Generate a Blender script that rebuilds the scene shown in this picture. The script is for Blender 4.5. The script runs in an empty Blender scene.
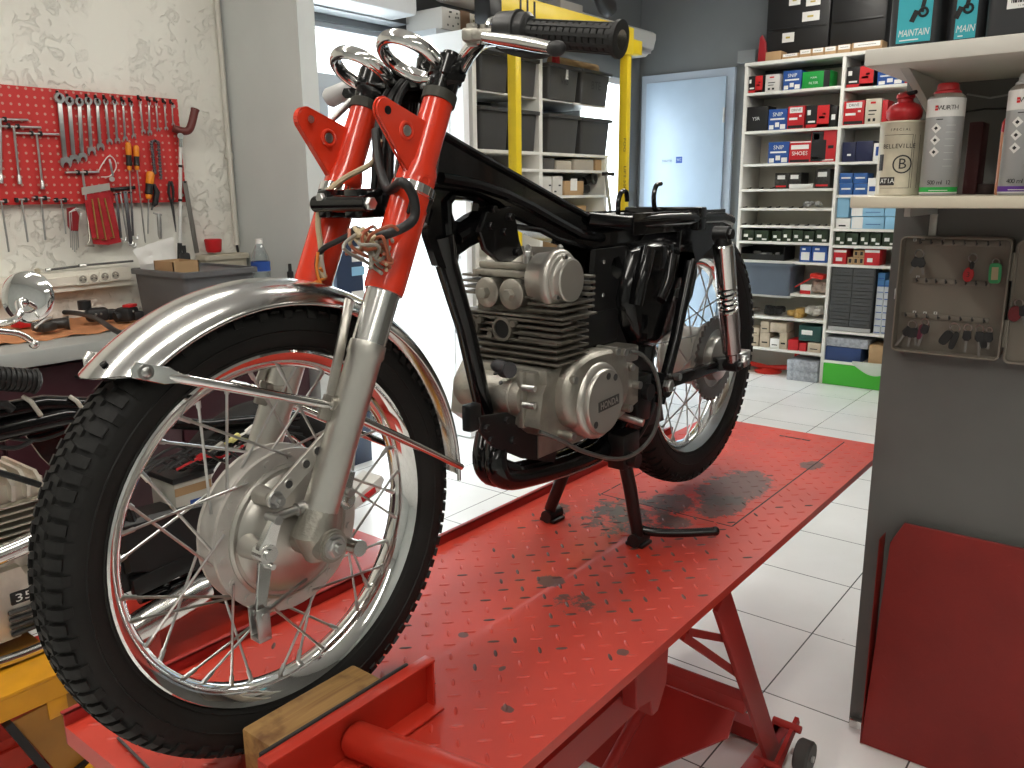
import bpy, bmesh, math, random
from mathutils import Vector as V, Matrix as Mx, Quaternion, noise
random.seed(7)
SC = bpy.context.scene
COL = SC.collection
PI = math.pi

# ------------------------------------------------------------------ camera
FPX = 831.947
YAW, PITCH, ROLL = 0.66933, 0.22635, -0.01029
CAM = V((0.91874, -0.63836, 1.38510))
def cam_axes():
    f0 = V((-math.sin(YAW), math.cos(YAW), 0)); r0 = V((math.cos(YAW), math.sin(YAW), 0)); u0 = V((0, 0, 1))
    f = f0*math.cos(PITCH) - u0*math.sin(PITCH); u = u0*math.cos(PITCH) + f0*math.sin(PITCH)
    return r0*math.cos(ROLL) + u*math.sin(ROLL), u*math.cos(ROLL) - r0*math.sin(ROLL), f
CR, CU, CF = cam_axes()
cam = bpy.data.cameras.new('camera'); camo = bpy.data.objects.new('camera', cam); COL.objects.link(camo)
cam.sensor_fit = 'HORIZONTAL'; cam.sensor_width = 36.0; cam.lens = 36.0*FPX/1024.0; cam.clip_start = 0.02
camo.matrix_world = Mx(((CR.x, CU.x, -CF.x, CAM.x), (CR.y, CU.y, -CF.y, CAM.y), (CR.z, CU.z, -CF.z, CAM.z), (0, 0, 0, 1)))
SC.camera = camo
def ray(px, py): return (CR*((px-512)/FPX) - CU*((py-384)/FPX) + CF)
def on(px, py, ax, v):
    d = ray(px, py); return CAM + d*((v-CAM[ax])/d[ax])
def AX(px, py, x): return on(px, py, 0, x)     # measured point on the plane X = x
def AY(px, py, y): return on(px, py, 1, y)
def AZ(px, py, z): return on(px, py, 2, z)

# ------------------------------------------------------------------ materials
MATS = {}
def mat(name, col, rough=0.5, metal=0.0, bump=0.0, bscale=40.0, var=0.0, vscale=6.0, coat=0.0, spec=0.5, rvar=0.0, trans=0.0, alpha=1.0, ior=1.45):
    if name in MATS: return MATS[name]
    m = bpy.data.materials.new(name); m.use_nodes = True; nt = m.node_tree
    b = nt.nodes['Principled BSDF']
    b.inputs['Base Color'].default_value = (*col, 1); b.inputs['Roughness'].default_value = rough; b.inputs['Metallic'].default_value = metal
    b.inputs['Coat Weight'].default_value = coat; b.inputs['Specular IOR Level'].default_value = spec
    b.inputs['Transmission Weight'].default_value = trans; b.inputs['Alpha'].default_value = alpha; b.inputs['IOR'].default_value = ior
    tc = nt.nodes.new('ShaderNodeTexCoord')
    if var or rvar:
        n = nt.nodes.new('ShaderNodeTexNoise'); n.inputs['Scale'].default_value = vscale; n.inputs['Detail'].default_value = 5
        nt.links.new(tc.outputs['Object'], n.inputs['Vector'])
        if var:
            r = nt.nodes.new('ShaderNodeValToRGB')
            r.color_ramp.elements[0].position = 0.3; r.color_ramp.elements[1].position = 0.7
            r.color_ramp.elements[0].color = (*[max(0, c*(1-var)) for c in col], 1); r.color_ramp.elements[1].color = (*[min(1, c*(1+var)) for c in col], 1)
            nt.links.new(n.outputs['Fac'], r.inputs['Fac']); nt.links.new(r.outputs['Color'], b.inputs['Base Color'])
        if rvar:
            mr = nt.nodes.new('ShaderNodeMapRange'); mr.inputs['To Min'].default_value = max(0, rough-rvar); mr.inputs['To Max'].default_value = min(1, rough+rvar)
            nt.links.new(n.outputs['Fac'], mr.inputs['Value']); nt.links.new(mr.outputs['Result'], b.inputs['Roughness'])
    if bump:
        n2 = nt.nodes.new('ShaderNodeTexNoise'); n2.inputs['Scale'].default_value = bscale; n2.inputs['Detail'].default_value = 6
        nt.links.new(tc.outputs['Object'], n2.inputs['Vector'])
        bp = nt.nodes.new('ShaderNodeBump'); bp.inputs['Strength'].default_value = bump; bp.inputs['Distance'].default_value = 0.01
        nt.links.new(n2.outputs['Fac'], bp.inputs['Height']); nt.links.new(bp.outputs['Normal'], b.inputs['Normal'])
    MATS[name] = m; return m
def emat(name, col, s):
    m = bpy.data.materials.new(name); m.use_nodes = True; b = m.node_tree.nodes['Principled BSDF']
    b.inputs['Base Color'].default_value = (*col, 1); b.inputs['Emission Color'].default_value = (*col, 1); b.inputs['Emission Strength'].default_value = s
    return m
def srgb(r, g, b):
    f = lambda c: (c/255/12.92) if c/255 <= 0.04045 else ((c/255+0.055)/1.055)**2.4
    return (f(r), f(g), f(b))

chrome = mat('chrome', (0.78, 0.78, 0.77), 0.06, 1.0, rvar=0.04, vscale=20)
polished = mat('polished alloy', (0.72, 0.72, 0.70), 0.2, 1.0, rvar=0.08, vscale=14, var=0.06)
cast = mat('cast alloy', (0.40, 0.38, 0.335), 0.42, 0.85, bump=0.15, bscale=160, var=0.16, vscale=25)
brushed = mat('brushed alloy', (0.62, 0.60, 0.56), 0.33, 0.95, bump=0.05, bscale=120, var=0.08, vscale=10)
satin = mat('satin alloy cover', (0.50, 0.48, 0.44), 0.32, 0.75, var=0.05, vscale=9, rvar=0.06)
dirty_alloy = mat('grimy finned alloy', (0.19, 0.175, 0.15), 0.55, 0.75, bump=0.2, bscale=120, var=0.35, vscale=18)
steel = mat('tool steel', (0.50, 0.50, 0.49), 0.32, 1.0, var=0.1, vscale=30)
darksteel = mat('dark steel', (0.10, 0.10, 0.10), 0.45, 0.8, var=0.2, vscale=20)
redpaint = mat('red fork paint', (0.68, 0.040, 0.014), 0.22, 0.0, coat=0.6, var=0.04)
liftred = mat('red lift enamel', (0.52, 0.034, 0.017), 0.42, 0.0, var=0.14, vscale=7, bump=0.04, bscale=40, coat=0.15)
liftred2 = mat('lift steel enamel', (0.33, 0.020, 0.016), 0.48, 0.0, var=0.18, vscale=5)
blackgloss = mat('black frame gloss', (0.0045, 0.0045, 0.005), 0.16, 0.0, coat=0.2, rvar=0.07, vscale=12, spec=0.4)
blacksatin = mat('black satin', (0.008, 0.008, 0.0085), 0.4, 0.0, var=0.2)
blackplast = mat('black plastic', (0.016, 0.016, 0.017), 0.5, 0.0, bump=0.05)
rubber = mat('tyre rubber', (0.0125, 0.012, 0.0115), 0.62, 0.0, var=0.25, vscale=9, bump=0.06, bscale=90, spec=0.35)
rubber2 = mat('grip rubber', (0.016, 0.016, 0.016), 0.5, 0.0, var=0.15)
white_m = mat('white melamine', (0.76, 0.745, 0.70), 0.42, 0, var=0.04)
cream_m = mat('cream panel', (0.60, 0.575, 0.50), 0.55, 0, var=0.05)
whitep = mat('white plastic', (0.72, 0.71, 0.68), 0.35, 0, var=0.03)
greybin = mat('grey polypropylene', (0.115, 0.117, 0.122), 0.45, 0, var=0.06)
darkbin = mat('anthracite polypropylene', (0.050, 0.049, 0.048), 0.5, 0, var=0.08)
bluebin = mat('slate blue polypropylene', (0.10, 0.125, 0.165), 0.45, 0, var=0.06)
yellow = mat('yellow gantry enamel', (0.74, 0.54, 0.02), 0.35, 0, var=0.05)
ochre = mat('ochre stand enamel', (0.60, 0.27, 0.012), 0.38, 0, var=0.2, vscale=8)
card = mat('kraft cardboard', (0.42, 0.27, 0.14), 0.75, 0, var=0.1, vscale=12)
paper = mat('white paper', (0.78, 0.77, 0.74), 0.7, 0, var=0.03)
inkb = mat('black ink', (0.012, 0.012, 0.013), 0.5)
inkw = mat('white ink', (0.80, 0.80, 0.78), 0.5)
inkred = mat('red ink', (0.58, 0.018, 0.022), 0.45)
inkblue = mat('blue ink', (0.022, 0.075, 0.32), 0.45)
inknavy = mat('navy ink', (0.012, 0.018, 0.07), 0.45)
inkgreen = mat('green ink', (0.02, 0.34, 0.06), 0.45)
skyblue = mat('pale blue card', (0.26, 0.50, 0.70), 0.55)
orange = mat('orange plastic', (0.80, 0.26, 0.02), 0.35)
hubm = mat('matt cast hub', (0.60, 0.575, 0.54), 0.42, 0.55, var=0.05, vscale=12, bump=0.04, bscale=120)

# ------------------------------------------------------------------ mesh builder
def frame_of(d):
    d = d.normalized(); a = V((0, 0, 1)) if abs(d.z) < 0.92 else V((1, 0, 0))
    x = d.cross(a).normalized(); y = d.cross(x).normalized(); return x, y
OFF = {}
class MB:
    def __init__(s, xf=None): s.bm = bmesh.new(); s.xf = xf; s.mi = 0
    def v(s, p): return s.bm.verts.new(V(p))
    def f(s, vs):
        try:
            f = s.bm.faces.new(vs); f.material_index = s.mi; f.smooth = True; return f
        except ValueError: return None
    def loft(s, rings, closed=True, caps=True):
        R = [[s.v(p) for p in r] for r in rings]; n = len(R[0])
        for a, b in zip(R[:-1], R[1:]):
            for i in range(n if closed else n-1):
                j = (i+1) % n; s.f((a[i], a[j], b[j], b[i]))
        if caps and closed:
            s.f(R[0][::-1]); s.f(R[-1])
        return s
    def tube(s, pts, r, n=10, caps=True, closed=False, flat=None):
        pts = [V(p) for p in pts]; N = len(pts)
        rr = r if isinstance(r, (list, tuple)) else [r]*N
        rings = []; px = None
        for i, p in enumerate(pts):
            if closed: t = (pts[(i+1) % N]-pts[i-1])
            else: t = (pts[min(i+1, N-1)]-pts[max(i-1, 0)])
            t.normalize()
            if px is None: x, y = frame_of(t)
            else:
                x = (px - t*px.dot(t)); x = x.normalized() if x.length > 1e-6 else frame_of(t)[0]; y = t.cross(x)
            px = x
            rings.append([p + (x*math.cos(2*PI*k/n) + y*math.sin(2*PI*k/n))*rr[i] for k in range(n)])
        if closed:
            rings.append(rings[0]); return s.loft(rings, True, False)
        return s.loft(rings, True, caps)
    def cyl(s, a, b, r, r2=None, n=20, caps=True): return s.tube([a, b], [r, r if r2 is None else r2], n, caps)
    def lathe(s, prof, o=(0, 0, 0), ax=(0, 0, 1), n=32, arc=None, caps=False):
        o = V(o); ax = V(ax).normalized(); x, y = frame_of(ax); rings = []
        for (r, h) in prof: rings.append([o + ax*h + (x*math.cos(2*PI*k/n)+y*math.sin(2*PI*k/n))*r for k in range(n)])
        return s.loft(rings, True, caps)
    def ring(s, c, ax, R, prof, n=64, a0=0.0, a1=2*PI):
        # sweep a closed profile [(dr, dh)] round an axis
        c = V(c); ax = V(ax).normalized(); rings = []; full = abs(a1-a0-2*PI) < 1e-6
        x, y = frame_of(ax)
        if abs(ax.x) > 0.99: x, y = V((0, 1, 0)), V((0, 0, 1))     # angle from +Y towards +Z for X axes
        N = n if full else n+1
        for k in range(N):
            t = a0+(a1-a0)*k/n; d = x*math.cos(t)+y*math.sin(t)
            rings.append([c + d*(R+dr) + ax*dh for dr, dh in prof])
        if full: rings.append(rings[0]); 
        R_ = [[s.v(p) for p in r] for r in (rings[:-1] if full else rings)]
        if full: R_.append(R_[0])
        m = len(prof)
        for a, b in zip(R_[:-1], R_[1:]):
            for i in range(m): s.f((a[i], a[(i+1) % m], b[(i+1) % m], b[i]))
        if not full: s.f(R_[0][::-1]); s.f(R_[-1])
        return s
    def box(s, c, d, rot=None, bev=0.0):
        c = V(c); h = V(d)*0.5
        if bev > 0:
            bev = min(bev, min(h)*0.95)
            sub = bmesh.new(); bmesh.ops.create_cube(sub, size=1.0)
            for v in sub.verts: v.co = V((v.co.x*d[0], v.co.y*d[1], v.co.z*d[2]))
            bmesh.ops.bevel(sub, geom=sub.edges[:], offset=bev, segments=2, affect='EDGES', profile=0.5)
            mp = {}
            for v in sub.verts:
                q = v.co.copy(); q = (rot @ q) if rot else q
                mp[v] = s.v(c+q)
            for f in sub.faces: s.f([mp[v] for v in f.verts])
            sub.free(); return s
        vs = []
        for z in (-1, 1):
            for y in (-1, 1):
                for x in (-1, 1):
                    q = V((x*h.x, y*h.y, z*h.z)); q = (rot @ q) if rot else q
                    vs.append(s.v(c+q))
        for q in ((0, 2, 3, 1), (4, 5, 7, 6), (0, 1, 5, 4), (2, 6, 7, 3), (0, 4, 6, 2), (1, 3, 7, 5)): s.f([vs[i] for i in q])
        return s
    def bx(s, a, b, bev=0.0):
        a = V(a); b = V(b); return s.box((a+b)*0.5, [max(abs(b[i]-a[i]), 1e-4) for i in range(3)], None, bev)
    def bar(s, a, b, w, h, up=(0, 0, 1), bev=0.0):
        a = V(a); b = V(b); d = (b-a); L = d.length; d.normalize(); u = V(up); u = (u-d*u.dot(d)).normalized(); x = d.cross(u)
        rot = Mx((x, d, u)).transposed()
        return s.box((a+b)*0.5, (w, L, h), rot, bev)
    def prism(s, pts, vec, bev=0.0):
        vec = V(vec); pts = [V(p) for p in pts]
        if bev > 0:
            c = sum(pts, V())/len(pts); ins = []
            n = len(pts)
            nn = vec.normalized()
            for i, p in enumerate(pts):
                e1 = (p-pts[i-1]).normalized(); e2 = (pts[(i+1) % n]-p).normalized()
                n1 = nn.cross(e1); n2 = nn.cross(e2); m = n1+n2
                m = m/max(0.3, m.dot(n1)) if m.length > 1e-6 else n1
                ins.append(m)
            area = sum(((pts[i]).cross(pts[(i+1) % n])).dot(nn) for i in range(n))
            sg = 1 if area > 0 else -1
            b = nn*bev
            rings = [[p+ins[i]*bev*sg for i, p in enumerate(pts)], [p+b for p in pts], [p+vec-b for p in pts], [p+ins[i]*bev*sg+vec for i, p in enumerate(pts)]]
            return s.loft(rings)
        return s.loft([pts, [p+vec for p in pts]])
    def sphere(s, c, r, sc=(1, 1, 1), n=16, m=10):
        c = V(c); rings = []
        for i in range(1, m):
            t = PI*i/m; rings.append([c+V((r*sc[0]*math.sin(t)*math.cos(2*PI*k/n), r*sc[1]*math.sin(t)*math.sin(2*PI*k/n), r*sc[2]*math.cos(t))) for k in range(n)])
        R = [[s.v(p) for p in q] for q in rings]
        a = s.v(c+V((0, 0, r*sc[2]))); b = s.v(c-V((0, 0, r*sc[2])))
        for i in range(n):
            j = (i+1) % n; s.f((a, R[0][i], R[0][j])); s.f((b, R[-1][j], R[-1][i]))
            for p, q in zip(R[:-1], R[1:]): s.f((p[i], q[i], q[j], p[j]))
        return s
    def torus(s, c, ax, R, r, n=40, m=10):
        return s.ring(c, ax, R, [(r*math.cos(2*PI*k/m), r*math.sin(2*PI*k/m)) for k in range(m)], n)
    def hexh(s, c, ax, r, h):   # bolt head
        c = V(c); ax = V(ax).normalized(); return s.tube([c, c+ax*h*0.8, c+ax*h], [r, r, r*0.85], 6)
    def grid(s, o, u, w, nu, nv, fz=None, th=0.0):
        o, u, w = V(o), V(u), V(w); n = u.cross(w).normalized(); R = []
        for j in range(nv+1):
            R.append([s.v(o+u*(i/nu)+w*(j/nv)+n*(fz(i/nu, j/nv) if fz else 0)) for i in range(nu+1)])
        for j in range(nv):
            for i in range(nu): s.f((R[j][i], R[j][i+1], R[j+1][i+1], R[j+1][i]))
        if th:
            B = [[s.v(v.co-n*th) for v in r] for r in R]
            for j in range(nv):
                for i in range(nu): s.f((B[j][i], B[j+1][i], B[j+1][i+1], B[j][i+1]))
            for i in range(nu): s.f((R[0][i], B[0][i], B[0][i+1], R[0][i+1])); s.f((R[nv][i], R[nv][i+1], B[nv][i+1], B[nv][i]))
            for j in range(nv): s.f((R[j][0], R[j+1][0], B[j+1][0], B[j][0])); s.f((R[j][nu], B[j][nu], B[j+1][nu], R[j+1][nu]))
        return s
    def text(s, txt, o, right, up, size, th=0.0006, fit=None, shear=0.0, bold=0.0):
        cu = bpy.data.curves.new('lettering', 'FONT'); cu.body = txt; cu.size = 1.0; cu.extrude = 0.0; cu.align_x = 'CENTER'; cu.align_y = 'CENTER'
        cu.resolution_u = 2; cu.shear = shear; cu.offset = bold
        ob = bpy.data.objects.new('lettering', cu); COL.objects.link(ob)
        me = bpy.data.meshes.new_from_object(ob.evaluated_get(bpy.context.evaluated_depsgraph_get()))
        r = V(right).normalized(); u = V(up).normalized(); n = r.cross(u); o = V(o)
        if me.vertices:
            w = max(v.co.x for v in me.vertices)-min(v.co.x for v in me.vertices); sx = size if not fit else min(size*1.6, fit/max(w, 1e-6))
            vs = [s.v(o + r*v.co.x*sx + u*v.co.y*size + n*th) for v in me.vertices]
            for p in me.polygons: s.f([vs[i] for i in p.vertices])
        bpy.data.objects.remove(ob); bpy.data.curves.remove(cu); bpy.data.meshes.remove(me); return s
    def build(s, name, m, parent=None, label=None, cat=None, group=None, kind=None, sharp=38, loc=None):
        bm = s.bm
        if s.xf is not None: bmesh.ops.transform(bm, matrix=s.xf, verts=bm.verts)
        off = V((0, 0, 0))
        if parent is not None: off = OFF[parent.name]
        else:
            if loc is not None: off = V(loc)
            elif bm.verts:
                lo = V([min(v.co[i] for v in bm.verts) for i in range(3)]); hi = V([max(v.co[i] for v in bm.verts) for i in range(3)])
                off = V(((lo.x+hi.x)/2, (lo.y+hi.y)/2, lo.z))
        for v in bm.verts: v.co -= off
        bmesh.ops.recalc_face_normals(bm, faces=bm.faces[:])
        lim = math.radians(sharp)
        for e in bm.edges:
            if len(e.link_faces) == 2: e.smooth = e.calc_face_angle(0) < lim
        me = bpy.data.meshes.new(name); bm.to_mesh(me); bm.free()
        for q in (m if isinstance(m, (list, tuple)) else [m]): me.materials.append(q)
        o = bpy.data.objects.new(name, me); COL.objects.link(o)
        if parent is not None: o.parent = parent
        else: o.location = off
        OFF[o.name] = off
        if label: o['label'] = label
        if cat: o['category'] = cat
        if group: o['group'] = group
        if kind: o['kind'] = kind
        return o
def thing(name, label, cat, loc, group=None):
    o = bpy.data.objects.new(name, None); o.empty_display_size = 0.05; COL.objects.link(o); o.location = loc; OFF[o.name] = V(loc)
    o['label'] = label; o['category'] = cat
    if group: o['group'] = group
    return o
def struct(name, mb, m): return mb.build(name, m, kind='structure')
def kids(o): return [c for c in COL.objects if c.parent == o]
def dup(root, delta, label, group=None, rotz=0.0):
    def cp(o, par):
        c = o.copy(); COL.objects.link(c); c.parent = par; OFF[c.name] = OFF[o.name]
        for k in kids(o): cp(k, c)
        return c
    r = cp(root, None); r.location = root.location + V(delta); r.rotation_euler.z += rotz
    OFF[r.name] = OFF[root.name]; r['label'] = label
    if group: r['group'] = group
    return r
def arc(c, R, a0, a1, n, plane='YZ', x=0.0):
    out = []
    for k in range(n+1):
        t = a0+(a1-a0)*k/n
        if plane == 'YZ': out.append(V((x, c[0]+R*math.cos(t), c[1]+R*math.sin(t))))
    return out
def smooth_path(pts, n=6):
    pts = [V(p) for p in pts]; out = []
    for i in range(len(pts)-1):
        p0 = pts[max(i-1, 0)]; p1 = pts[i]; p2 = pts[i+1]; p3 = pts[min(i+2, len(pts)-1)]
        for k in range(n):
            t = k/n; out.append(0.5*((2*p1)+(p2-p0)*t+(2*p0-5*p1+4*p2-p3)*t*t+(3*p1-p0-3*p2+p3)*t**3))
    out.append(pts[-1]); return out
# ------------------------------------------------------------------ setting
WX, FX, YB, CEIL = -2.60, -2.76, 5.76, 3.05
def floor_mat():
    m = bpy.data.materials.new('white floor tiles'); m.use_nodes = True; nt = m.node_tree; b = nt.nodes['Principled BSDF']
    tc = nt.nodes.new('ShaderNodeTexCoord'); sx = nt.nodes.new('ShaderNodeSeparateXYZ'); nt.links.new(tc.outputs['Object'], sx.inputs[0])
    def line(sock, ph):
        a = nt.nodes.new('ShaderNodeMath'); a.operation = 'ADD'; a.inputs[1].default_value = ph; nt.links.new(sock, a.inputs[0])
        d = nt.nodes.new('ShaderNodeMath'); d.operation = 'DIVIDE'; d.inputs[1].default_value = 0.4; nt.links.new(a.outputs[0], d.inputs[0])
        f = nt.nodes.new('ShaderNodeMath'); f.operation = 'FRACT'; nt.links.new(d.outputs[0], f.inputs[0])
        s = nt.nodes.new('ShaderNodeMath'); s.operation = 'SUBTRACT'; s.inputs[1].default_value = 0.5; nt.links.new(f.outputs[0], s.inputs[0])
        q = nt.nodes.new('ShaderNodeMath'); q.operation = 'ABSOLUTE'; nt.links.new(s.outputs[0], q.inputs[0])
        g = nt.nodes.new('ShaderNodeMath'); g.operation = 'GREATER_THAN'; g.inputs[1].default_value = 0.5-0.0055; nt.links.new(q.outputs[0], g.inputs[0])
        return g.outputs[0], f.outputs[0]
    lx, _ = line(sx.outputs['X'], -0.168+4.0); ly, _ = line(sx.outputs['Y'], -1.446+4.0)
    mx = nt.nodes.new('ShaderNodeMath'); mx.operation = 'MAXIMUM'; nt.links.new(lx, mx.inputs[0]); nt.links.new(ly, mx.inputs[1])
    n = nt.nodes.new('ShaderNodeTexNoise'); n.inputs['Scale'].default_value = 2.2; n.inputs['Detail'].default_value = 6; nt.links.new(tc.outputs['Object'], n.inputs['Vector'])
    r = nt.nodes.new('ShaderNodeValToRGB'); r.color_ramp.elements[0].position = 0.3; r.color_ramp.elements[0].color = (0.76, 0.755, 0.735, 1); r.color_ramp.elements[1].position = 0.62; r.color_ramp.elements[1].color = (0.85, 0.845, 0.83, 1)
    nt.links.new(n.outputs['Fac'], r.inputs['Fac'])
    n3 = nt.nodes.new('ShaderNodeTexNoise'); n3.inputs['Scale'].default_value = 26; n3.inputs['Detail'].default_value = 2; nt.links.new(tc.outputs['Object'], n3.inputs['Vector'])
    gt = nt.nodes.new('ShaderNodeMapRange'); gt.inputs['From Min'].default_value = 0.74; gt.inputs['From Max'].default_value = 0.80; gt.inputs['To Max'].default_value = 0.55; nt.links.new(n3.outputs['Fac'], gt.inputs['Value'])
    m1 = nt.nodes.new('ShaderNodeMixRGB'); m1.inputs['Color2'].default_value = (0.30, 0.27, 0.24, 1); nt.links.new(gt.outputs['Result'], m1.inputs['Fac']); nt.links.new(r.outputs['Color'], m1.inputs['Color1'])
    m2 = nt.nodes.new('ShaderNodeMixRGB'); m2.inputs['Color2'].default_value = (0.10, 0.10, 0.10, 1); nt.links.new(mx.outputs[0], m2.inputs['Fac']); nt.links.new(m1.outputs['Color'], m2.inputs['Color1'])
    nt.links.new(m2.outputs['Color'], b.inputs['Base Color']); b.inputs['Roughness'].default_value = 0.24
    return m
def plaster_mat(name, col, dark, strength):
    m = bpy.data.materials.new(name); m.use_nodes = True; nt = m.node_tree; b = nt.nodes['Principled BSDF']; b.inputs['Roughness'].default_value = 0.85
    tc = nt.nodes.new('ShaderNodeTexCoord')
    n = nt.nodes.new('ShaderNodeTexNoise'); n.inputs['Scale'].default_value = 17; n.inputs['Detail'].default_value = 9; n.inputs['Roughness'].default_value = 0.62; n.inputs['Distortion'].default_value = 1.4
    nt.links.new(tc.outputs['Object'], n.inputs['Vector'])
    mask = nt.nodes.new('ShaderNodeTexNoise'); mask.inputs['Scale'].default_value = 3.2; mask.inputs['Detail'].default_value = 3; nt.links.new(tc.outputs['Object'], mask.inputs['Vector'])
    mr = nt.nodes.new('ShaderNodeMapRange'); mr.inputs['From Min'].default_value = 0.42; mr.inputs['From Max'].default_value = 0.6; nt.links.new(mask.outputs['Fac'], mr.inputs['Value'])
    crk = nt.nodes.new('ShaderNodeMapRange'); crk.inputs['From Min'].default_value = 0.38; crk.inputs['From Max'].default_value = 0.46; nt.links.new(n.outputs['Fac'], crk.inputs['Value'])
    mu = nt.nodes.new('ShaderNodeMath'); mu.operation = 'MULTIPLY'; nt.links.new(crk.outputs['Result'], mu.inputs[0]); nt.links.new(mr.outputs['Result'], mu.inputs[1])
    bp = nt.nodes.new('ShaderNodeBump'); bp.inputs['Strength'].default_value = strength; bp.inputs['Distance'].default_value = 0.02
    nt.links.new(mu.outputs[0], bp.inputs['Height']); nt.links.new(bp.outputs['Normal'], b.inputs['Normal'])
    r = nt.nodes.new('ShaderNodeMixRGB'); r.inputs['Color1'].default_value = (*col, 1); r.inputs['Color2'].default_value = (*dark, 1)
    n2 = nt.nodes.new('ShaderNodeTexNoise'); n2.inputs['Scale'].default_value = 1.6; n2.inputs['Detail'].default_value = 7; nt.links.new(tc.outputs['Object'], n2.inputs['Vector'])
    m2 = nt.nodes.new('ShaderNodeMapRange'); m2.inputs['From Min'].default_value = 0.4; m2.inputs['From Max'].default_value = 0.75; nt.links.new(n2.outputs['Fac'], m2.inputs['Value'])
    nt.links.new(m2.outputs['Result'], r.inputs['Fac']); nt.links.new(r.outputs['Color'], b.inputs['Base Color'])
    return m
plaster = plaster_mat('rough cream plaster', (0.85, 0.84, 0.77), (0.75, 0.735, 0.67), 0.55)
greywall = mat('pale grey painted wall', (0.60, 0.63, 0.62), 0.6, 0, var=0.05, vscale=3, bump=0.03, bscale=20)
midgrey = mat('mid grey painted wall', (0.135, 0.145, 0.150), 0.6, 0, var=0.05, vscale=3)
partgrey = mat('dark grey painted partition', (0.125, 0.124, 0.118), 0.5, 0, var=0.07, vscale=6, bump=0.02, bscale=60)
ceilm = mat('white ceiling paint', (0.62, 0.62, 0.61), 0.8, 0, var=0.03)
pvc = mat('white window profile', (0.66, 0.68, 0.70), 0.35, 0, var=0.02)
pvcgrey = mat('grey window profile', (0.36, 0.38, 0.40), 0.4, 0, var=0.03)
doorblue = mat('pale blue door paint', (0.36, 0.46, 0.58), 0.4, 0, var=0.03)
glass = bpy.data.materials.new('window glass'); glass.use_nodes = True
_nt = glass.node_tree; _nt.nodes.remove(_nt.nodes['Principled BSDF'])
_t = _nt.nodes.new('ShaderNodeBsdfTransparent'); _t.inputs['Color'].default_value = (.94, .97, .97, 1); _g = _nt.nodes.new('ShaderNodeBsdfGlossy'); _g.inputs['Roughness'].default_value = .02
_m = _nt.nodes.new('ShaderNodeMixShader'); _m.inputs[0].default_value = 0.05
_nt.links.new(_t.outputs[0], _m.inputs[1]); _nt.links.new(_g.outputs[0], _m.inputs[2]); _nt.links.new(_m.outputs[0], _nt.nodes['Material Output'].inputs[0])

m = MB(); m.bx((-4.2, -4.2, -0.12), (5.2, 6.0, 0.0)); struct('floor', m, floor_mat()).location.z -= 0
bpy.data.objects['floor'].location = (0, 0, 0)
for v in bpy.data.objects['floor'].data.vertices: v.co += V((0.5, 0.9, -0.12))
m = MB(); m.bx((-2.75, -4.2, CEIL), (5.2, 5.9, CEIL+0.1)); struct('ceiling', m, ceilm)
m = MB(); m.bx((WX-0.16, -4.0, 0), (WX, 1.72, CEIL)); struct('wall_left', m, plaster)
m = MB(); m.bx((WX-0.16, 1.72, 0), (-2.06, 1.81, CEIL)); struct('trim_1', m, greywall)      # pier beside the shop window
m = MB(); m.bx((-2.9, YB, 0), (0.72, YB+0.14, CEIL)); struct('wall_back', m, midgrey)
m = MB(); m.bx((0.402, 1.445, 0), (5.1, 1.58, CEIL)); struct('wall_right', m, partgrey)     # partition with the shelves and key cabinet
m = MB(); m.bx((0.60, 1.581, 0), (0.72, 5.76, CEIL)); struct('wall_side', m, midgrey)
m = MB(); m.bx((5.1, -4.0, 0), (5.2, 1.45, CEIL)); struct('wall_far_right', m, greywall)
m = MB(); m.bx((-2.7, -4.1, 0), (5.2, -4.0, CEIL)); struct('wall_front', m, greywall)
# facade along X = FX, with window, door opening and a second window
ZW = AX(330, 22, FX).z
yL = 1.81; yR = AX(421, 60, FX).y
y2a, y2b = AX(597, 120, FX).y-0.25, min(AX(636, 120, FX).y, YB-0.13)-0.11
m = MB()
m.bx((FX-0.12, yL, ZW), (FX, YB, CEIL)); m.bx((FX-0.12, yL, 0), (FX, yR, 0.30))
m.bx((FX-0.12, 3.45, 0), (FX, y2a, ZW)); m.bx((FX-0.12, y2b+0.11, 0), (FX, YB, ZW))
struct('wall_facade', m, midgrey)
def window(name, y0, y1, z0, z1, bars, mm, wd=0.07):
    m = MB(); x0, x1 = FX-0.09, FX-0.02
    m.bx((x0, y0, z0), (x1, y0+wd, z1)).bx((x0, y1-wd, z0), (x1, y1, z1)).bx((x0, y0, z1-wd), (x1, y1, z1)).bx((x0, y0, z0), (x1, y1, z0+wd))
    for b in bars:
        if b[0] == 'h': m.bx((x0, y0+wd, b[1]-b[2]), (x1, y1-wd, b[1]+b[2]))
        else: m.bx((x0, b[1]-b[2], z0+wd), (x1, b[1]+b[2], z1-wd if len(b) < 4 else b[3]))
    o = m.build(name, mm, kind='structure')
    g = MB(); g.bx((FX-0.06, y0+wd*0.5, z0+wd*0.5), (FX-0.054, y1-wd*0.5, z1-wd*0.5)); g.build('pane', glass, o)
    return o
zt = AX(330, 80, FX).z
window('window_1', yL+0.02, yR, 0.30, ZW, [('h', zt, 0.035), ('v', AX(327, 120, FX).y, 0.03, zt-.0355)], pvcgrey, 0.028)
m = MB(); m.bx((FX-0.1, yL-0.08, 0.3), (FX, yL+0.0195, ZW)); struct('trim_2', m, pvcgrey)
window('window_2', y2a, y2b+0.11, 0.0, ZW, [('v', AX(623, 120, FX).y, 0.02)], pvc, 0.05)
window('window_3', yR, 3.45, 0.0, ZW, [('h', 1.0, 0.05)], pvc, 0.06)
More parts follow.
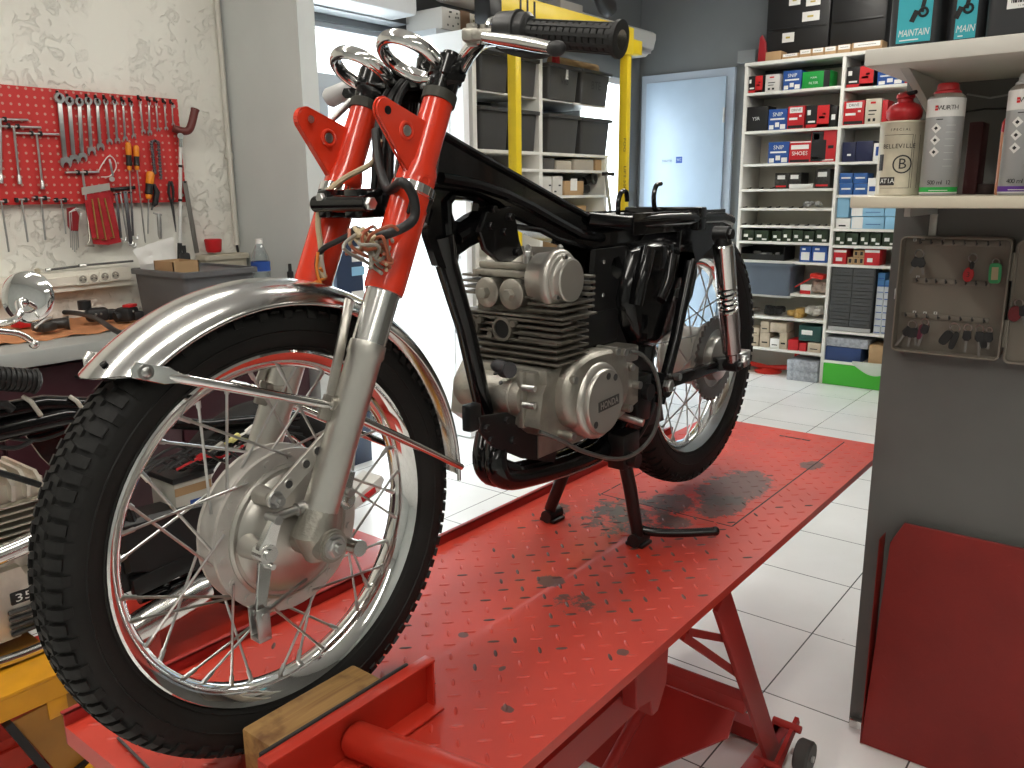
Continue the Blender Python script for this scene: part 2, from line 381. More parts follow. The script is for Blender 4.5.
# roller shutter box over the window
sb = MB(); za = AX(330, 10, FX+0.28).z
sb.bx((FX+0.001, 1.82, za+0.055), (FX+0.30, AX(418, 12, FX+0.30).y, za+0.42), 0.02); sb.build('trim_3', pvc, kind='structure')
sb = MB(); sb.bx((FX+0.001, 1.82, ZW+0.035), (FX+0.12, AX(408, 25, FX+0.12).y, za+0.05), 0.01); sb.build('trim_4', pvcgrey, kind='structure')
# open white door leaf, hinged at the facade
zd = AY(440, 34, 2.84).z
m = MB(); xe = AY(468, 200, 2.84).x
m.bx((FX+0.01, 2.82, 0.01), (xe, 2.865, zd), 0.004)
for (z0, z1) in ((0.12, 0.98), (1.10, zd-0.14)):
    m.bx((FX+0.12, 2.812, z0), (xe-0.10, 2.8215, z1), 0.003)
o = m.build('door_1', mat('white door leaf', (0.86, 0.865, 0.87), 0.35, 0), kind='structure')
h = MB(); h.tube([(xe-0.05, 2.82, 1.04), (xe-0.05, 2.775, 1.04), (xe-0.16, 2.775, 1.04)], 0.009, 8); h.build('door_handle', chrome, o)
# pale blue steel door in the back wall
dl, dr = AY(648, 87, YB-0.02), AY(728, 75, YB-0.02)
m = MB(); zt = AY(688, 80, YB-0.02).z
m.bx((dl.x-0.05, YB-0.03, 0), (dl.x, YB-0.0005, zt+0.06)).bx((dr.x, YB-0.03, 0), (dr.x+0.06, YB-0.0005, zt+0.06)).bx((dl.x, YB-0.03, zt), (dr.x, YB-0.0005, zt+0.06))
struct('trim_5', m, mat('blue grey door frame', (0.33, 0.38, 0.45), 0.4))
m = MB(); m.bx((dl.x+0.002, YB-0.05, 0.01), (dr.x-0.002, YB-0.0305, zt-0.002), 0.003); o = m.build('door_2', doorblue, kind='structure')
h = MB()
for z in (1.9, 1.0, 0.3): h.cyl((dr.x-0.004, YB-0.055, z), (dr.x-0.004, YB-0.055, z+0.11), 0.009, n=10)
h.build('hinge', steel, o)
p = AY(676, 160, YB-0.051)
h = MB(); h.mi = 0; h.bx((p.x-0.13, YB-0.052, p.z-0.03), (p.x-0.03, YB-0.0505, p.z+0.015)); h.mi = 1; h.bx((p.x+0.0, YB-0.052, p.z-0.025), (p.x+0.055, YB-0.0505, p.z+0.025)); h.mi = 2
h.text('TOILETTES', (p.x-0.08, YB-0.052, p.z-0.006), (1, 0, 0), (0, 0, 1), 0.022, 0.0006, 0.09); h.mi = 0
h.text('WC', (p.x+0.028, YB-0.052, p.z), (1, 0, 0), (0, 0, 1), 0.03, 0.0006, 0.04)
h.build('door_sign', [doorblue, inkblue, inkb], o)
h = MB(); h.tube([(dl.x+0.05, YB-0.05, 1.06), (dl.x+0.05, YB-0.10, 1.06), (dl.x+0.15, YB-0.10, 1.06)], 0.009, 8); h.bx((dl.x+0.03, YB-0.056, 0.98), (dl.x+0.07, YB-0.0501, 1.12)); h.build('door_handle', blackplast, o)
# pipe down the plaster corner
pt = AX(221.5, 4, WX+0.02); pb = AX(238, 245, WX+0.02)
m = MB(); m.cyl((WX+0.014, 1.695, pb.z+0.0), (WX+0.014, 1.695, CEIL-0.002), 0.012, n=12)
o = m.build('cable_conduit', mat('ivory conduit', (0.62, 0.60, 0.54), 0.5), label='thin ivory conduit running down the corner between cream plaster and grey pier', cat='pipe')
for z in (AX(229, 156, WX).z, AX(222, 40, WX).z+0.5):
    h = MB(); h.cyl((WX+0.014, 1.695, z-0.012), (WX+0.014, 1.695, z+0.012), 0.017, n=12); h.bx((WX+0.0005, 1.68, z-0.01), (WX+0.012, 1.71, z+0.01)); h.build('clip', mat('ivory conduit', (0, 0, 0)), o)
h = MB(); h.tube([(WX+0.014, 1.695, pb.z), (WX+0.016, 1.70, pb.z-0.07)], 0.006, 8); h.build('cable', blackplast, o)

# outside: pavement and a pale building front across the street
m = MB(); m.bx((-16, -8, -0.16), (-4.21, 16, -0.02)); struct('ground_street', m, mat('pale pavement', (0.5, 0.5, 0.5), 0.8, var=0.1, vscale=2))
m = MB(); m.bx((-15.6, -6, -0.02), (-15, 16, 5.0)); struct('wall_opposite', m, mat('pale render', (0.72, 0.74, 0.76), 0.8, var=0.05, vscale=1))

# ceiling lamps
lampm = emat('fluorescent diffuser', (1.0, 0.955, 0.87), 12.5)
lampb = mat('lamp body white', (0.6, 0.6, 0.6), 0.4)
def lamp(x, y, ln, along, label):
    t = thing('ceiling_light', label, 'light', (x, y, CEIL-0.09), 'fluorescent ceiling lights')
    dx, dy = (ln/2, 0.09) if along == 'x' else (0.09, ln/2)
    a = MB(); a.bx((x-dx, y-dy, CEIL-0.04), (x+dx, y+dy, CEIL-0.001), 0.004); a.build('housing', lampb, t)
    a = MB(); a.bx((x-dx+0.01, y-dy+0.012, CEIL-0.085), (x+dx-0.01, y+dy-0.012, CEIL-0.0405), 0.015); a.build('diffuser', lampm, t)
lamp(-0.9, -0.5, 2.4, 'y', 'long white fluorescent ceiling light over the front wheel and mirror')
lamp(0.75, -0.9, 2.4, 'y', 'added fill light shaped as a long ceiling light, nearest the grey partition')  # added unseen fill lamp, evens the light over the lift platform
lamp(3.0, -1.6, 2.4, 'y', 'long white fluorescent ceiling light at the far right of the shop')
lamp(-0.1, 2.3, 2.4, 'y', 'long white fluorescent ceiling light above the rear of the red lift')
lamp(-0.9, 4.3, 2.0, 'y', 'long white fluorescent ceiling light above the floor before the shelf unit')
w = bpy.data.worlds.new('sky'); SC.world = w; w.use_nodes = True
bg = w.node_tree.nodes['Background']; bg.inputs['Color'].default_value = (0.93, 0.965, 1.0, 1); bg.inputs['Strength'].default_value = 7.0
SC.view_settings.view_transform = 'Standard'; SC.view_settings.look = 'None'; SC.view_settings.exposure = 0.8; SC.view_settings.gamma = 1.0
SC.view_settings.use_curve_mapping = False
SC.cycles.max_bounces = 8; SC.cycles.caustics_reflective = False; SC.cycles.caustics_refractive = False; SC.cycles.sample_clamp_indirect = 6.0
SC.cycles.use_denoising = True
# ------------------------------------------------------------------ the motorcycle on the red lift
BIKE = thing('motorcycle', 'half dismantled motorcycle with red fork covers and black frame on the red lift table', 'motorcycle', (0, 0.6, 0.632))
AXL = V((0, 0, 0.944)); HR = 0.944
piv = V((0, 0.30, 1.45)); sax = V((0, 0.408, 0.913))
XF = Mx.Translation(piv) @ Mx.Rotation(-0.026, 4, sax) @ Mx.Translation(-piv)
def fy(z): return (z-0.972)*0.470            # fork centre line

def make_wheel(c, xf, name, tyre_r, tyre_w, hub_r, hx0, hx1, spoke_mat, knob=62):
    c = V(c)
    rim = MB(xf)
    pr = [(.0135, .0275), (.0125, .0225), (.003, .020), (-.002, .013), (-.0075, .008), (-.0075, -.008), (-.002, -.013), (.003, -.02), (.0125, -.0225), (.0135, -.0275), (.0105, -.029), (.001, -.024), (-.006, -.016), (-.011, -.009), (-.011, .009), (-.006, .016), (.001, .024), (.0105, .029)]
    rim.ring(c, (1, 0, 0), 0.230, pr, 96)
    R = rim.build(name, chrome, BIKE, sharp=50)
    t = MB(xf); w = tyre_w/2; h = tyre_r-0.238
    half = [(0.0, .021), (.006, .027), (.018, w*.90), (.030, w), (h*.66, w*.99), (h*.80, w*.90), (h*.91, w*.66), (h*.97, w*.30)]
    prof = half + [(a, -b) for a, b in half[::-1]]
    t.ring(c, (1, 0, 0), 0.238, prof, 120)
    def tp(ang, r, x): return c+V((x, r*math.cos(ang), r*math.sin(ang)))
    dA = 2*PI/knob
    R0 = 0.238
    for k in range(knob):
        a = k*dA
        for sgn in (1, -1):
            off = a + (dA*0.5 if sgn < 0 else 0)
            # shoulder block wrapping from the crown on to the sidewall
            sec = [(R0+h*1.0, w*.50), (R0+h*.955, w*.78), (R0+h*.84, w*.99), (R0+h*.70, w*1.03)]
            inn = [(R0+h*.93, w*.50), (R0+h*.86, w*.72), (R0+h*.78, w*.86), (R0+h*.68, w*.94)]
            long = (k % 2 == 0)
            if not long: sec = sec[:3]; inn = inn[:3]
            ring_a = [tp(off-dA*.36, r, x*sgn) for r, x in sec]+[tp(off-dA*.36, r, x*sgn) for r, x in inn[::-1]]
            ring_b = [tp(off+dA*.30, r, x*sgn) for r, x in sec]+[tp(off+dA*.30, r, x*sgn) for r, x in inn[::-1]]
            t.loft([ring_a, ring_b])
            o2 = a + (dA*0.25 if sgn > 0 else -dA*0.25)
            q = [(R0+h*1.02, w*.03), (R0+h*1.01, w*.40)]; qi = [(R0+h*.94, w*.03), (R0+h*.93, w*.40)]
            ra = [tp(o2-dA*.2, q[0][0], q[0][1]*sgn), tp(o2-dA*.2+dA*.2, q[1][0], q[1][1]*sgn), tp(o2-dA*.0, qi[1][0], qi[1][1]*sgn), tp(o2-dA*.2, qi[0][0], qi[0][1]*sgn)]
            rb = [tp(o2+dA*.25, q[0][0], q[0][1]*sgn), tp(o2+dA*.45, q[1][0], q[1][1]*sgn), tp(o2+dA*.45, qi[1][0], qi[1][1]*sgn), tp(o2+dA*.25, qi[0][0], qi[0][1]*sgn)]
            t.loft([ra, rb])
    for rr, xx in ((R0+.010, w*.80), (R0+.032, w*1.0)):      # moulded bead lines
        for sgn in (1, -1): t.ring(c, (1, 0, 0), rr, [(.0012, xx*sgn), (0, (xx+.0014)*sgn), (-.0012, xx*sgn), (0, (xx-.001)*sgn)], 96)
    t.build('tire', rubber, R, sharp=35)
    H = MB(xf)
    H.ring(c, (1, 0, 0), 0.0, [(hub_r*.80, hx0), (hub_r, hx0), (hub_r, hx0+.006), (hub_r*.90, hx0+.008), (hub_r*.84, hx0+.013), (hub_r*.84, hx1-.013), (hub_r*.90, hx1-.008), (hub_r, hx1-.006), (hub_r, hx1), (hub_r*.80, hx1), (hub_r*.78, hx1-.010), (.012, hx1-.012), (.012, hx0-.03), (.03, hx0-.028), (hub_r*.5, hx0-.012)], 72)
    for sg in (1, -1):
        for k in range(18):
            a = 2*PI*(k+(0.25 if sg > 0 else .75))/18
            p = c+V(((hx1 if sg > 0 else hx0), hub_r*.91*math.cos(a), hub_r*.91*math.sin(a)))
            H.cyl(p-V((.002*sg, 0, 0)), p+V((.0022*sg, 0, 0)), .0052, n=10)
    H.build('hub', hubm, R)
    for sg in (1, -1):
        for k in range(18):
            a = 2*PI*(k+(0.25 if sg > 0 else .75))/18; lead = 1 if k % 2 == 0 else -1
            b = a + lead*math.radians(40)
            p = c+V(((hx1 if sg > 0 else hx0)+(.003 if lead > 0 else -.009)*sg, hub_r*.91*math.cos(a), hub_r*.91*math.sin(a)))
            q = c+V((.005*sg, .2205*math.cos(b), .2205*math.sin(b)))
            d = (p-q).normalized()
            S = MB(xf); S.tube([q-d*.003, q+d*.016, q+d*.018, p], [.0032, .0032, .0019, .0019], 8)
            S.build('spoke', spoke_mat, R)
    return R
spoke_m = mat('zinc spoke wire', (0.55, 0.55, 0.54), 0.3, 1.0, var=0.08)
FW = make_wheel(AXL, XF, 'front_wheel', 0.308, 0.076, 0.112, -0.012, 0.031, spoke_m, 100)
RW = make_wheel((0, 1.240, 0.984), None, 'rear_wheel', 0.318, 0.082, 0.085, -0.045, 0.045, spoke_m, 76)

# ---- brake plate on the left of the front hub
bp = MB(XF); c = AXL
bp.lathe([(.0930, .026), (.0930, .034), (.089, .0365), (.0875, .0345), (.083, .0355), (.078, .042), (.062, .049), (.044, .054), (.026, .060), (.010, .062)], c, (1, 0, 0), 64, caps=True)
for (py, pz, r) in ((-.050, .068, .013), (-.074, .006, .016), (.0606, .035, .014)): bp.cyl(c+V((.045, py, pz)), c+V((.072, py, pz)), r, r*.8, 20)
BP = bp.build('brake_plate', satin, BIKE)
g = MB(XF); g.lathe([(.052, .055), (.070, .0535), (.074, .0515)], c, (1, 0, 0), 48, arc=None)
s = MB(XF)   # drilled torque arm from plate to fork
A0 = c+V((.074, -.050, .068)); A1 = c+V((.078, .066, .150)); dd = (A1-A0); L = dd.length; dn = dd.normalized(); up = V((1, 0, 0)); side = dn.cross(up)
def strip(mb, a, b, w, th, holes, hr):
    d = (b-a); L = d.length; d.normalize(); sd = d.cross(V((1, 0, 0))).normalized(); n = V((1, 0, 0))
    outl = [a+d*(math.cos(t))*w+sd*math.sin(t)*w for t in [PI/2+PI*k/8 for k in range(9)]] + [b+d*math.cos(t)*w+sd*math.sin(t)*w for t in [-PI/2+PI*k/8 for k in range(9)]]
    mb.prism(outl, n*th, 0.0006)
    for h in holes:
        p = a+d*L*h; mb.mi = 1; mb.cyl(p+n*(th-.0005), p+n*(th+.0007), hr, n=14); mb.mi = 0
        mb.torus(p+n*th, n, hr+.0012, .0012, 18, 6)
strip(s, A0, A1, .0115, .005, (.18, .42, .58, .74, .9), .0052)
s.build('torque_arm', [brushed, darksteel], BP)
s = MB(XF); s.hexh(A0+V((.005, 0, 0)), (1, 0, 0), .0095, .010); s.cyl(A0+V((.015, 0, 0)), A0+V((.020, 0, 0)), .0045, n=10); s.torus(A0+V((.006, 0, 0)), (1, 0, 0), .010, .0015, 20, 6)
s.build('anchor_bolt', steel, BP)
s = MB(XF)   # front brake lever with splined clamp, hanging arm and clevis
L0 = c+V((.082, -.074, .006)); L1 = c+V((.088, -.094, -.062))
s.cyl(c+V((.060, -.074, .006)), L0+V((.010, 0, 0)), .0125, n=20); s.cyl(L0+V((.010, 0, 0)), L0+V((.0135, 0, 0)), .007, n=14)
s.prism([L0+V((-.004, -.011, -.006)), L0+V((-.004, .011, -.006)), L0+V((.002, .013, .018)), L0+V((.002, .022, .040)), L0+V((.002, .010, .046)), L0+V((-.004, -.010, .010))], (.010, 0, 0), .001)
s.prism([L0+V((0, -.012, -.008)), L0+V((0, .009, -.010)), L1+V((0, .007, -.008)), L1+V((0, -.007, -.008))], (.005, 0, 0), .001)
s.cyl(L0+V((-.012, .002, -.016)), L0+V((.014, .002, -.016)), .004, n=10)
s.build('brake_lever', polished, BP)
s = MB(XF); s.cyl(L1+V((-.010, 0, -.004)), L1+V((.014, 0, -.004)), .0045, n=12); s.bx(L1+V((-.009, -.009, -.034)), L1+V((-.005, .009, .006)), .001); s.bx(L1+V((.008, -.009, -.034)), L1+V((.012, .009, .006)), .001); s.bx(L1+V((-.009, -.009, -.038)), L1+V((.012, .009, -.032)), .001)
s.build('clevis', steel, BP)
s = MB(XF); s.tube([L1+V((.002, .012, -.004)), L1+V((-.004, .045, .002)), L1+V((-.016, .085, .004))], .0028, 8); s.build('return_spring', spoke_m, BP)
s = MB(XF)   # connecting rod with clevis
R0_ = L0+V((.004, .013, .043)); R1_ = c+V((.082, .058, .048))
s.cyl(R0_+V((-.010, 0, 0)), R0_+V((.014, 0, 0)), .006, n=12); s.tube([R0_, R0_.lerp(R1_, .3), R0_.lerp(R1_, .31), R0_.lerp(R1_, .45), R0_.lerp(R1_, .46), R1_], [.006, .006, .0085, .0085, .0035, .0035], 10); s.cyl(R1_+V((-.010, 0, 0)), R1_+V((.012, 0, 0)), .006, n=12)
s.build('connecting_rod', steel, BP)
s = MB(XF); q = c+V((.072, .0606, .035)); s.cyl(q-V((.02, 0, 0)), q+V((.010, 0, 0)), .013, n=18); s.hexh(q+V((.010, 0, 0)), (1, 0, 0), .008, .007); s.prism([q+V((0, -.008, .005)), q+V((0, .010, .010)), q+V((0, .020, .034)), q+V((0, .010, .038))], (.006, 0, 0), .001)
s.build('brake_lever', polished, BP)
s = MB(XF); q = c+V((.070, .055, -.028)); s.cyl(q, q+V((.03, .004, -.001)), .010, n=16); s.cyl(q+V((.03, .004, -.001)), q+V((.034, .004, -.001)), .0115, n=16); s.build('cable_stop', polished, BP)

# ---- fork legs
for sg in (1, -1):
    X = .093 if sg > 0 else -.061
    def P(z, dx=0, dy=0): return V((X+dx, fy(z)+dy, z))
    m = MB(XF)
    m.tube([P(.972), P(.985), P(1.172), P(1.176), P(1.19)], [.0215, .0235, .0235, .0255, .0245], 28)
    FL = m.build('fork_leg', brushed, BIKE)
    m = MB(XF); m.tube([P(1.19), P(1.262)], [.0232, .0232], 28); m.build('fork_tube', polished, FL)
    m = MB(XF)   # cast axle lug
    m.tube([P(.985), V((X, -.006, .955)), V((X, .0, .925))], [.0235, .028, .02], 20)
    m.cyl((X-.03*sg, 0, .944), (X+.030*sg, 0, .944), .024, .022, 24)
    m.cyl((X+.03*sg, 0, .944), (X+.033*sg, 0, .944), .019, n=24)
    m.build('axle_lug', cast, FL)
    m = MB(XF); m.hexh((X+.033*sg, 0, .944), (sg, 0, 0), .0135, .008); m.cyl((X+.041*sg, 0, .944), (X+.046*sg, 0, .944), .006, n=12); m.cyl((X+.032*sg, 0, .944), (X+.0345*sg, 0, .944), .0165, n=20); m.build('axle_nut', steel, FL)
    # red cover tube
    m = MB(XF); m.tube([P(1.255), P(1.262), P(1.40)], [.0265, .0275, .0275], 32); C0 = m.build('fork_cover', redpaint, FL)
    m = MB(XF)
    m.tube([P(1.40), P(1.412), P(1.425), P(1.505)], [.0275, .0270, .0225, .0215], 32)
    # headlight ear: pressed plate with rim, standing forward of the tube
    ex = .006 if sg > 0 else 0.0
    z0, z1 = 1.405, 1.476
    top = V((X+ex, fy(z1)-.012, z1)); low = V((X+ex, fy(z0)-.010, z0-.012))
    tc = V((X+ex, .146, 1.489))
    outl = [low] + [tc+V((0, .016*math.cos(a), .016*math.sin(a))) for a in [math.radians(225-14*k) for k in range(11)]] + [top]
    m.prism(outl, (.004*sg, 0, 0), .0008)
    # folded flange along the rim
    rim_ = outl
    for a, b in zip(rim_[:-1], rim_[1:]):
        n_ = (b-a).cross(V((1, 0, 0)))
        fl_ = .003 if sg > 0 else -.010
        m.prism([a, b, b-V((fl_*sg, 0, 0)), a-V((fl_*sg, 0, 0))], n_.normalized()*.0016*(-1))
    m.build('headlight_ear', redpaint, FL)
    m = MB(XF); hp = V((X+ex+.0042, tc.y+.002, tc.z)); m.cyl(hp, hp+V((.0008, 0, 0)), .0055, n=16); m.build('mounting_hole', blacksatin if sg > 0 else polished, FL)
    m = MB(XF); hp = V((X+ex+(.004 if sg > 0 else .0006), .180, 1.465)); m.torus(hp, (1, 0, 0), .0105, .003, 24, 8); m.build('boss', redpaint, FL); m = MB(XF); m.cyl(hp, hp+V((.002, 0, 0)), .0055, n=12); m.torus(hp+V((.001, 0, 0)), (1, 0, 0), .0058, .0015, 18, 6); m.build('threaded_insert', steel, FL)
    hp = V((X+.022*sg, fy(1.40)-.006, 1.40)); m = MB(XF); m.torus(hp+V((.004*sg, 0, 0)), (1, -.2, 0), .0065, .002, 18, 6); m.build('boss', redpaint, FL)
    m = MB(XF); f_ = V((0, .408, .913)); cc = P(1.387)
    m.ring(cc, f_, .0277, [(0, -.008), (.0035, -.006), (.0035, .006), (0, .008)], 40); m.build('clamp_ring', chrome, FL)
    m = MB(XF); m.tube([P(1.505), P(1.518)], [.0240, .0240], 30); m.build('rubber_ring', mat('rubber seal olive', (.035, .034, .026), .6), FL)
    m = MB(XF); m.tube([P(1.516), P(1.535), P(1.537), P(1.562), P(1.564), P(1.572)], [.0215, .0215, .0245, .0245, .015, .013], 28); m.build('fork_cap', blackgloss, FL)
    # flat bracket from the lug on the slider up to the fender
    m = MB(XF); m.tube([V((X-.022*sg, fy(1.115)-.006, 1.115)), V((X-.005*sg, fy(1.118)-.018, 1.118)), V((X-.004*sg, fy(1.12)-.034, 1.12))], [.008, .009, .009], 14)
    m.bar((X-.006*sg, fy(1.10)-.034, 1.100), (X-.006*sg, fy(1.13)-.034, 1.130), .006, .022, (0, -1, 0), .002)
    m.build('fender_lug', cast, FL)

# ---- triple clamps, headlamp stay block, gauge rings
m = MB(XF); m.prism([V((x, y, 1.530)) for x, y in ((-.10, .240), (-.10, .275), (-.07, .30), (0, .335), (.08, .30), (.12, .275), (.12, .240), (.06, .265), (-.05, .265))], (0, .008, .016), .004)
m.cyl((0, .315, 1.50), (0, .33, 1.58), .018, n=20); m.hexh((0, .33, 1.58), (0, .4, .9), .017, .012)
for sg in (1, -1): m.cyl((.045*sg, .285, 1.535), (.045*sg, .30, 1.575), .014, n=16); m.bx((.03*sg, .275, 1.556), (.06*sg, .32, 1.58), .006)
m.build('top_clamp', blackgloss, BIKE)
m = MB(XF); m.prism([V((x, y, 1.355)) for x, y in ((-.07, .165), (-.07, .20), (-.05, .26), (.05, .26), (.118, .20), (.118, .16), (.05, .165), (-.05, .165))], (0, .014, .032), .005)
m.bx((-.040, .135, 1.352), (-.012, .178, 1.392), .005).bx((.018, .135, 1.352), (.055, .178, 1.392), .005).cyl((-.046, .14, 1.372), (.066, .14, 1.372), .012, n=16)
LC = m.build('lower_clamp', blackgloss, BIKE)
for x in (-.046, .066):
    m = MB(XF); m.hexh((x, .14, 1.372), (1 if x > 0 else -1, 0, 0), .009, .008); m.build('clamp_bolt', steel, LC)
m = MB(XF); m.hexh((-.026, .137, 1.38), (0, -1, 0), .008, .008); m.build('clamp_bolt', steel, LC)
def gauge(cx, cy, cz):
    ax = V((0.05, .52, .82)).normalized(); cc = V((cx, cy, cz))
    m = MB(XF); m.ring(cc, ax, .043, [(.0076*math.cos(2*PI*k/14), .0110*math.sin(2*PI*k/14)) for k in range(14)], 56)
    G = m.build('gauge_ring', chrome, BIKE, sharp=60)
    m = MB(XF); m.tube([cc+V((.0, .030, -.028)), cc+V((.0, .065, -.05)), V((cx*.6, cy+.08, 1.562))], [.014, .018, .018], 12); m.build('gauge_bracket', blackgloss, G)
gauge(.056, .238, 1.568); gauge(-.048, .240, 1.560)
m = MB(XF)
for k in range(3):
    x = -.012+.016*k
    m.tube(smooth_path([(x-.01, .28, 1.545), (x, .245, 1.515), (x+.004, .225, 1.46), (x+.006, .215, 1.40), (x, .21, 1.36)], 6), .0055+.001*(k % 2), 8)
m.build('cable_bundle', blacksatin, BIKE)
# ---- handlebar, left side complete
m = MB(); pth = smooth_path([AX(428, 100, .0), AX(444, 89, .06), AX(456, 75, .095), AX(470, 52, .14), AX(484, 40, .175), AX(505, 37, .22), AX(560, 38, .30), AX(622, 40, .385)], 6)
m.tube(pth, .0112, 16); HB = m.build('handlebar', chrome, BIKE)
ga = AX(531, 33.5, .262); gb = AX(617, 39, .378); gd = (gb-ga); 
m = MB(); gp = []; gr = []
for k in range(0, 13):
    for (u, r) in ((0, .0158), (.80, .0158), (.86, .0140), (.94, .0140)):
        gp.append(ga+gd*((k+u)/13)); gr.append(r*(1.0+.10*k/12))
m.tube([ga-gd*.03]+gp+[gb, gb+gd*.004, gb+gd*.045, gb+gd*.05], [.021]+gr+[.016, .0215, .0215, .019], 24)
n_ = gd.normalized(); ux, uy = frame_of(n_)
for k in range(10):
    a = 2*PI*k/10; d = ux*math.cos(a)+uy*math.sin(a); m.bar(ga+gd*.02+d*.0155, ga+gd*.97+d*.0165, .004, .003, d)
m.build('grip', rubber2, HB, sharp=30)
m = MB(); ha = AX(499, 30, .215); hb = AX(528, 30, .257); hd = hb-ha
m.tube([ha, ha+hd*.05, ha+hd*.62, ha+hd*.64, ha+hd*.72, ha+hd*.74, hb, hb+hd*.12], [.017, .0215, .0225, .024, .024, .021, .021, .016], 24); m.build('switch_housing', mat('dark grey control housing', (.035, .035, .036), .35), HB)
m = MB(); p = AX(497, 29, .205); m.torus(p, (.8, -.4, .3), .013, .004, 20, 8); p2 = AX(488, 31, .2); m.cyl(p2, p, .006, n=10); m.build('cable_adjuster', chrome, HB)
m = MB(); pa = AX(472, 36, .185); pb = AX(484, 35, .205)
m.box(pa, (.022, .03, .016), Mx.Rotation(.5, 3, 'Z'), .004); m.cyl(pa+V((0, 0, -.012)), pa+V((0, 0, .014)), .007, n=12); m.box(pb, (.03, .018, .014), Mx.Rotation(.5, 3, 'Z'), .004); m.cyl(pb-V((0, 0, .01)), pb+V((0, 0, .012)), .005, n=12); m.build('lever_perch', cast, HB)
la, lb, lc_ = AX(484, 37, .21), AX(520, 42, .268), AX(551, 48, .318)
m = MB(); m.loft([[p+o for o in (V((-.003, -.004, -.0)), V((.003, .004, -.0)), V((.003, .004, .0))*1.0+V((0, 0, h)), V((-.003, -.004, h)))] for p, h in ((la, .012), (la.lerp(lb, .5), .014), (lb, .015), (lb.lerp(lc_, .6), .015), (lc_, .012))])
bv = MB(); bv.tube([la, la.lerp(lb, .4), lb, lb.lerp(lc_, .5), lc_], [.006, .0075, .0085, .0085, .0075], 12)
m.bm.free(); m = bv; LV = m.build('clutch_lever', polished, HB)
m = MB(); m.sphere(lc_.lerp(AX(560, 49, .332), .6), .0100, (1.25, .9, .9), 18, 12); m.build('lever_tip', blackplast, HB)
m = MB(); m.tube(smooth_path([AX(497, 45, .2), AX(515, 52, .22), AX(540, 55, .25), AX(556, 50, .28)], 5), .005, 8); m.build('lever_cable', blackplast, HB)
m = MB(); q = [AX(398, 98, -.06), AX(360, 84, -.14), AX(322, 97, -.20)]
m.tube([AX(372, 84, -.11), AX(356, 86, -.13), AX(330, 98, -.17), AX(327, 100, -.175)], [.010, .014, .016, .012], 16); m.build('throttle_sleeve', mat('grey white sleeve', (.5, .5, .5), .3), HB)
m = MB(); m.tube([AX(386, 76, -.09), AX(352, 100, -.13), AX(331, 121, -.15)], [.006, .006, .005], 10); m.build('brake_rod', steel, HB)

# ---- front fender
m = MB(XF); rings = []; a0, a1 = math.radians(-2), math.radians(133); N = 60
def fsec(a, k):
    tr = 1.0
    pr = []
    for j in range(-8, 9):
        t = j/8; x = .056*math.sin(t*1.35)/math.sin(1.35); dr = -.030*(1-math.cos(t*1.35))/(1-math.cos(1.35))
        pr.append((.337+dr, x))
    inn = [(r-.0022, x*.955) for r, x in pr]
    return pr, inn
for k in range(N+1):
    a = a0+(a1-a0)*k/N; pr, inn = fsec(a, k)
    endk = 0.0
    ring = []
    for (r, x) in pr+inn[::-1]:
        aa = a
        if k == N: aa = a - (abs(x)/.056)**2*0.10      # rounded nose
        elif k > N-6: aa = a - (abs(x)/.056)**2*0.10*(k-(N-6))/6
        ring.append(AXL+V((x, r*math.cos(aa), r*math.sin(aa))))
    rings.append(ring)
m.loft(rings)
for sg in (1, -1):     # rolled edge beads
    m.tube([AXL+V((.0565*sg, .3065*math.cos(a), .3065*math.sin(a))) for a in [a0+(a1-.10-a0)*k/N for k in range(N+1)]], .0028, 8)
FEN = m.build('front_fender', mat('worn chrome fender', (0.66, 0.66, 0.65), 0.16, 1.0, rvar=0.1, vscale=9, var=0.10, bump=0.02, bscale=18), BIKE, sharp=50)
for sg in (1, -1):
    m = MB(XF)
    e0 = AXL+V((.058*sg, .315*math.cos(math.radians(126.5)), .315*math.sin(math.radians(126.5)))); e1 = V((.089*sg, fy(1.12)-.034, 1.118))
    d = (e1-e0)
    m.tube([e0+d*.10, e0+d*.15, e0+d*.95, e1], [.003, .0062, .0062, .004], 10)
    flat = (V((0, 0, 1))-d.normalized()*d.normalized().z).normalized()
    m.prism([e0-d.normalized()*.012+flat*.009, e0-d.normalized()*.015, e0-d.normalized()*.012-flat*.009, e0+d*.10-flat*.010, e0+d*.17-flat*.0055, e0+d*.17+flat*.0055, e0+d*.10+flat*.010], (.0035*sg, 0, 0), .0008)
    ST = m.build('fender_stay', chrome, FEN)
    m = MB(XF); m.cyl(e0+V((0, 0, 0)), e0+V((.0055*sg, 0, 0)), .009, n=18); m.sphere(e0+V((.0055*sg, 0, 0)), .0062, (.6, 1, 1), 12, 8); m.build('stay_bolt', steel, FEN)
    m = MB(XF); e2 = AXL+V((.058*sg, .311*math.cos(math.radians(2)), .311*math.sin(math.radians(2)))); m.tube([e1, e1.lerp(e2, .5)+V((.004*sg, 0, 0)), e2], [.0062, .0062, .005], 10); m.build('fender_stay', chrome, FEN)
    m = MB(XF); m.bar((.080*sg, fy(1.13)-.030, 1.125), (.062*sg, fy(1.255)-.032, 1.247), .004, .015, (0, -1, 0.4), .001); m.build('fork_brace', brushed, FEN)
m = MB(XF); q = AXL+V((.018, .3365*math.cos(math.radians(129)), .3365*math.sin(math.radians(129)))); m.cyl(q-V((0, 0, .001)), q+V((0, -.0012, .0012)), .004, n=12); m.build('plate_hole', blacksatin, FEN)

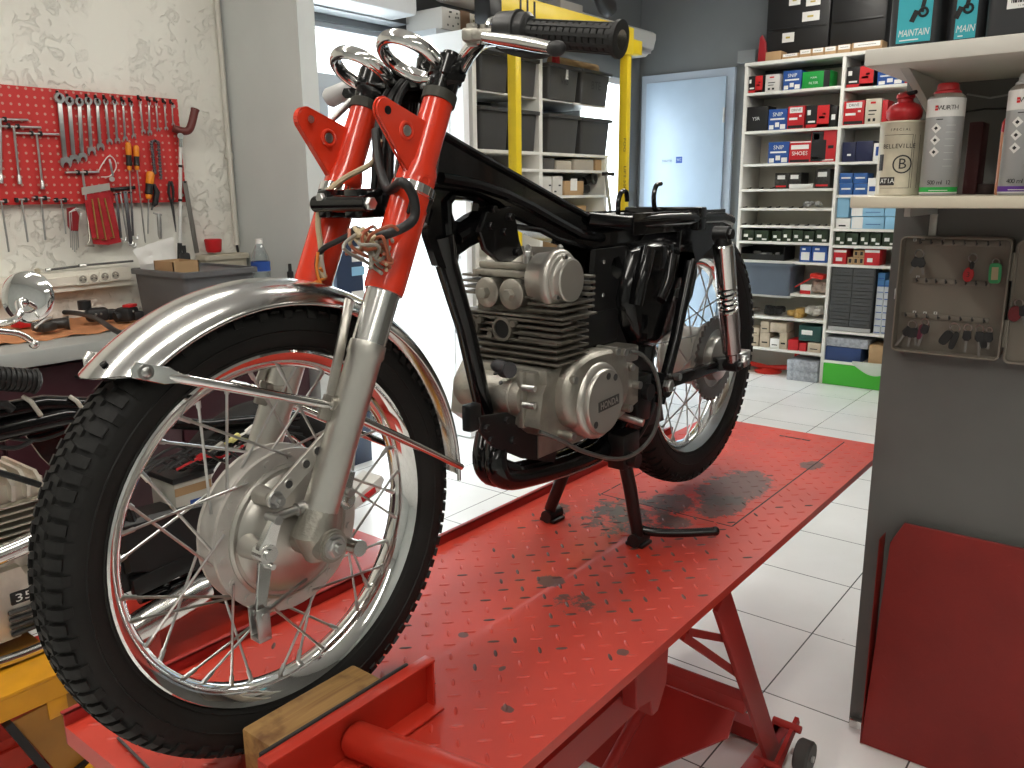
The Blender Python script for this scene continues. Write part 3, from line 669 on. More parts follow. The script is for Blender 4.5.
# ---- wiring harness hanging from the headstock
def wire(name, pts, r, col, n=7):
    m = MB(); m.tube(smooth_path(pts, 6), r, n); m.build(name, col, HARN)
m = MB(); m.tube(smooth_path([AX(376, 130, .0), AX(378, 160, .02), AX(388, 190, .06), AX(402, 182, .125), AX(413, 196, .135), AX(414, 218, .135), AX(398, 230, .13), AX(375, 236, .10), AX(355, 230, .05)], 6), [.0065]*49, 10)
HARN = m.build('wiring_harness', blackplast, BIKE)
grey_w, tan_w, org_w, pink_w = mat('grey wire', (.30, .28, .24), .5), mat('beige wire', (.52, .42, .27), .55), mat('orange wire', (.72, .22, .03), .45), mat('rust brown wire', (.36, .10, .05), .5)
wire('loom', [AX(380, 140, .01), AX(373, 162, -.01), AX(345, 178, -.03), AX(325, 195, -.04), AX(318, 220, -.045), AX(321, 250, -.04), AX(320, 270, -.035), AX(325, 278, -.03)], .0042, tan_w)
wire('loom', [AX(356, 232, .04), AX(338, 241, .0), AX(322, 250, -.035), AX(317, 264, -.04), AX(321, 278, -.035)], .0042, blackplast)
for k in range(26):
    x0 = random.uniform(348, 396); 
    pts = [AX(x0, random.uniform(226, 238), .07+random.uniform(-.03, .03)), AX(x0+random.uniform(-16, 14), random.uniform(234, 250), .09+random.uniform(-.03, .03)), AX(random.uniform(360, 394), random.uniform(236, 264), .095+random.uniform(-.03, .03)), AX(random.uniform(368, 396), random.uniform(232, 274), .105+random.uniform(-.02, .02))]
    wire('wire', pts, .0024, (tan_w, grey_w, tan_w, pink_w, tan_w, grey_w)[k % 6])
wire('wire', [AX(346, 254, .06), AX(362, 250, .09), AX(372, 234, .12), AX(390, 226, .135), AX(398, 230, .135)], .0022, pink_w)
wire('wire', [AX(318, 252, -.03), AX(317, 272, -.03), AX(323, 288, -.02), AX(330, 299, -.01)], .0022, org_w)
wire('wire', [AX(320, 268, -.03), AX(326, 277, -.03), AX(314, 283, -.03)], .0022, org_w)
wire('wire', [AX(321, 255, -.03), AX(323, 268, -.03), AX(325, 277, -.03)], .0028, mat('pale wire sleeve', (.6, .55, .48), .5))

# ---- frame
def poly(pxs, x): return [AX(a, b, x) for a, b in pxs]
m = MB()
front = poly([(441, 133), (470, 150), (500, 167), (530, 184), (560, 201), (590, 217), (606, 223), (640, 219), (640, 240), (618, 250), (600, 252), (575, 244), (557, 239), (540, 230), (524, 227), (512, 226), (505, 240), (492, 236), (484, 240), (470, 247), (459, 255), (457, 272), (438, 266), (428, 232), (432, 190)], .032)
hole = poly([(452, 203), (456, 199), (474, 200), (479, 203), (478, 211), (470, 215), (460, 222), (455, 221), (452, 213)], .032)
# plate with a hole: two sides lofted between hole and outline, pressed-steel box 52 mm wide
def holed(mb, out, hol, vec):
    vec = V(vec); n = len(out); cc = sum(hol, V())/len(hol)
    ang = lambda p: math.atan2(p.z-cc.z, p.y-cc.y)
    for w in (V((0, 0, 0)), vec):
        bm2 = bmesh.new(); a = [bm2.verts.new(p+w) for p in out]; b = [bm2.verts.new(p+w) for p in hol]
        es = [bm2.edges.new((a[i], a[(i+1) % len(a)])) for i in range(len(a))]+[bm2.edges.new((b[i], b[(i+1) % len(b)])) for i in range(len(b))]
        bmesh.ops.triangle_fill(bm2, use_beauty=True, edges=es)
        mp = {v: mb.v(v.co) for v in bm2.verts}
        for f in bm2.faces: mb.f([mp[v] for v in f.verts])
        bm2.free()
    for ring in (out, hol):
        for i in range(len(ring)):
            p, q = ring[i], ring[(i+1) % len(ring)]
            mb.f([mb.v(p), mb.v(q), mb.v(q+vec), mb.v(p+vec)])
    bmesh.ops.remove_doubles(mb.bm, verts=mb.bm.verts, dist=1e-5)
spine = poly([(441, 133), (470, 150), (500, 167), (530, 184), (560, 201), (590, 217), (606, 223), (640, 219), (640, 240), (618, 250), (600, 252), (575, 244), (557, 239), (540, 230), (518, 220), (500, 204), (475, 193), (445, 188), (434, 186)], .032)
m.prism(spine, (-.060, 0, 0), .004)
FR = m.build('frame', blackgloss, BIKE)
m = MB(); front = poly([(436, 180), (470, 188), (495, 200), (516, 222), (512, 226), (505, 240), (492, 236), (484, 240), (470, 247), (459, 255), (457, 272), (438, 266), (428, 236), (431, 195)], .012)
hole = poly([(452, 204), (456, 199), (474, 200), (479, 203), (478, 211), (470, 215), (460, 222), (455, 221), (452, 213)], .012)
holed(m, front, hole, (-.014, 0, 0)); m.build('head_gusset', blackgloss, FR)
m = MB()   # rolled seams of the pressed backbone, head tube
m.tube(poly([(441, 133), (470, 150), (500, 167), (530, 184), (560, 201), (590, 217), (606, 223), (640, 219)], .034), .006, 8)
m.tube(poly([(441, 178), (475, 184), (505, 194), (530, 206), (556, 221), (580, 234), (602, 238)], .034), .009, 8)
m.tube(poly([(512, 226), (540, 230), (557, 239), (575, 244), (600, 252)], .033), .005, 8)
m.tube(poly([(449, 236), (447, 202), (453, 196), (476, 197), (484, 203)], .014), .007, 8)
m.tube(poly([(457, 238), (474, 228), (492, 218)], .014), .011, 8)
m.build('pressed_seam', blackgloss, FR)
m = MB(); m.cyl((0, .275, 1.36), (0, .322, 1.535), .030, n=24); m.cyl((0, .268, 1.345), (0, .278, 1.368), .036, n=24); m.cyl((0, .318, 1.515), (0, .325, 1.54), .036, n=24); m.build('head_tube', blackgloss, FR)
m = MB(); d0, d1, d2, d3 = AX(446, 262, 0), AX(466, 330, 0), AX(487, 424, 0), AX(493, 452, 0)
m.tube([AX(440, 235, 0), d0, d1, d2], [.026, .019, .0165, .0165], 16); m.build('down_tube', blackgloss, FR)
m = MB()   # engine mounting plates and cradle
for x in (-.052, .046):
    m.prism(poly([(476, 416), (505, 412), (530, 425), (556, 445), (552, 462), (520, 458), (490, 446), (478, 432)], x), (.006, 0, 0), .001)
for q in ((486, 428), (506, 420), (490, 440), (512, 440)):
    p = AX(q[0], q[1], .052); m.hexh(p, (1, 0, 0), .007, .006)
m.bx(AX(470, 404, .05)+V((-.02, 0, -.05)), AX(478, 404, .05)+V((.0, .01, .0)), .004)
m.build('engine_plate', blacksatin, FR)
m = MB()
for sg in (1, -1):
    x = .026+.013*sg
    m.tube(smooth_path([V((.012+.012*sg, .45, .965)), V((x, .425, .925)), V((x, .455, .890)), V((x, .55, .873)), V((x, .68, .862)), V((x, .78, .868)), V((x, .86, .93))], 5), .021, 14)
m.bar((.026, .425, .925), (.026, .50, .885), .05, .03, (0, .3, 1), .008)
m.bar((.026, .49, .879), (.026, .70, .857), .06, .012, (0, 0, 1), .004)
m.build('lower_cradle', blackgloss, FR)
# tube and gusset from backbone to pivot, with the round pressed holes
m = MB(); side = poly([(596, 250), (628, 246), (634, 268), (640, 300), (650, 345), (660, 390), (664, 420), (636, 430), (618, 400), (598, 360), (592, 300)], .055)
holep = poly([(613, 276), (611, 266), (614, 258), (619, 256), (622, 264), (623, 276), (620, 281)], .055)
holed(m, side, holep, (-.012, 0, 0))
m.prism([p-V((.095, 0, 0)) for p in side], (-.012, 0, 0))
m.bx((-.05, .865, .90), (.05, .92, 1.02), .004)
m.cyl((-.09, .905, .985), (.11, .905, .985), .022, n=20)
m.build('seat_post_gusset', blacksatin, FR)
for q in ((604, 262), (603, 295), (604, 316), (611, 338)):
    m = MB(); p = AX(q[0], q[1], .0555); m.sphere(p, .0045, (.6, 1, 1), 10, 6); m.build('rivet', chrome, FR)
# seat rails
m = MB()
for sg in (1, -1):
    x = .085*sg
    m.tube([V((.03*sg, .72, 1.335)), V((.07*sg, .80, 1.325)), V((x, .90, 1.327)), V((x, 1.20, 1.325)), V((x*.95, 1.26, 1.315)), V((x*.8, 1.275, 1.305))], .0135, 14)
    m.bar((x, .80, 1.322), (x, 1.22, 1.322), .004, .042, (0, 0, 1), .001)
m.cyl((-.085, 1.262, 1.314), (.085, 1.262, 1.314), .012, n=12); m.bx((-.09, 1.06, 1.30), (.098, 1.10, 1.350), .004)
m.prism([V((.088, 1.00, 1.305)), V((.088, 1.20, 1.315)), V((.088, 1.17, 1.265)), V((.088, 1.02, 1.20)), V((.088, 0.985, 1.20))], (-.012, 0, 0), .002)
m.prism([V((-.088, 1.00, 1.305)), V((-.088, 1.20, 1.315)), V((-.088, 1.17, 1.265)), V((-.088, 1.02, 1.20)), V((-.088, 0.985, 1.20))], (.012, 0, 0), .002)
m.build('seat_rail', blackgloss, FR)
for (q, sc) in (((618, 218, -.05), 1), ((659, 214, .0), 1)):
    p = AX(q[0], q[1], q[2]); m = MB()
    if q[0] < 640: m.tube(smooth_path([p, p+V((0, 0, .035)), p+V((.0, .012, .055)), p+V((0, .032, .055)), p+V((0, .038, .035))], 5), .0055, 8)
    else: m.tube(smooth_path([p+V((0, .02, 0)), p+V((0, .0, .008)), p+V((0, -.02, .012)), p+V((0, -.026, .04)), p+V((0, -.016, .062)), p+V((0, .004, .066))], 5), .0055, 8)
    m.build('seat_hook', blackgloss, FR)
for sg in (1, -1):
    m = MB(); m.tube([V((.105*sg, 1.015, 1.235)), V((.108*sg, .95, 1.08)), V((.10*sg, .90, .945))], .0125, 14); m.tube([V((.103*sg, 1.03, 1.24)), V((.106*sg, .968, 1.08)), V((.098*sg, .915, .955))], .006, 10); m.build('rear_down_tube', blackgloss, FR)

# ---- engine
yf, yb_, xl, xr = .505, .588, -.085, .116
cxm = (xl+xr)/2
m = MB(); m.bx((xl+.012, yf+.012, 1.075), (xr-.012, yb_-.012, 1.20))
nf = 7
for k in range(nf):
    z = 1.094+.0122*k; e = 0.006*math.sin(k/nf*3)
    m.bx((xl-.003, yf-.008-e*.4, z), (xr+.004, yb_+.006, z+.0042), .001)
CYL = m.build('cylinder_block', dirty_alloy, BIKE)
ENG = CYL
cc_y = .532
m = MB(); m.bx((xl+.02, yf+.014, 1.18), (xr-.016, yb_-.01, 1.245))
for k in range(6):
    z = 1.186+.0105*k
    if z < 1.206: m.bx((xr-.06, yf-.008, z), (xr+.010, yb_+.014, z+.0044), .001)
    else: m.bx((xr-.06, cc_y+.052, z), (xr+.010, yb_+.016, z+.0044), .001); m.bx((xr-.075, yf-.008, z), (xr-.045, yf+.02, z+.0044), .001); m.bx((xl-.01, yf-.006, z), (xl+.03, yb_+.012, z+.0044), .001)
for k in range(4):
    z = 1.170+.0105*k
    for (a, b) in ((xl-.008, -.052), (-.033, -.012), (.038, xr+.014)): m.bx((a, yf-.012, z-.035), (b, yf+.02, z-.0305), .001)
m.bx((xl-.012, yf-.012, 1.1745), (xr+.016, yb_+.014, 1.1785), .001)
m.build('cylinder_head', dirty_alloy, ENG)
for x in (-.072, .004):
    m = MB(); m.ring((x, yf-.004, 1.150), (0, -1, 0), .0, [(.0165, .012), (.0215, .012), (.0225, .0), (.0225, -.03), (.0165, -.03)], 28); m.bx((x-.031, yf-.010, 1.134), (x+.031, yf+.01, 1.166), .003) if False else None
    for sx in (-1, 1): m.cyl((x+.026*sx, yf-.010, 1.150+.012*sx), (x+.026*sx, yf-.018, 1.150+.012*sx), .006, n=12)
    m.build('exhaust_port', dirty_alloy, ENG)
    m = MB(); m.cyl((x, yf-.0125, 1.150), (x, yf+.0005, 1.150), .0163, n=24); m.build('port_bore', mat('port shade black', (.006, .006, .006), .8), ENG)  # flat black disc puts the shade of the open port into the colour
for x in (-.030, .025):
    zc = 1.213
    m = MB(); m.cyl((x, yf+.03, zc), (x, yf-.008, zc), .0255, .0255, 28); m.tube([V((x, yf-.008, zc)), V((x, yf-.014, zc)), V((x, yf-.017, zc))], [.0265, .0265, .022], 28)
    T = m.build('tappet_cap', cast, ENG)
    m = MB(); m.hexh((x, yf-.016, zc), (0, -1, 0), .0105, .012); m.build('cap_bolt', cast, ENG)
m = MB(); m.bx((xl+.01, yf+.0, 1.240), (xr-.045, yb_-.005, 1.252), .003); m.bx((xl+.014, yf+.012, 1.252), (xr-.05, yb_-.01, 1.266), .005)
m.loft([[V((x, y, z)) for x, y, z in ((xl+.02, yf+.02, 1.262), (xr-.03, yf+.02, 1.262), (xr-.03, yb_, 1.262), (xl+.02, yb_, 1.262))], [V((x, y, z)) for x, y, z in ((xl+.03, yf+.045, 1.292), (xr-.04, yf+.045, 1.292), (xr-.04, yb_-.01, 1.288), (xl+.03, yb_-.01, 1.288))]])
m.build('valve_cover', cast, ENG)
for (x, y) in ((.035, yf+.022), (.082, yf+.052), (-.03, yf+.022)):
    m = MB(); m.cyl((x, y, 1.258), (x, y, 1.276), .009, n=14); m.hexh((x, y, 1.276), (0, 0, 1), .0085, .010); m.tube([V((x, y, 1.286)), V((x, y, 1.292)), V((x, y, 1.297))], [.0065, .0065, .002], 12); m.build('dome_nut', steel, ENG)
# round cam end cover on the left
cc = V((.086, .534, 1.238))
m = MB(); m.lathe([(.045, -.03), (.049, .0), (.052, .004), (.052, .014), (.049, .018), (.046, .0195), (.045, .023), (.040, .0255), (.038, .030), (.0375, .036), (.035, .038)], cc, (1, 0, 0), 56, caps=True)
for k in range(3):
    a = math.radians(100+120*k); m.cyl(cc+V((.016, .040*math.cos(a), .040*math.sin(a))), cc+V((.030, .040*math.cos(a), .040*math.sin(a))), .0055, n=12)
CC = m.build('cam_cover', satin, ENG)
for k in range(3):
    m = MB(); a = math.radians(100+120*k); m.cyl(cc+V((.030, .040*math.cos(a), .040*math.sin(a))), cc+V((.0312, .040*math.cos(a), .040*math.sin(a))), .0036, n=10); m.build('cover_screw', darksteel, ENG)
# hanger bracket from frame to head
m = MB(); m.prism(poly([(487, 212), (512, 206), (517, 222), (520, 240), (524, 254), (512, 262), (500, 262), (486, 250), (480, 232)], .04), (-.012, 0, 0), .002)
for q in ((493, 209), (510, 217), (490, 226), (504, 232), (517, 252)):
    p = AX(q[0], q[1], .040); m.hexh(p, (1, 0, 0), .007, .006)
m.build('engine_hanger', blackgloss, ENG)
# crankcase
m = MB(); m.bx((xl+.0, yf-.02, 1.055), (xr-.01, .80, 1.088), .006)
m.loft([[V((x, y, z)) for y, z in ((.50, 1.08), (.60, 1.092), (.74, 1.075), (.80, 1.04), (.80, .97), (.72, .95), (.60, .950), (.50, .965), (.465, .99), (.475, 1.05))] for x in (-.10, -.02, .105)])
for k in range(7): m.bx((-.06+.018*k, .53, .910), (-.054+.018*k, .70, .952))
CK = m.build('crankcase', cast, ENG)
m = MB()   # left crankcase cover, rounded box around the alternator
cA = V((.12, .590, 1.012))
def rr(x, s, o=(0, 0)):
    pts = []
    for k in range(40):
        t = 2*PI*k/40; ex = 2.6
        cy = abs(math.cos(t))**(2/ex)*(1 if math.cos(t) > 0 else -1); cz = abs(math.sin(t))**(2/ex)*(1 if math.sin(t) > 0 else -1)
        pts.append(V((x, cA.y+.028+o[0]+cy*.108*s, cA.z+.022+o[1]+cz*.070*s)))
    return pts
m.loft([rr(.095, 1.0), rr(.118, 1.0), rr(.126, .97), rr(.132, .90), rr(.134, .70)])
for q in ((549, 374), (567, 373), (526, 433), (638, 348), (627, 355)): pass
for (py, pz) in ((-.095, .055), (-.100, -.045), (-.02, -.052), (.072, .078), (.045, .084), (.10, .045), (.095, -.035)):
    p = cA+V((0, .035+py, pz)); m.cyl(p+V((-.03, 0, 0)), p+V((.014, 0, 0)), .0085, n=14)
m.build('crankcase_cover', cast, ENG)
for (py, pz) in ((-.095, .055), (-.100, -.045), (-.02, -.052), (.072, .078), (.045, .084), (.10, .045), (.095, -.035)):
    m = MB(); p = cA+V((.014, .035+py, pz)); m.cyl(p, p+V((.003, 0, 0)), .0066, n=14); m.build('cover_screw', steel, ENG)
aO = V((.132, .606, 1.016))
m = MB(); m.lathe([(.070, -.022), (.071, .0), (.069, .006), (.063, .010), (.060, .0105), (.0595, .016), (.0575, .0185)], aO, (1, 0, 0), 64, caps=True); AC = m.build('alternator_cover', satin, ENG)
m = MB(); p = aO+V((.0188, .008, -.004)); r_ = V((0, 1, .05)).normalized(); u_ = V((0, -.05, 1)).normalized()
m.mi = 0; m.box(p+V((.0004, 0, 0)), (.0012, .070, .019), Mx.Rotation(math.radians(3), 3, 'X'), .0004); m.mi = 1
m.text('HONDA', p+V((.0012, 0, 0)), r_, u_, .0175, .0004, .060, bold=.02)
m.build('maker_badge', [mat('badge recess', (.09, .085, .08), .5, .5), satin], ENG)
for q in ((-.034, -.036), (.006, .046), (.030, .040)):
    m = MB(); p = aO+V((.0188, q[0], q[1])); m.cyl(p-V((.002, 0, 0)), p+V((.0006, 0, 0)), .0065, n=14); m.build('cover_screw', darksteel, ENG)
# starter motor across the front
m = MB(); sC = V((0, .488, 1.036)); m.lathe([(.016, -.088), (.030, -.086), (.036, -.076), (.0375, -.06), (.0375, .055), (.034, .064), (.030, .066)], sC, (1, 0, 0), 40, caps=True); m.torus(sC+V((.045, 0, 0)), (1, 0, 0), .0375, .0022, 36, 6); m.cyl(sC+V((-.088, 0, 0)), sC+V((-.094, 0, 0)), .008, n=12)
m.bx((.052, .47, 1.05), (.09, .54, 1.085), .006); m.bx((.058, .462, .985), (.072, .50, 1.085), .003)
SM = m.build('starter_motor', cast, ENG)
for a, x in ((1.9, .0), (2.4, .025), (2.2, -.04)): 
    m = MB(); d = V((0, math.cos(a), math.sin(a)))*.0375; m.cyl(sC+V((x, 0, 0))+d*.98, sC+V((x, 0, 0))+d*1.05, .004, n=10); m.build('starter_screw', darksteel, ENG)
for pz in (1.06, 1.03):
    m = MB(); m.cyl((.075, .458, pz), (.098, .462, pz), .006, n=12); m.build('starter_screw', steel, ENG)
m = MB(); m.cyl((.03, .462, 1.085), (.05, .455, 1.088), .014, n=14); m.sphere((.028, .452, 1.093), .013, (1.3, 1, .9), 12, 8); m.build('terminal_boot', mat('grey rubber boot', (.06, .06, .065), .6), ENG)
# carburettor side black boxes: air box and battery tray between frame tubes
m = MB()
rb = []
for x, s in ((-.085, .9), (.055, 1.0), (.078, .95), (.088, .82)):
    base = poly([(632, 250), (664, 240), (692, 243), (696, 268), (690, 296), (680, 318), (668, 334), (650, 348), (634, 345), (626, 325), (622, 300)], .07); ct = sum(base, V())/len(base)
    rb.append([V((x, ct.y+(p.y-ct.y)*s, ct.z+(p.z-ct.z)*s)) for p in base])
m.loft(rb); AB = m.build('air_box', blackgloss, BIKE, sharp=50)
m = MB(); ct = AX(650, 290, .09)
m.tube(smooth_path([AX(648, 250, .088), AX(642, 275, .095), AX(636, 305, .092)], 4), [.016]*5+[.014]*4, 12)
m.tube(smooth_path([AX(672, 255, .086), AX(668, 280, .09), AX(660, 300, .09)], 4), [.013]*9, 12)
m.bx(AX(636, 314, .07), AX(648, 340, .098), .006)
m.bx(AX(650, 246, .082), AX(674, 268, .09), .004)
m.build('air_box_ribs', blackgloss, AB)
m = MB(); p = AX(676, 293, .085); m.cyl(p-V((.03, 0, 0)), p+V((.004, 0, 0)), .010, n=18); m.build('breather_cap', darksteel, AB)
# rear fender
m = MB(); rings = []; rc = V((0, 1.240, .984))
for k in range(31):
    a = math.radians(82+ (172-82)*k/30); ring = []
    pr = [(.352-.032*(1-math.cos(j/6*1.3))/(1-math.cos(1.3)), .066*math.sin(j/6*1.3)/math.sin(1.3)) for j in range(-6, 7)]
    for r, x in pr+[(r-.0025, x*.96) for r, x in pr[::-1]]: ring.append(rc+V((x, r*math.cos(a), r*math.sin(a))))
    rings.append(ring)
m.loft(rings); m.build('rear_fender', blackgloss, BIKE, sharp=50)
# swing arm, chain side
m = MB()
for sg in (1, -1):
    m.bar((.098*sg, .905, .985), (.105*sg, 1.30, .978), .022, .027, (0, 0, 1), .006)
m.cyl((-.11, .905, .985), (.118, .905, .985), .026, n=20)
SW = m.build('swing_arm', blackgloss, BIKE)
m = MB(); m.bx((.092, 1.27, .962), (.122, 1.318, .996), .002); m.cyl((.10, 1.30, .979), (.10, 1.335, .979), .005, n=10); m.bx((.09, 1.318, .962), (.124, 1.323, .998), .001); m.hexh((.122, 1.272, .978), (1, 0, 0), .016, .014); m.cyl((.136, 1.272, .978), (.142, 1.272, .978), .008, n=12)
m.build('chain_adjuster', steel, SW)
m = MB(); m.hexh((.116, .905, .985), (1, 0, 0), .014, .010); m.cyl((.112, .905, .985), (.117, .905, .985), .02, n=20); m.build('pivot_nut', steel, SW)
# sprocket and rear hub carrier
m = MB(); sp = []; nt = 36
for k in range(nt):
    for (u, r) in ((0, .098), (.3, .105), (.55, .105), (.85, .098)): a = 2*PI*(k+u)/nt; sp.append(V((.064, 1.240+r*math.cos(a), .984+r*math.sin(a))))
hl = [V((.064, 1.240+  .072*math.cos(2*PI*k/30), .984+.072*math.sin(2*PI*k/30))) for k in range(30)]
holed(m, sp, hl, (.006, 0, 0)); m.build('sprocket', mat('worn sprocket steel', (.22, .20, .19), .38, .9), BIKE)
m = MB(); m.lathe([(.082, .046), (.080, .060), (.055, .063), (.052, .082), (.030, .088), (.018, .092)], (0, 1.240, .984), (1, 0, 0), 48, caps=True); m.build('hub_carrier', brushed, BIKE)
# rear shocks
for sg in (1, -1):
    a = V((.138*sg, 1.095, 1.292)); b = V((.138*sg, 1.185, .985)); d = (b-a).normalized(); L = (b-a).length
    m = MB(); m.tube([a+d*.022, a+d*.025, a+d*.122, a+d*.125], [.021, .0235, .0235, .020], 28); SH = m.build('rear_shock', chrome, BIKE)
    m = MB(); x_, y_ = frame_of(d); n_ = 5*16
    m.tube([a+d*(.120+.062*k/n_)+(x_*math.cos(2*PI*k/16)+y_*math.sin(2*PI*k/16))*.0195 for k in range(n_+1)], .0045, 8); m.build('spring', chrome, SH)
    m = MB(); m.tube([a+d*.12, a+d*.19], [.013, .013], 16); m.build('damper_rod', blacksatin, SH)
    m = MB(); m.tube([a+d*.178, a+d*.182, a+d*.285, a+d*.29, a+d*.31], [.021, .0225, .0215, .016, .014], 24); m.build('damper_body', mat('smoked chrome damper', (.42, .36, .36), .18, 1.0), SH)
    m = MB(); m.cyl(a-V((.018*sg, 0, 0)), a+V((.016*sg, 0, 0)), .017, n=18); m.tube([a, a+d*.03], [.016, .02], 14); m.cyl(a+V((.016*sg, 0, 0)), a+V((.024*sg, 0, 0)), .012, n=6); m.build('shock_eye', blacksatin, SH)
    m = MB(); m.cyl(b-V((.02*sg, 0, 0)), b+V((.014*sg, 0, 0)), .016, n=18); m.hexh(b+V((.014*sg, 0, 0)), (sg, 0, 0), .010, .010); m.build('shock_eye', blacksatin, SH)
    m = MB(); m.bar((.10*sg, 1.17, .985), (.125*sg, 1.20, .985), .03, .03, (0, 0, 1), .004); m.build('shock_lug', blacksatin, SH)
# centre stand
SO = .632
m = MB(); m.cyl((-.13, .80, .845), (.11, .80, .845), .016, n=16); m.bx((-.10, .775, .825), (-.06, .84, .90), .004); m.bx((.05, .775, .825), (.09, .84, .90), .004); CS = m.build('center_stand', blacksatin, BIKE)
for x0, x1 in ((.075, .082), (-.055, -.150)):
    m = MB(); m.tube([V((x0, .80, .845)), V((x0*.6+x1*.4, .825, .77)), V((x1, .852, .664)), V((x1, .858, .646))], [.014, .0145, .0135, .013], 14); m.build('leg', blacksatin, CS)
    m = MB(); m.tube([V((x1, .835, .6475)), V((x1, .885, .6475))], .015, 14); m.bx((x1-.022, .838, SO+.001), (x1+.022, .882, .642), .003); m.build('foot', blacksatin, CS)
m = MB(); m.tube(smooth_path([V((.082, .862, .668)), V((.110, .872, .664)), V((.15, .90, .662)), V((.205, .945, .664)), V((.215, .953, .665))], 5), [.0095]*20+[.009], 12); m.sphere((.216, .954, .665), .0105, (1, 1, 1), 10, 8); m.build('foot_tang', blackgloss, CS)
# hoses and cables round the engine
CAB = MB(); CAB.tube(smooth_path([AX(630, 352, .12), AX(642, 355, .13), AX(655, 372, .14), AX(660, 400, .145), AX(655, 430, .14), AX(640, 450, .13), AX(618, 459, .125), AX(585, 452, .12), AX(560, 440, .12), AX(540, 432, .105)], 6), .0042, 8); CAB.build('clutch_cable', mat('grey cable sheath', (.09, .09, .085), .35), BIKE)
CAB = MB(); CAB.tube(smooth_path([AX(612, 452, .06), AX(635, 440, .08), AX(650, 415, .09), AX(655, 395, .09)], 6), .006, 8); CAB.build('breather_hose', blacksatin, BIKE)
m = MB(); m.bx((-.06, .66, 1.09), (.06, .80, 1.16), .01); m.tube([V((.03, .62, 1.20)), V((.03, .72, 1.21))], .02, 14); m.tube([V((-.03, .62, 1.20)), V((-.03, .72, 1.21))], .02, 14); m.build('carburettor_boot', blacksatin, BIKE)
m = MB(); m.mi = 0; m.bx((.045, .80, .92), (.105, .86, 1.02), .008); m.cyl((.10, .83, .985), (.118, .83, .985), .018, n=18); m.build('gearbox_end', blacksatin, BIKE)
for (qx, qy, qz, dv) in ((632, 384, .10, (.02, 0, 0)), (628, 417, .10, (.03, .01, -.01)), (672, 376, .11, (.02, 0, 0))):
    m = MB(); p = AX(qx, qy, qz); m.cyl(p-V((.02, 0, 0)), p+V(dv), .008, n=12); m.build('pivot_stub', steel, BIKE)
# ------------------------------------------------------------------ red lift table
PZ, PL, PR, PY0, PY1 = .632, -.262, .321, -.205, 1.93
LIFT = thing('lift_table', 'red checker plate motorcycle lift table carrying the black framed motorcycle', 'lift table', (0, .65, 0))
def plate_mat():
    m = bpy.data.materials.new('red checker plate'); m.use_nodes = True; nt = m.node_tree; b = nt.nodes['Principled BSDF']
    tc = nt.nodes.new('ShaderNodeTexCoord'); 
    n = nt.nodes.new('ShaderNodeTexNoise'); n.inputs['Scale'].default_value = 5; n.inputs['Detail'].default_value = 6; nt.links.new(tc.outputs['Object'], n.inputs['Vector'])
    r = nt.nodes.new('ShaderNodeValToRGB'); r.color_ramp.elements[0].position = .3; r.color_ramp.elements[0].color = (.48, .032, .017, 1); r.color_ramp.elements[1].position = .7; r.color_ramp.elements[1].color = (.60, .046, .023, 1)
    nt.links.new(n.outputs['Fac'], r.inputs['Fac'])
    # worn-through grease patches under the rear wheel and small chips: each a stain with its own outline
    last = r.outputs['Color']
    n2 = nt.nodes.new('ShaderNodeTexNoise'); n2.inputs['Scale'].default_value = 34; n2.inputs['Detail'].default_value = 7; n2.inputs['Roughness'].default_value = .78; nt.links.new(tc.outputs['Object'], n2.inputs['Vector'])
    OFFP = PLOFF
    for (x, y, rx, ry, thr) in ((.10, 1.32, .12, .24, .40), (.13, 1.18, .09, .14, .44), (.02, 1.13, .12, .12, .50), (-.05, .99, .16, .11, .58), (-.02, 1.0, .25, .30, .62), (.08, 1.02, .08, .07, .50), (.20, 1.62, .06, .09, .54), (-.18, .93, .06, .06, .50), (.12, .55, .10, .10, .66), (.03, .60, .05, .05, .52), (.28, .46, .014, .014, .3), (.03, .34, .014, .012, .35), (.225, .22, .015, .012, .3), (.15, .30, .007, .012, .3)):
        mp = nt.nodes.new('ShaderNodeMapping'); mp.vector_type = 'POINT'
        mp.inputs['Scale'].default_value = (1/rx, 1/ry, 0.001); mp.inputs['Location'].default_value = (-(x-OFFP.x)/rx, -(y-OFFP.y)/ry, 0)
        nt.links.new(tc.outputs['Object'], mp.inputs['Vector'])
        ln = nt.nodes.new('ShaderNodeVectorMath'); ln.operation = 'LENGTH'; nt.links.new(mp.outputs[0], ln.inputs[0])
        mr = nt.nodes.new('ShaderNodeMapRange'); mr.inputs['From Min'].default_value = .35; mr.inputs['From Max'].default_value = 1.5; mr.inputs['To Min'].default_value = 0.0; mr.inputs['To Max'].default_value = 1.0; nt.links.new(ln.outputs['Value'], mr.inputs['Value'])
        sb = nt.nodes.new('ShaderNodeMath'); sb.operation = 'SUBTRACT'; nt.links.new(n2.outputs['Fac'], sb.inputs[0]); nt.links.new(mr.outputs['Result'], sb.inputs[1])
        m3 = nt.nodes.new('ShaderNodeMapRange'); m3.inputs['From Min'].default_value = thr-.16; m3.inputs['From Max'].default_value = thr-.12; m3.inputs['To Max'].default_value = .86; nt.links.new(sb.outputs[0], m3.inputs['Value'])
        mx = nt.nodes.new('ShaderNodeMixRGB'); mx.inputs['Color2'].default_value = (.055, .045, .040, 1); nt.links.new(m3.outputs['Result'], mx.inputs['Fac']); nt.links.new(last, mx.inputs['Color1']); last = mx.outputs['Color']
    nt.links.new(last, b.inputs['Base Color']); b.inputs['Roughness'].default_value = .42; b.inputs['Coat Weight'].default_value = .15
    return m
PLOFF = V((0, .65, 0))
platem = plate_mat()
worn = mat('worn dark tread tip', (.085, .040, .034), .5)
m = MB()
m.bx((PL, PY0, PZ-.006), (PR, PY1, PZ))
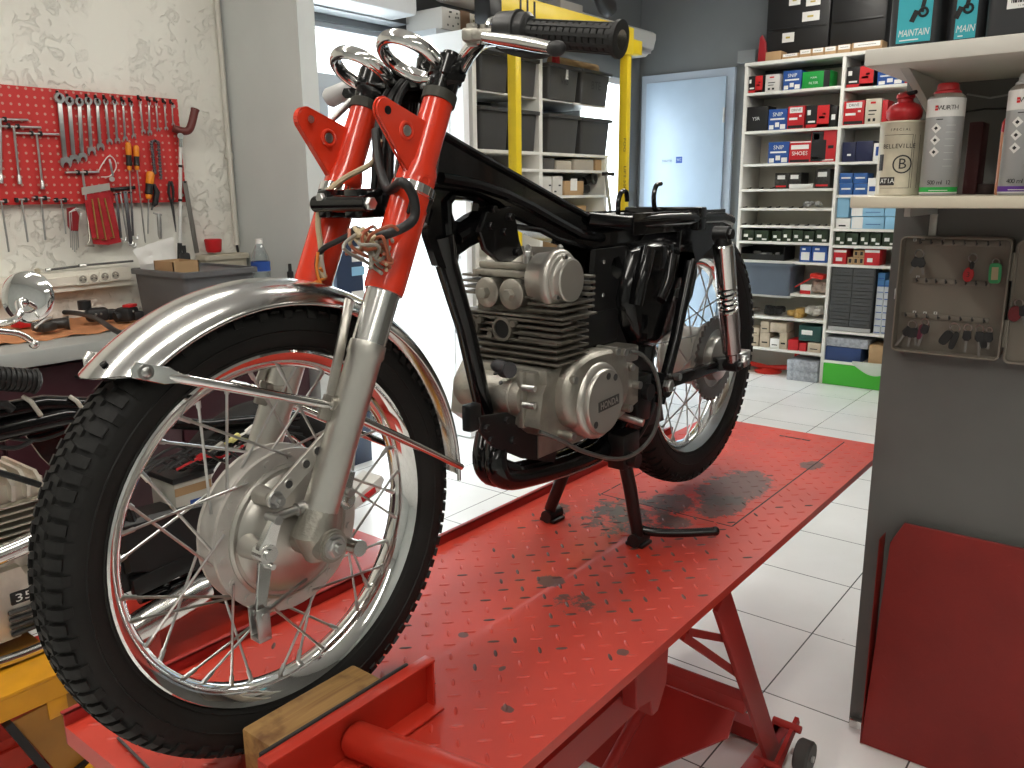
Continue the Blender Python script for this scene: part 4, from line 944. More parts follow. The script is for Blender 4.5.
m.bx((PL, PY0, PZ-.03), (PL+.004, PY1, PZ-.006)).bx((PR-.004, PY0, PZ-.018), (PR, PY1, PZ-.006)).bx((PL+.004, PY1-.004, PZ-.03), (PR-.004, PY1, PZ-.006)).bx((PL+.004, PY0, PZ-.03), (PR-.004, PY0+.004, PZ-.006))
# rolled checker lozenges
px_, py_ = .0265, .0265
row = 0; y = PY0+.03
while y < PY1-.02:
    x = PL+.03 + (0 if row % 2 == 0 else px_); col = 0
    while x < PR-.02:
        a = 0.62 if ((col+row) % 2 == 0) else -0.95
        if row % 2: a = -a+0.0
        a = (PI*.25 if (row % 2 == 0) else -PI*.25)
        wear = math.exp(-(((x-.06)/.22)**2+((y-.78)/.36)**2))
        m.mi = 1 if random.random() < .85*wear else 0
        ca, sa = math.cos(a), math.sin(a); L, W = .0120, .0030
        ring0 = []; ring1 = []
        for k in range(8):
            t = 2*PI*k/8; u = L*math.cos(t); v_ = W*math.sin(t)*1.25
            ring0.append(V((x+u*ca-v_*sa, y+u*sa+v_*ca, PZ-.0004))); u *= .72; v_ *= .45
            ring1.append(V((x+u*ca-v_*sa, y+u*sa+v_*ca, PZ+.0016)))
        m.loft([ring0, ring1]); x += 2*px_; col += 1
    y += py_; row += 1
m.mi = 2   # cut lines of the drop-out plate
hx0, hx1, hy0, hy1 = -.15, .203, 1.075, 1.90
for a, b in (((hx0, hy0-.002, PZ+.0001), (hx1, hy0+.002, PZ+.0004)), ((hx1-.002, hy0, PZ+.0001), (hx1+.002, hy1, PZ+.0004)), ((hx0-.002, hy0, PZ+.0001), (hx0+.002, hy1, PZ+.0004))): m.bx(a, b)
m.bx((.02, 1.845, PZ+.0001), (.115, 1.855, PZ+.0006))
m.build('platform', [platem, worn, mat('cut line', (.02, .012, .012), .7)], LIFT, sharp=60)
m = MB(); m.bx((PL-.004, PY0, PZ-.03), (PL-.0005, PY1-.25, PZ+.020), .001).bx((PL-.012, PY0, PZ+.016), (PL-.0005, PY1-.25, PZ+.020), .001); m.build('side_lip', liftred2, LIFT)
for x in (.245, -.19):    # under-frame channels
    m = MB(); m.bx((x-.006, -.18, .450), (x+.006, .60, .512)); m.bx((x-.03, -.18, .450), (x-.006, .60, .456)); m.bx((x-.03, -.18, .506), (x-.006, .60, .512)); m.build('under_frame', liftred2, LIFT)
for x in (.285, -.225):
    m = MB(); m.prism([V((x, .50, .582)), V((x, .62, .582)), V((x, .615, .50)), V((x, .585, .455)), V((x, .565, .455)), V((x, .555, .49)), V((x, .505, .50))], (-.03, 0, 0), .002); m.build('hinge_lug', liftred2, LIFT)
for x in (.305, -.235):
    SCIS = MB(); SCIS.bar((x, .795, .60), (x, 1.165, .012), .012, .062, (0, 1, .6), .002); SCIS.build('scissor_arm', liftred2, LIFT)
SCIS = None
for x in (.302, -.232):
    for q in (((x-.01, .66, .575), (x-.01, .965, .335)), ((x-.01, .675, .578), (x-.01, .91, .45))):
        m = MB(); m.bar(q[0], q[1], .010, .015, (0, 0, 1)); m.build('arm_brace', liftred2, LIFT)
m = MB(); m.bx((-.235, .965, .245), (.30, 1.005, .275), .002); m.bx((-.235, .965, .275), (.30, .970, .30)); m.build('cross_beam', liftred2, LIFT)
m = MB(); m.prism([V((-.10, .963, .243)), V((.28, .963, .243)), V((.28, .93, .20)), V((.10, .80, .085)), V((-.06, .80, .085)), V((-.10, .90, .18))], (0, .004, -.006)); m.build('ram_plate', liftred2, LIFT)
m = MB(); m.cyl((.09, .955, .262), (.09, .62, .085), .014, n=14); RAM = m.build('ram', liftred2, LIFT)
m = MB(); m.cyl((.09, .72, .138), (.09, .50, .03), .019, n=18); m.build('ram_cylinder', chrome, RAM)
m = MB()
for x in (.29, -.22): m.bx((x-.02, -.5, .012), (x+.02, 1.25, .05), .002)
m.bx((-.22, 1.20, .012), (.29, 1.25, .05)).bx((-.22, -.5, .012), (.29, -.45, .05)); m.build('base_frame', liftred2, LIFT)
m = MB(); m.prism([V((.335, 1.06, .03)), V((.335, 1.24, .10)), V((.335, 1.25, .08)), V((.335, 1.13, .02))], (-.01, 0, 0)); m.cyl((.28, 1.215, .085), (.35, 1.215, .085), .010, n=10); m.cyl((.28, 1.10, .045), (.345, 1.10, .045), .009, n=10); m.build('caster_bracket', liftred2, LIFT)
m = MB(); m.lathe([(.012, -.018), (.036, -.018), (.040, -.013), (.040, .013), (.036, .018), (.012, .018)], (.372, 1.185, .0405), (1, 0, 0), 32, caps=True)
CW = m.build('caster_wheel', mat('grey caster rubber', (.06, .058, .055), .6), LIFT)
m = MB(); m.cyl((.34, 1.185, .0405), (.395, 1.185, .0405), .008, n=12); m.build('caster_axle', steel, CW)
# wheel clamp: two jaws on the platform and the pushing tube
JX = .120
m = MB()
ja, jb = -.137, .158
m.bx((JX-.002, ja, PZ+.003), (JX+.004, jb, .712), .001); m.bx((JX-.002, ja, .709), (JX+.019, jb, .713), .001); m.bx((JX+.004, ja, PZ+.003), (JX+.034, jb, PZ+.007), .001)
for y in (ja+.002, jb-.004): m.bx((JX+.004, y-.002, PZ+.0071), (JX+.018, y+.002, .7088))
J = m.build('clamp_jaw', liftred, LIFT)
m = MB(); m.bx((JX-.007, ja+.006, .69), (JX-.0022, jb-.035, .7155), .001); m.build('rubber_strip', mat('dark rubber strip', (.03, .028, .027), .7), J)
m = MB(); m.tube([AZ(118, 738, PZ+.004), AZ(150, 770, PZ+.004), AZ(180, 800, PZ+.004)], .0022, 8); m.build('release_pin', darksteel, LIFT)
m = MB(); m.tube([V((JX+.006, .005, .664)), V((JX+.012, .005, .664)), V((.36, .045, .664)), V((.42, .055, .664))], [.020, .0245, .0245, .0245], 28); m.build('clamp_tube', liftred, LIFT)
# wooden block between the tyre and the jaw
def wood_mat():
    m = bpy.data.materials.new('old spruce'); m.use_nodes = True; nt = m.node_tree; b = nt.nodes['Principled BSDF']; b.inputs['Roughness'].default_value = .65
    tc = nt.nodes.new('ShaderNodeTexCoord'); mp = nt.nodes.new('ShaderNodeMapping'); mp.inputs['Scale'].default_value = (60, 5, 60); nt.links.new(tc.outputs['Object'], mp.inputs['Vector'])
    n = nt.nodes.new('ShaderNodeTexNoise'); n.inputs['Scale'].default_value = 1; n.inputs['Detail'].default_value = 5; n.inputs['Distortion'].default_value = 1.2; nt.links.new(mp.outputs[0], n.inputs['Vector'])
    r = nt.nodes.new('ShaderNodeValToRGB'); r.color_ramp.elements[0].position = .3; r.color_ramp.elements[0].color = (.27, .135, .045, 1); r.color_ramp.elements[1].position = .68; r.color_ramp.elements[1].color = (.47, .27, .09, 1); nt.links.new(n.outputs['Fac'], r.inputs['Fac'])
    n2 = nt.nodes.new('ShaderNodeTexNoise'); n2.inputs['Scale'].default_value = 22; n2.inputs['Detail'].default_value = 4; nt.links.new(tc.outputs['Object'], n2.inputs['Vector'])
    mr = nt.nodes.new('ShaderNodeMapRange'); mr.inputs['From Min'].default_value = .52; mr.inputs['From Max'].default_value = .68; mr.inputs['To Max'].default_value = .85; nt.links.new(n2.outputs['Fac'], mr.inputs['Value'])
    mx = nt.nodes.new('ShaderNodeMixRGB'); mx.inputs['Color2'].default_value = (.14, .055, .018, 1); nt.links.new(mr.outputs['Result'], mx.inputs['Fac']); nt.links.new(r.outputs['Color'], mx.inputs['Color1']); nt.links.new(mx.outputs['Color'], b.inputs['Base Color'])
    bp = nt.nodes.new('ShaderNodeBump'); bp.inputs['Strength'].default_value = .35; bp.inputs['Distance'].default_value = .004; nt.links.new(n.outputs['Fac'], bp.inputs['Height']); nt.links.new(bp.outputs['Normal'], b.inputs['Normal'])
    return m
woodm = wood_mat()
m = MB(); m.bx((.048, -.112, PZ+.0015), (JX-.0075, .078, .711), .004)
m.build('wood_block', woodm, label='worn brown timber block wedged between the front tyre and the red clamp jaw', cat='wood block')

# ------------------------------------------------------------------ second motorcycle, on its own low lift at the left
B2 = thing('motorcycle', 'stripped older motorcycle with alloy engine and round chrome mirror, half hidden behind the front wheel', 'motorcycle', (-1.15, .3, .30))
X2 = -1.0
alu2 = mat('old polished alloy', (.70, .66, .58), .35, .9, var=.2, vscale=14, bump=.1, bscale=60)
# engine: finned head, cylinder, case
m = MB(); m.bx((-1.28, -.22, .56), (-1.06, .12, .72))
for k in range(8):
    z = .575+.016*k; m.bx((-1.30, -.24, z), (-1.02, .135, z+.005), .001)
E2 = m.build('cylinder_block', alu2, B2); E2.location.z += .032
m = MB()
for k in range(11):
    y = -.215+.031*k; zt = .745+.035*math.sin(PI*(k+.5)/11)
    m.prism([V((-1.26, y, .70)), V((-1.02, y, .70)), V((-1.01, y, zt-.03)), V((-1.05, y, zt)), V((-1.22, y, zt))], (0, .008, 0))
m.bx((-1.25, -.2, .69), (-1.04, .11, .735)); m.build('cylinder_head', alu2, E2)
m = MB(); m.loft([[V((x, cy, cz)) for cy, cz in ((-.30, .50), (-.22, .57), (.10, .58), (.20, .52), (.22, .44), (.14, .39), (-.22, .385), (-.31, .43))] for x in (-1.28, -1.02)])
CK2 = m.build('crankcase', alu2, E2)
m = MB(); m.lathe([(.075, -.02), (.078, .01), (.070, .026), (.05, .032)], (-1.02, .055, .472), (1, 0, 0), 40, caps=True); m.loft([[V((x, cy, cz)) for cy, cz in ((-.26, .555), (.02, .56), (.05, .47), (.0, .40), (-.26, .40))] for x in (-1.02, -.99)]); m.build('clutch_cover', alu2, E2)
p = AX(18, 590, -.985)
m = MB(); m.mi = 0; m.bx((-.992, -.01, .478), (-.985, .062, .506), .002); m.mi = 1; m.text('350', (-.985, .026, .492), (0, 1, 0), (0, 0, 1), .026, .0006, .055)
m.build('capacity_badge', [inkb, inkw], E2)
m = MB(); m.tube(smooth_path([V((-1.02, -.20, .62)), V((-.985, -.10, .60)), V((-.965, .02, .615)), V((-.965, .12, .635)), V((-.98, .20, .64))], 5), .022, 14); m.build('exhaust_pipe', chrome, E2)
m = MB()
for k in range(4): m.bx((-.99, -.02, .408+.017*k), (-.978, .09, .417+.017*k), .003)
m.build('case_ribs', darksteel, E2)
m = MB(); m.tube(smooth_path([V((-.975, -.25, .43)), V((-.955, -.10, .392)), V((-.955, .03, .383)), V((-.965, .12, .392)), V((-1.0, .18, .42))], 5), .0125, 12); m.build('crash_bar', chrome, B2).location.z += .022
# frame tubes, grip, cables
m = MB(); m.tube([V((-1.0, -.20, .945)), V((-1.0, .12, .940)), V((-1.0, .22, .915))], .020, 14); m.tube([V((-.99, -.2, .895)), V((-.99, .15, .905)), V((-1.0, .3, .88))], .022, 14)
m.prism([V((-1.0, .05, .93)), V((-1.0, .25, .92)), V((-1.0, .26, .78)), V((-1.0, .14, .76)), V((-1.0, .10, .82))], (-.01, 0, 0))
m.tube([V((-1.08, .18, .88)), V((-1.08, .55, .78)), V((-1.08, .85, .74))], .016, 12); m.tube([V((-1.05, .25, .86)), V((-1.05, .30, .60)), V((-1.05, .38, .36))], .016, 12); m.tube([V((-1.05, .30, .38)), V((-1.05, .80, .36))], .016, 12)
m.bx((-1.2, .20, .70), (-1.06, .32, .80), .01)
F2 = m.build('frame', blackgloss, B2)
m = MB()
for q in ((34, 405), (80, 405)):
    p = AX(q[0], q[1], -.985); m.tube([p+V((0, -.02, .024)), p+V((.012, -.01, .012)), p+V((.012, .005, -.02)), p+V((0, .012, -.03))], .005, 8)
m.build('cable_tie', mat('pale tape', (.45, .42, .36), .5), F2)
m = MB(); m.tube(smooth_path([AX(-20, 430, -.99), AX(10, 438, -.985), AX(40, 440, -.98), AX(70, 430, -.985)], 5), .004, 8); m.tube(smooth_path([AX(-10, 470, -.97), AX(18, 478, -.97), AX(40, 485, -.97)], 5), .007, 8); m.tube(smooth_path([AX(-10, 445, -.98), AX(15, 448, -.98), AX(34, 440, -.98)], 5), .005, 8); m.tube([AX(-5, 405, -.97), AX(6, 405, -.97), AX(12, 410, -.97)], .01, 8); m.build('cable', blacksatin, B2)
m = MB(); ga2, gb2 = AX(-20, 377, -.98), AX(33, 381, -.98); d = gb2-ga2; n_ = d.normalized(); gp = []; gr = []
for k in range(10):
    for u, r in ((0, .026), (.6, .026), (.7, .023), (.95, .023)): gp.append(ga2+d*((k+u)/10)); gr.append(r)
m.tube(gp+[gb2, gb2+n_*.004, gb2+n_*.010], gr+[.026, .029, .022], 20); G2 = m.build('handlebar_grip', rubber2, B2)
m = MB(); m.tube([gb2+n_*.010, gb2+n_*.016], [.014, .010], 14); m.build('grip_end', steel, G2)
# mirror
mc = AX(26, 297, -.93); md = V((.55, -.70, .12)).normalized()
m = MB(); m.lathe([(.0, .0105), (.012, .0103), (.026, .0088), (.040, .0055), (.050, .001), (.0535, -.002), (.0545, -.008), (.0515, -.0105), (.0, -.0105)], mc, md, 48); MR = m.build('mirror', chrome, B2, sharp=50)
m = MB(); e = mc+md*.0105+V((0, 0, -.003))+CU*(-.008); m.tube(smooth_path([e, e+md*.016-CU*.002, AX(20, 315, -.885), AX(8, 322, -.90), AX(-14, 325, -.92), AX(-40, 330, -.94)], 5), [.0105, .010, .009]+[.0075]*23, 12); m.build('mirror_stem', chrome, MR)
m = MB(); m.tube(smooth_path([AX(-30, 327, -.86), AX(0, 331, -.87), AX(20, 334, -.88), AX(34, 343, -.88)], 5), .0065, 10); m.sphere(AX(34, 344, -.88), .010, (1, 1, 1), 10, 8); m.build('brake_lever', polished, B2)
# parts seen through the spokes: battery, muffler, rear tyre, tail lamp
m = MB(); m.mi = 0; m.bx((-1.16, .42, .575), (-1.04, .53, .655), .004); m.mi = 1; m.bx((-1.165, .415, .655), (-1.035, .535, .672), .003); m.mi = 2; m.bx((-1.0395, .42, .62), (-1.0385, .525, .642)); m.mi = 3; m.bx((-1.0395, .46, .585), (-1.0385, .525, .60)); m.build('battery', [mat('translucent white case', (.55, .54, .48), .4), inkb, card, inkblue], B2)
m = MB()
for k in range(10):
    a = V((-1.06+.02*(k % 3), .30+.02*k, .70+.008*(k % 4))); m.tube(smooth_path([a, a+V((.02, .08, .03)), a+V((.0, .16, -.02)), a+V((-.02, .26, .02)), a+V((0, .36, .0))], 5), .004, 7)
m.build('wiring_loom', blacksatin, B2)
for k, cm in enumerate((inkred, grey_w, mat('yellow connector', (.6, .55, .2), .5), whitep)):
    m = MB(); a = V((-1.02, .42+.05*k, .70+.012*k)); 
    m.tube(smooth_path([a, a+V((.015, .07, .02)), a+V((.0, .13, .0)), a+V((0, .2, .015))], 5), .0035, 7); m.box(a+V((.01, .07, .022)), (.014, .03, .014), Mx.Rotation(.4, 3, 'X'), .002); m.build('wire_lead', cm, B2)
m = MB(); m.lathe([(.02, -.11), (.036, -.10), (.040, -.06), (.040, .10), (.034, .12), (.018, .125)], (-1.0, .34, .345), (.0, 1, .18), 28, caps=True); m.build('muffler', polished, B2)
m = MB(); wc = V((-1.13, .74, .49)); w = .05; h = .085
hf = [(0, .03), (.02, w*.95), (.045, w), (.07, w*.8), (.084, w*.4)]
m.ring(wc, (1, 0, 0), .225, hf+[(a, -b) for a, b in hf[::-1]], 72)
T2 = m.build('rear_tire', rubber, B2)
m = MB(); m.ring(wc, (1, 0, 0), .222, [(.012, .032), (-.004, .02), (-.010, 0), (-.004, -.02), (.012, -.032), (.008, -.034), (-.010, -.02), (-.016, 0), (-.010, .02), (.008, .034)], 64); m.build('rear_rim', chrome, B2)
m = MB(); a = math.radians(215); q = wc+V((w+.001, .270*math.cos(a), .270*math.sin(a))); m.text('Dunlop', q, (0, .82, .57), (0, -.57, .82), .032, .001, .10); m.build('tire_lettering', inkw, T2)
m = MB(); m.lathe([(.03, -.06), (.07, -.05), (.075, .05), (.03, .06)], wc, (1, 0, 0), 36, caps=True)
for k in range(18):
    a = 2*PI*k/18; m.cyl(wc+V((.045, .06*math.cos(a), .06*math.sin(a))), wc+V((0, .22*math.cos(a+.5), .22*math.sin(a+.5))), .002, n=6)
m.build('rear_hub', brushed, B2)
m = MB(); m.prism([V((-1.03, y, z)) for y, z in ((.26, .60), (.62, .58), (.95, .62), (1.0, .56), (.80, .46), (.62, .42), (.44, .40), (.27, .46))], (-.10, 0, 0), .01); m.build('side_cover', blacksatin, B2)
m = MB(); m.bar((-1.04, .28, .42), (-1.04, .80, .47), .03, .05, (0, 0, 1), .006); m.bx((-1.16, .24, .40), (-1.05, .40, .56), .02); m.build('swing_arm', blacksatin, B2)
m = MB(); tl = AX(362, 494, -1.0); m.loft([[tl+V((x, y, z)) for y, z in ((-.07, -.03), (.05, .0), (.07, .035), (.06, .05), (-.05, .01))] for x in (-.06, .03)]); TL = m.build('tail_cowl', whitep, B2)
m = MB(); m.box(tl+V((.032, 0, .005)), (.006, .06, .02), Mx.Rotation(.3, 3, 'X'), .003); m.build('red_reflector', inkred, TL)
# its low red lift
L2 = thing('lift_table', 'low red lift table under the half hidden motorcycle beyond the front wheel', 'lift table', (-1.15, .4, 0))
m = MB(); m.bx((-1.46, -.25, .17), (-.98, 1.25, .18)).bx((-.988, -.25, .12), (-.98, 1.25, .17)).bx((-.995, -.25, .18), (-.988, 1.25, .205)); m.build('platform', liftred, L2)
m = MB(); m.bx((-1.4, -.2, .0), (-1.36, 1.2, .04)).bx((-1.06, -.2, .0), (-1.02, 1.2, .04)).bar((-1.04, -.1, .04), (-1.04, .9, .16), .03, .03).bar((-1.38, -.1, .04), (-1.38, .9, .16), .03, .03); m.build('base_frame', liftred2, L2)
for q in (((-1.03, .20, .1805), (-1.0, .32, .36)), ((-1.03, .60, .1805), (-1.0, .66, .30))):
    m = MB(); m.bx(q[0], q[1], .004); m.build('stand_post', liftred, L2)
# yellow jack stand in front
JS = thing('jack_stand', 'ochre yellow steel motorcycle jack with dark panel at the lower left', 'jack stand', (-.9, -.05, 0))
m = MB(); a, b, c_, d_ = AX(-25, 672, -.92), AX(52, 652, -.92), AX(60, 682, -.84), AX(14, 700, -.80)
zt = .392
m.bx((-1.10, -.35, zt-.008), (-.84, .045, zt), .002).bx((-.846, -.35, zt-.055), (-.84, .045, zt-.008)).bx((-1.10, .039, zt-.055), (-.846, .045, zt-.008))
m.bx((-.88, -.02, zt-.10), (-.842, .02, zt-.055), .002); JP = m.build('jack_plate', ochre, JS)
m = MB(); m.prism([V((-.845, -.09, .325)), V((-.845, .03, .335)), V((-.845, .10, .18)), V((-.845, -.01, .14))], (-.006, 0, 0), .001); m.build('jack_panel', mat('brown ochre panel', (.34, .15, .02), .4, var=.3, vscale=6), JS)
m = MB(); m.bar((-.842, -.10, .33), (-.842, -.02, .13), .02, .016, (0, 1, 0)).bar((-.842, .035, .335), (-.842, .105, .16), .02, .012, (0, 1, 0)).bar((-.842, -.02, .135), (-.842, .11, .175), .02, .016); m.build('jack_frame', blacksatin, JS)
m = MB(); m.bar((-.83, -.22, .33), (-.80, .0, .06), .035, .03, (0, 1, 0), .003).bar((-.83, -.02, .10), (-.83, .20, .20), .03, .05, (0, 0, 1), .003); m.bx((-1.1, -.3, 0), (-.82, .1, .03), .002); m.build('jack_arm', ochre, JS)
m = MB(); m.cyl((-.855, .06, .345), (-.80, .06, .345), .016, n=16); m.build('jack_bolt', darksteel, JS)
# ------------------------------------------------------------------ workbench along the plaster wall
BZ, BXF = .892, -2.0
benchtop = mat('grey green bench top', (.36, .375, .36), .45, 0, var=.08, vscale=6)
BEN = thing('workbench', 'long grey topped workbench with dark maroon front under the red tool panel', 'workbench', (-2.3, .6, 0))
m = MB(); m.bx((WX+.002, -2.2, BZ-.055), (BXF, 1.70, BZ), .006); m.build('worktop', benchtop, BEN)
m = MB(); m.bx((WX+.03, -2.1, 0), (BXF-.10, 1.62, .0598)); m.build('plinth', blacksatin, BEN)
m = MB(); m.bx((WX+.004, -2.15, .06), (BXF-.06, 1.66, BZ-.0555)); m.build('cabinet_body', mat('dark maroon cabinet', (.035, .010, .014), .4, 0, var=.2), BEN)
for k in range(6):
    y0 = -2.13+.632*k; m = MB(); m.bx((BXF-.0595, y0, .09), (BXF-.045, y0+.62, BZ-.07), .003); dr_ = m.build('cabinet_door', mat('dark maroon door', (.040, .011, .016), .35, 0, var=.2), BEN)
    h = MB(); h.tube([(BXF-.046, y0+.25, BZ-.12), (BXF-.02, y0+.25, BZ-.12), (BXF-.02, y0+.37, BZ-.12), (BXF-.046, y0+.37, BZ-.12)], .006, 8); h.build('door_handle', darksteel, dr_)
# red perforated tool panel
PX = WX+.03
ptl, pbr = AX(0, 86, PX), AX(186, 202, PX)
py0, py1, pz0, pz1 = -.35, pbr.y+.005, pbr.z, AX(92, 92, PX).z
def peg_mat():
    m = bpy.data.materials.new('red perforated steel'); m.use_nodes = True; nt = m.node_tree; b = nt.nodes['Principled BSDF']; b.inputs['Roughness'].default_value = .45
    tc = nt.nodes.new('ShaderNodeTexCoord'); mp = nt.nodes.new('ShaderNodeMapping'); mp.inputs['Scale'].default_value = (0, 1/.0295, 1/.0295); nt.links.new(tc.outputs['Object'], mp.inputs['Vector'])
    fr = nt.nodes.new('ShaderNodeVectorMath'); fr.operation = 'FRACTION'; nt.links.new(mp.outputs[0], fr.inputs[0])
    sb = nt.nodes.new('ShaderNodeVectorMath'); sb.operation = 'SUBTRACT'; sb.inputs[1].default_value = (0, .5, .5); nt.links.new(fr.outputs[0], sb.inputs[0])
    ln = nt.nodes.new('ShaderNodeVectorMath'); ln.operation = 'LENGTH'; nt.links.new(sb.outputs[0], ln.inputs[0])
    lt = nt.nodes.new('ShaderNodeMath'); lt.operation = 'LESS_THAN'; lt.inputs[1].default_value = .17; nt.links.new(ln.outputs['Value'], lt.inputs[0])
    mx = nt.nodes.new('ShaderNodeMixRGB'); mx.inputs['Color1'].default_value = (.56, .030, .028, 1); mx.inputs['Color2'].default_value = (.58, .30, .24, 1); nt.links.new(lt.outputs[0], mx.inputs['Fac']); nt.links.new(mx.outputs[0], b.inputs['Base Color'])
    bp = nt.nodes.new('ShaderNodeBump'); bp.invert = True; bp.inputs['Strength'].default_value = .3; bp.inputs['Distance'].default_value = .003; nt.links.new(lt.outputs[0], bp.inputs['Height']); nt.links.new(bp.outputs['Normal'], b.inputs['Normal'])
    return m
pegm = peg_mat()
m = MB(); m.bx((PX-.003, py0, pz0), (PX, py1, pz1)); m.bx((PX-.022, py0, pz0), (PX-.003, py0+.003, pz1)); m.bx((PX-.022, py1-.003, pz0), (PX-.003, py1, pz1)); m.bx((PX-.022, py0, pz1-.003), (PX-.003, py1, pz1)); m.bx((PX-.022, py0, pz0), (PX-.003, py1, pz0+.003))
PEG = m.build('pegboard', pegm, label='red perforated steel tool panel screwed to the cream plaster wall', cat='tool panel')
m = MB()
for (y, z) in ((py1-.022, pz1-.03), (py1-.022, pz0+.03)): m.cyl((PX, y, z), (PX+.003, y, z), .008, n=12)
m.build('panel_screw', steel, PEG)
def T(px, py, dx=.012): return AX(px, py, PX+dx)
def peg(t, px, py, dx):
    h = MB(); p = T(px, py, dx); h.cyl((PX+.0003, p.y, p.z), (p.x+.003, p.y, p.z), .0028, n=8); h.build('hook', blacksatin, t)
def hook(y, z, parent):
    h = MB(); h.tube([(PX+.0002, y, z+.012), (PX+.012, y, z+.010), (PX+.020, y, z-.001), (PX+.024, y, z+.006)], .0032, 6); h.bx((PX+.0002, y-.005, z+.004), (PX+.003, y+.005, z+.022)); h.build('hook', blacksatin, parent)
def spanner(a, b, s, label, grp, double=False, hk=True):
    # a: ring centre (top), b: open jaw centre
    a, b = V(a), V(b); d = (b-a).normalized(); n = V((1, 0, 0)); sd = d.cross(n).normalized(); L = (b-a).length
    t = thing('combination_spanner' if not double else 'open_end_spanner', label, 'spanner', a, grp)
    m = MB(); th = .006*s; w = .0065*s
    if not double: m.ring(a, n, .0105*s, [(-.0042*s, -th*.8), (.0042*s, -th*.8), (.0042*s, th*.8), (-.0042*s, th*.8)], 24)
    m.build('ring_end', steel, t) if not double else None
    if double:
        for k in (-1, 1): m.prism([a+sd*k*.002*s, a+sd*k*.011*s-d*.008*s, a+sd*k*.010*s+d*.012*s, a+sd*k*.002*s+d*.014*s] if k > 0 else [a+sd*k*.002*s, a+sd*k*.002*s+d*.014*s, a+sd*k*.010*s+d*.012*s, a+sd*k*.011*s-d*.008*s], n*th)
        m.build('open_end', steel, t)
    m = MB(); m.bar(a+d*.011*s, b-d*.011*s, w*2, th*.8, n, .001); m.build('shank', steel, t)
    m = MB(); jaw = [(-.006, -.012), (.0115, -.008), (.0155, .002), (.014, .014), (.009, .020), (.006, .008), (-.001, .002), (-.007, .006), (-.010, .019), (-.015, .012), (-.0155, .0), (-.0115, -.008)]
    m.prism([b+sd*u*s*1.02+d*v*s for u, v in jaw], n*th); m.build('open_end', steel, t)
    if hk: hook(a.y, a.z+.006, t)
    return t
comb = [((59, 98), (65, 161), 1.35, 'largest combination spanner, first from the left on the red tool panel'),
 ((69, 101), (73.5, 158), 1.2, 'second largest combination spanner, just right of the largest on the red panel'),
 ((79, 102), (82, 156), 1.15, 'combination spanner third from the left in the hanging spanner row'),
 ((88, 101), (91, 150), 1.05, 'combination spanner fourth from the left in the hanging spanner row'),
 ((97, 102), (100, 146), 1.0, 'shiny combination spanner fifth from the left in the hanging spanner row'),
 ((105.5, 102), (109, 141), .78, 'combination spanner sixth from the left, first of the smaller ones'),
 ((114.5, 102.5), (117, 140), .74, 'combination spanner seventh from the left in the hanging spanner row'),
 ((123, 103.5), (125, 138), .66, 'combination spanner eighth from the left, above the yellow screwdriver handles'),
 ((131, 104.5), (133.5, 136), .6, 'thin combination spanner ninth from the left, right above the second screwdriver')]
for a, b, s, l in comb: spanner(T(*a), T(*b), s, l, 'combination spanners on the tool panel')
dbl = [((140, 102), (143, 131), .62, 'small open ended spanner, leftmost of the five at the right of the row'),
 ((149, 103), (149.5, 132), .66, 'small open ended spanner, second of the five at the right of the row'),
 ((156, 104), (158, 129), .55, 'small open ended spanner, third of the five, above the hanging chain'),
 ((164.5, 105), (166, 128), .52, 'small open ended spanner, fourth of the five at the right of the row'),
 ((172, 106), (173, 124), .46, 'shortest open ended spanner, last at the right end of the row')]
for a, b, s, l in dbl: spanner(T(*a), T(*b), s, l, 'open ended spanners on the tool panel', True)
def twrench(h0, h1, top, bot, label, grp, r=.0045, sock=True, dx=.014):
    A, B, P, Q = T(*h0, dx), T(*h1, dx), T(*top, dx), T(*bot, dx)
    t = thing('t_handle_wrench', label, 'wrench', P, grp)
    m = MB(); m.cyl(A, B, r, n=10); m.build('handle', steel, t)
    m = MB(); m.cyl(P, Q, r, n=10); m.build('shaft', steel, t)
    if sock:
        d = (Q-P).normalized(); m = MB(); m.tube([Q-d*.026, Q-d*.022, Q-d*.012, Q-d*.010, Q+d*.008], [r*1.2, .0075, .0075, .0085, .0085], 12); m.build('socket', steel, t)
    for k in (-1, 1):
        m = MB(); m.bx((PX+.0003, P.y+.016*k-.005, P.z-.009), (P.x+.005, P.y+.016*k+.005, P.z+.009), .002); m.build('magnet_clip', blackplast, t)
twrench((-6, 119), (28, 120), (0.5, 119), (1, 181), 'T handle socket wrench at the left photo edge, highest handle', 'long T handle socket wrenches')
twrench((-4, 126), (41, 127.5), (13.5, 126), (19.5, 182), 'long T handle socket wrench, middle one at the left of the tool panel', 'long T handle socket wrenches')
twrench((15, 133), (59, 134.5), (36.5, 133.5), (42.5, 187), 'long T handle socket wrench reaching to the largest spanner', 'long T handle socket wrenches')
twrench((-6, 201), (4, 201.5), (1, 201), (9, 252), 'T handle hex key at the left photo edge, hanging below the panel', 'T handle hex keys along the lower edge', .0036, False)
twrench((16, 199.5), (29, 199.5), (21.5, 200), (28, 242), 'T handle hex key, second along the lower edge of the panel', 'T handle hex keys along the lower edge', .0036, False)
twrench((32, 197.5), (50, 198), (41, 198), (45.5, 240), 'T handle hex key, third along the lower edge of the panel', 'T handle hex keys along the lower edge', .0036, False)
twrench((53, 200), (68, 199.5), (61, 200), (66, 234), 'T handle hex key beside the folded red key set', 'T handle hex keys along the lower edge', .003, False)
twrench((65, 172.5), (99, 172), (82.5, 172.5), (86, 200), 'wide bright T handle above the red pouch', 'T handles in the middle of the panel', .0048, False)
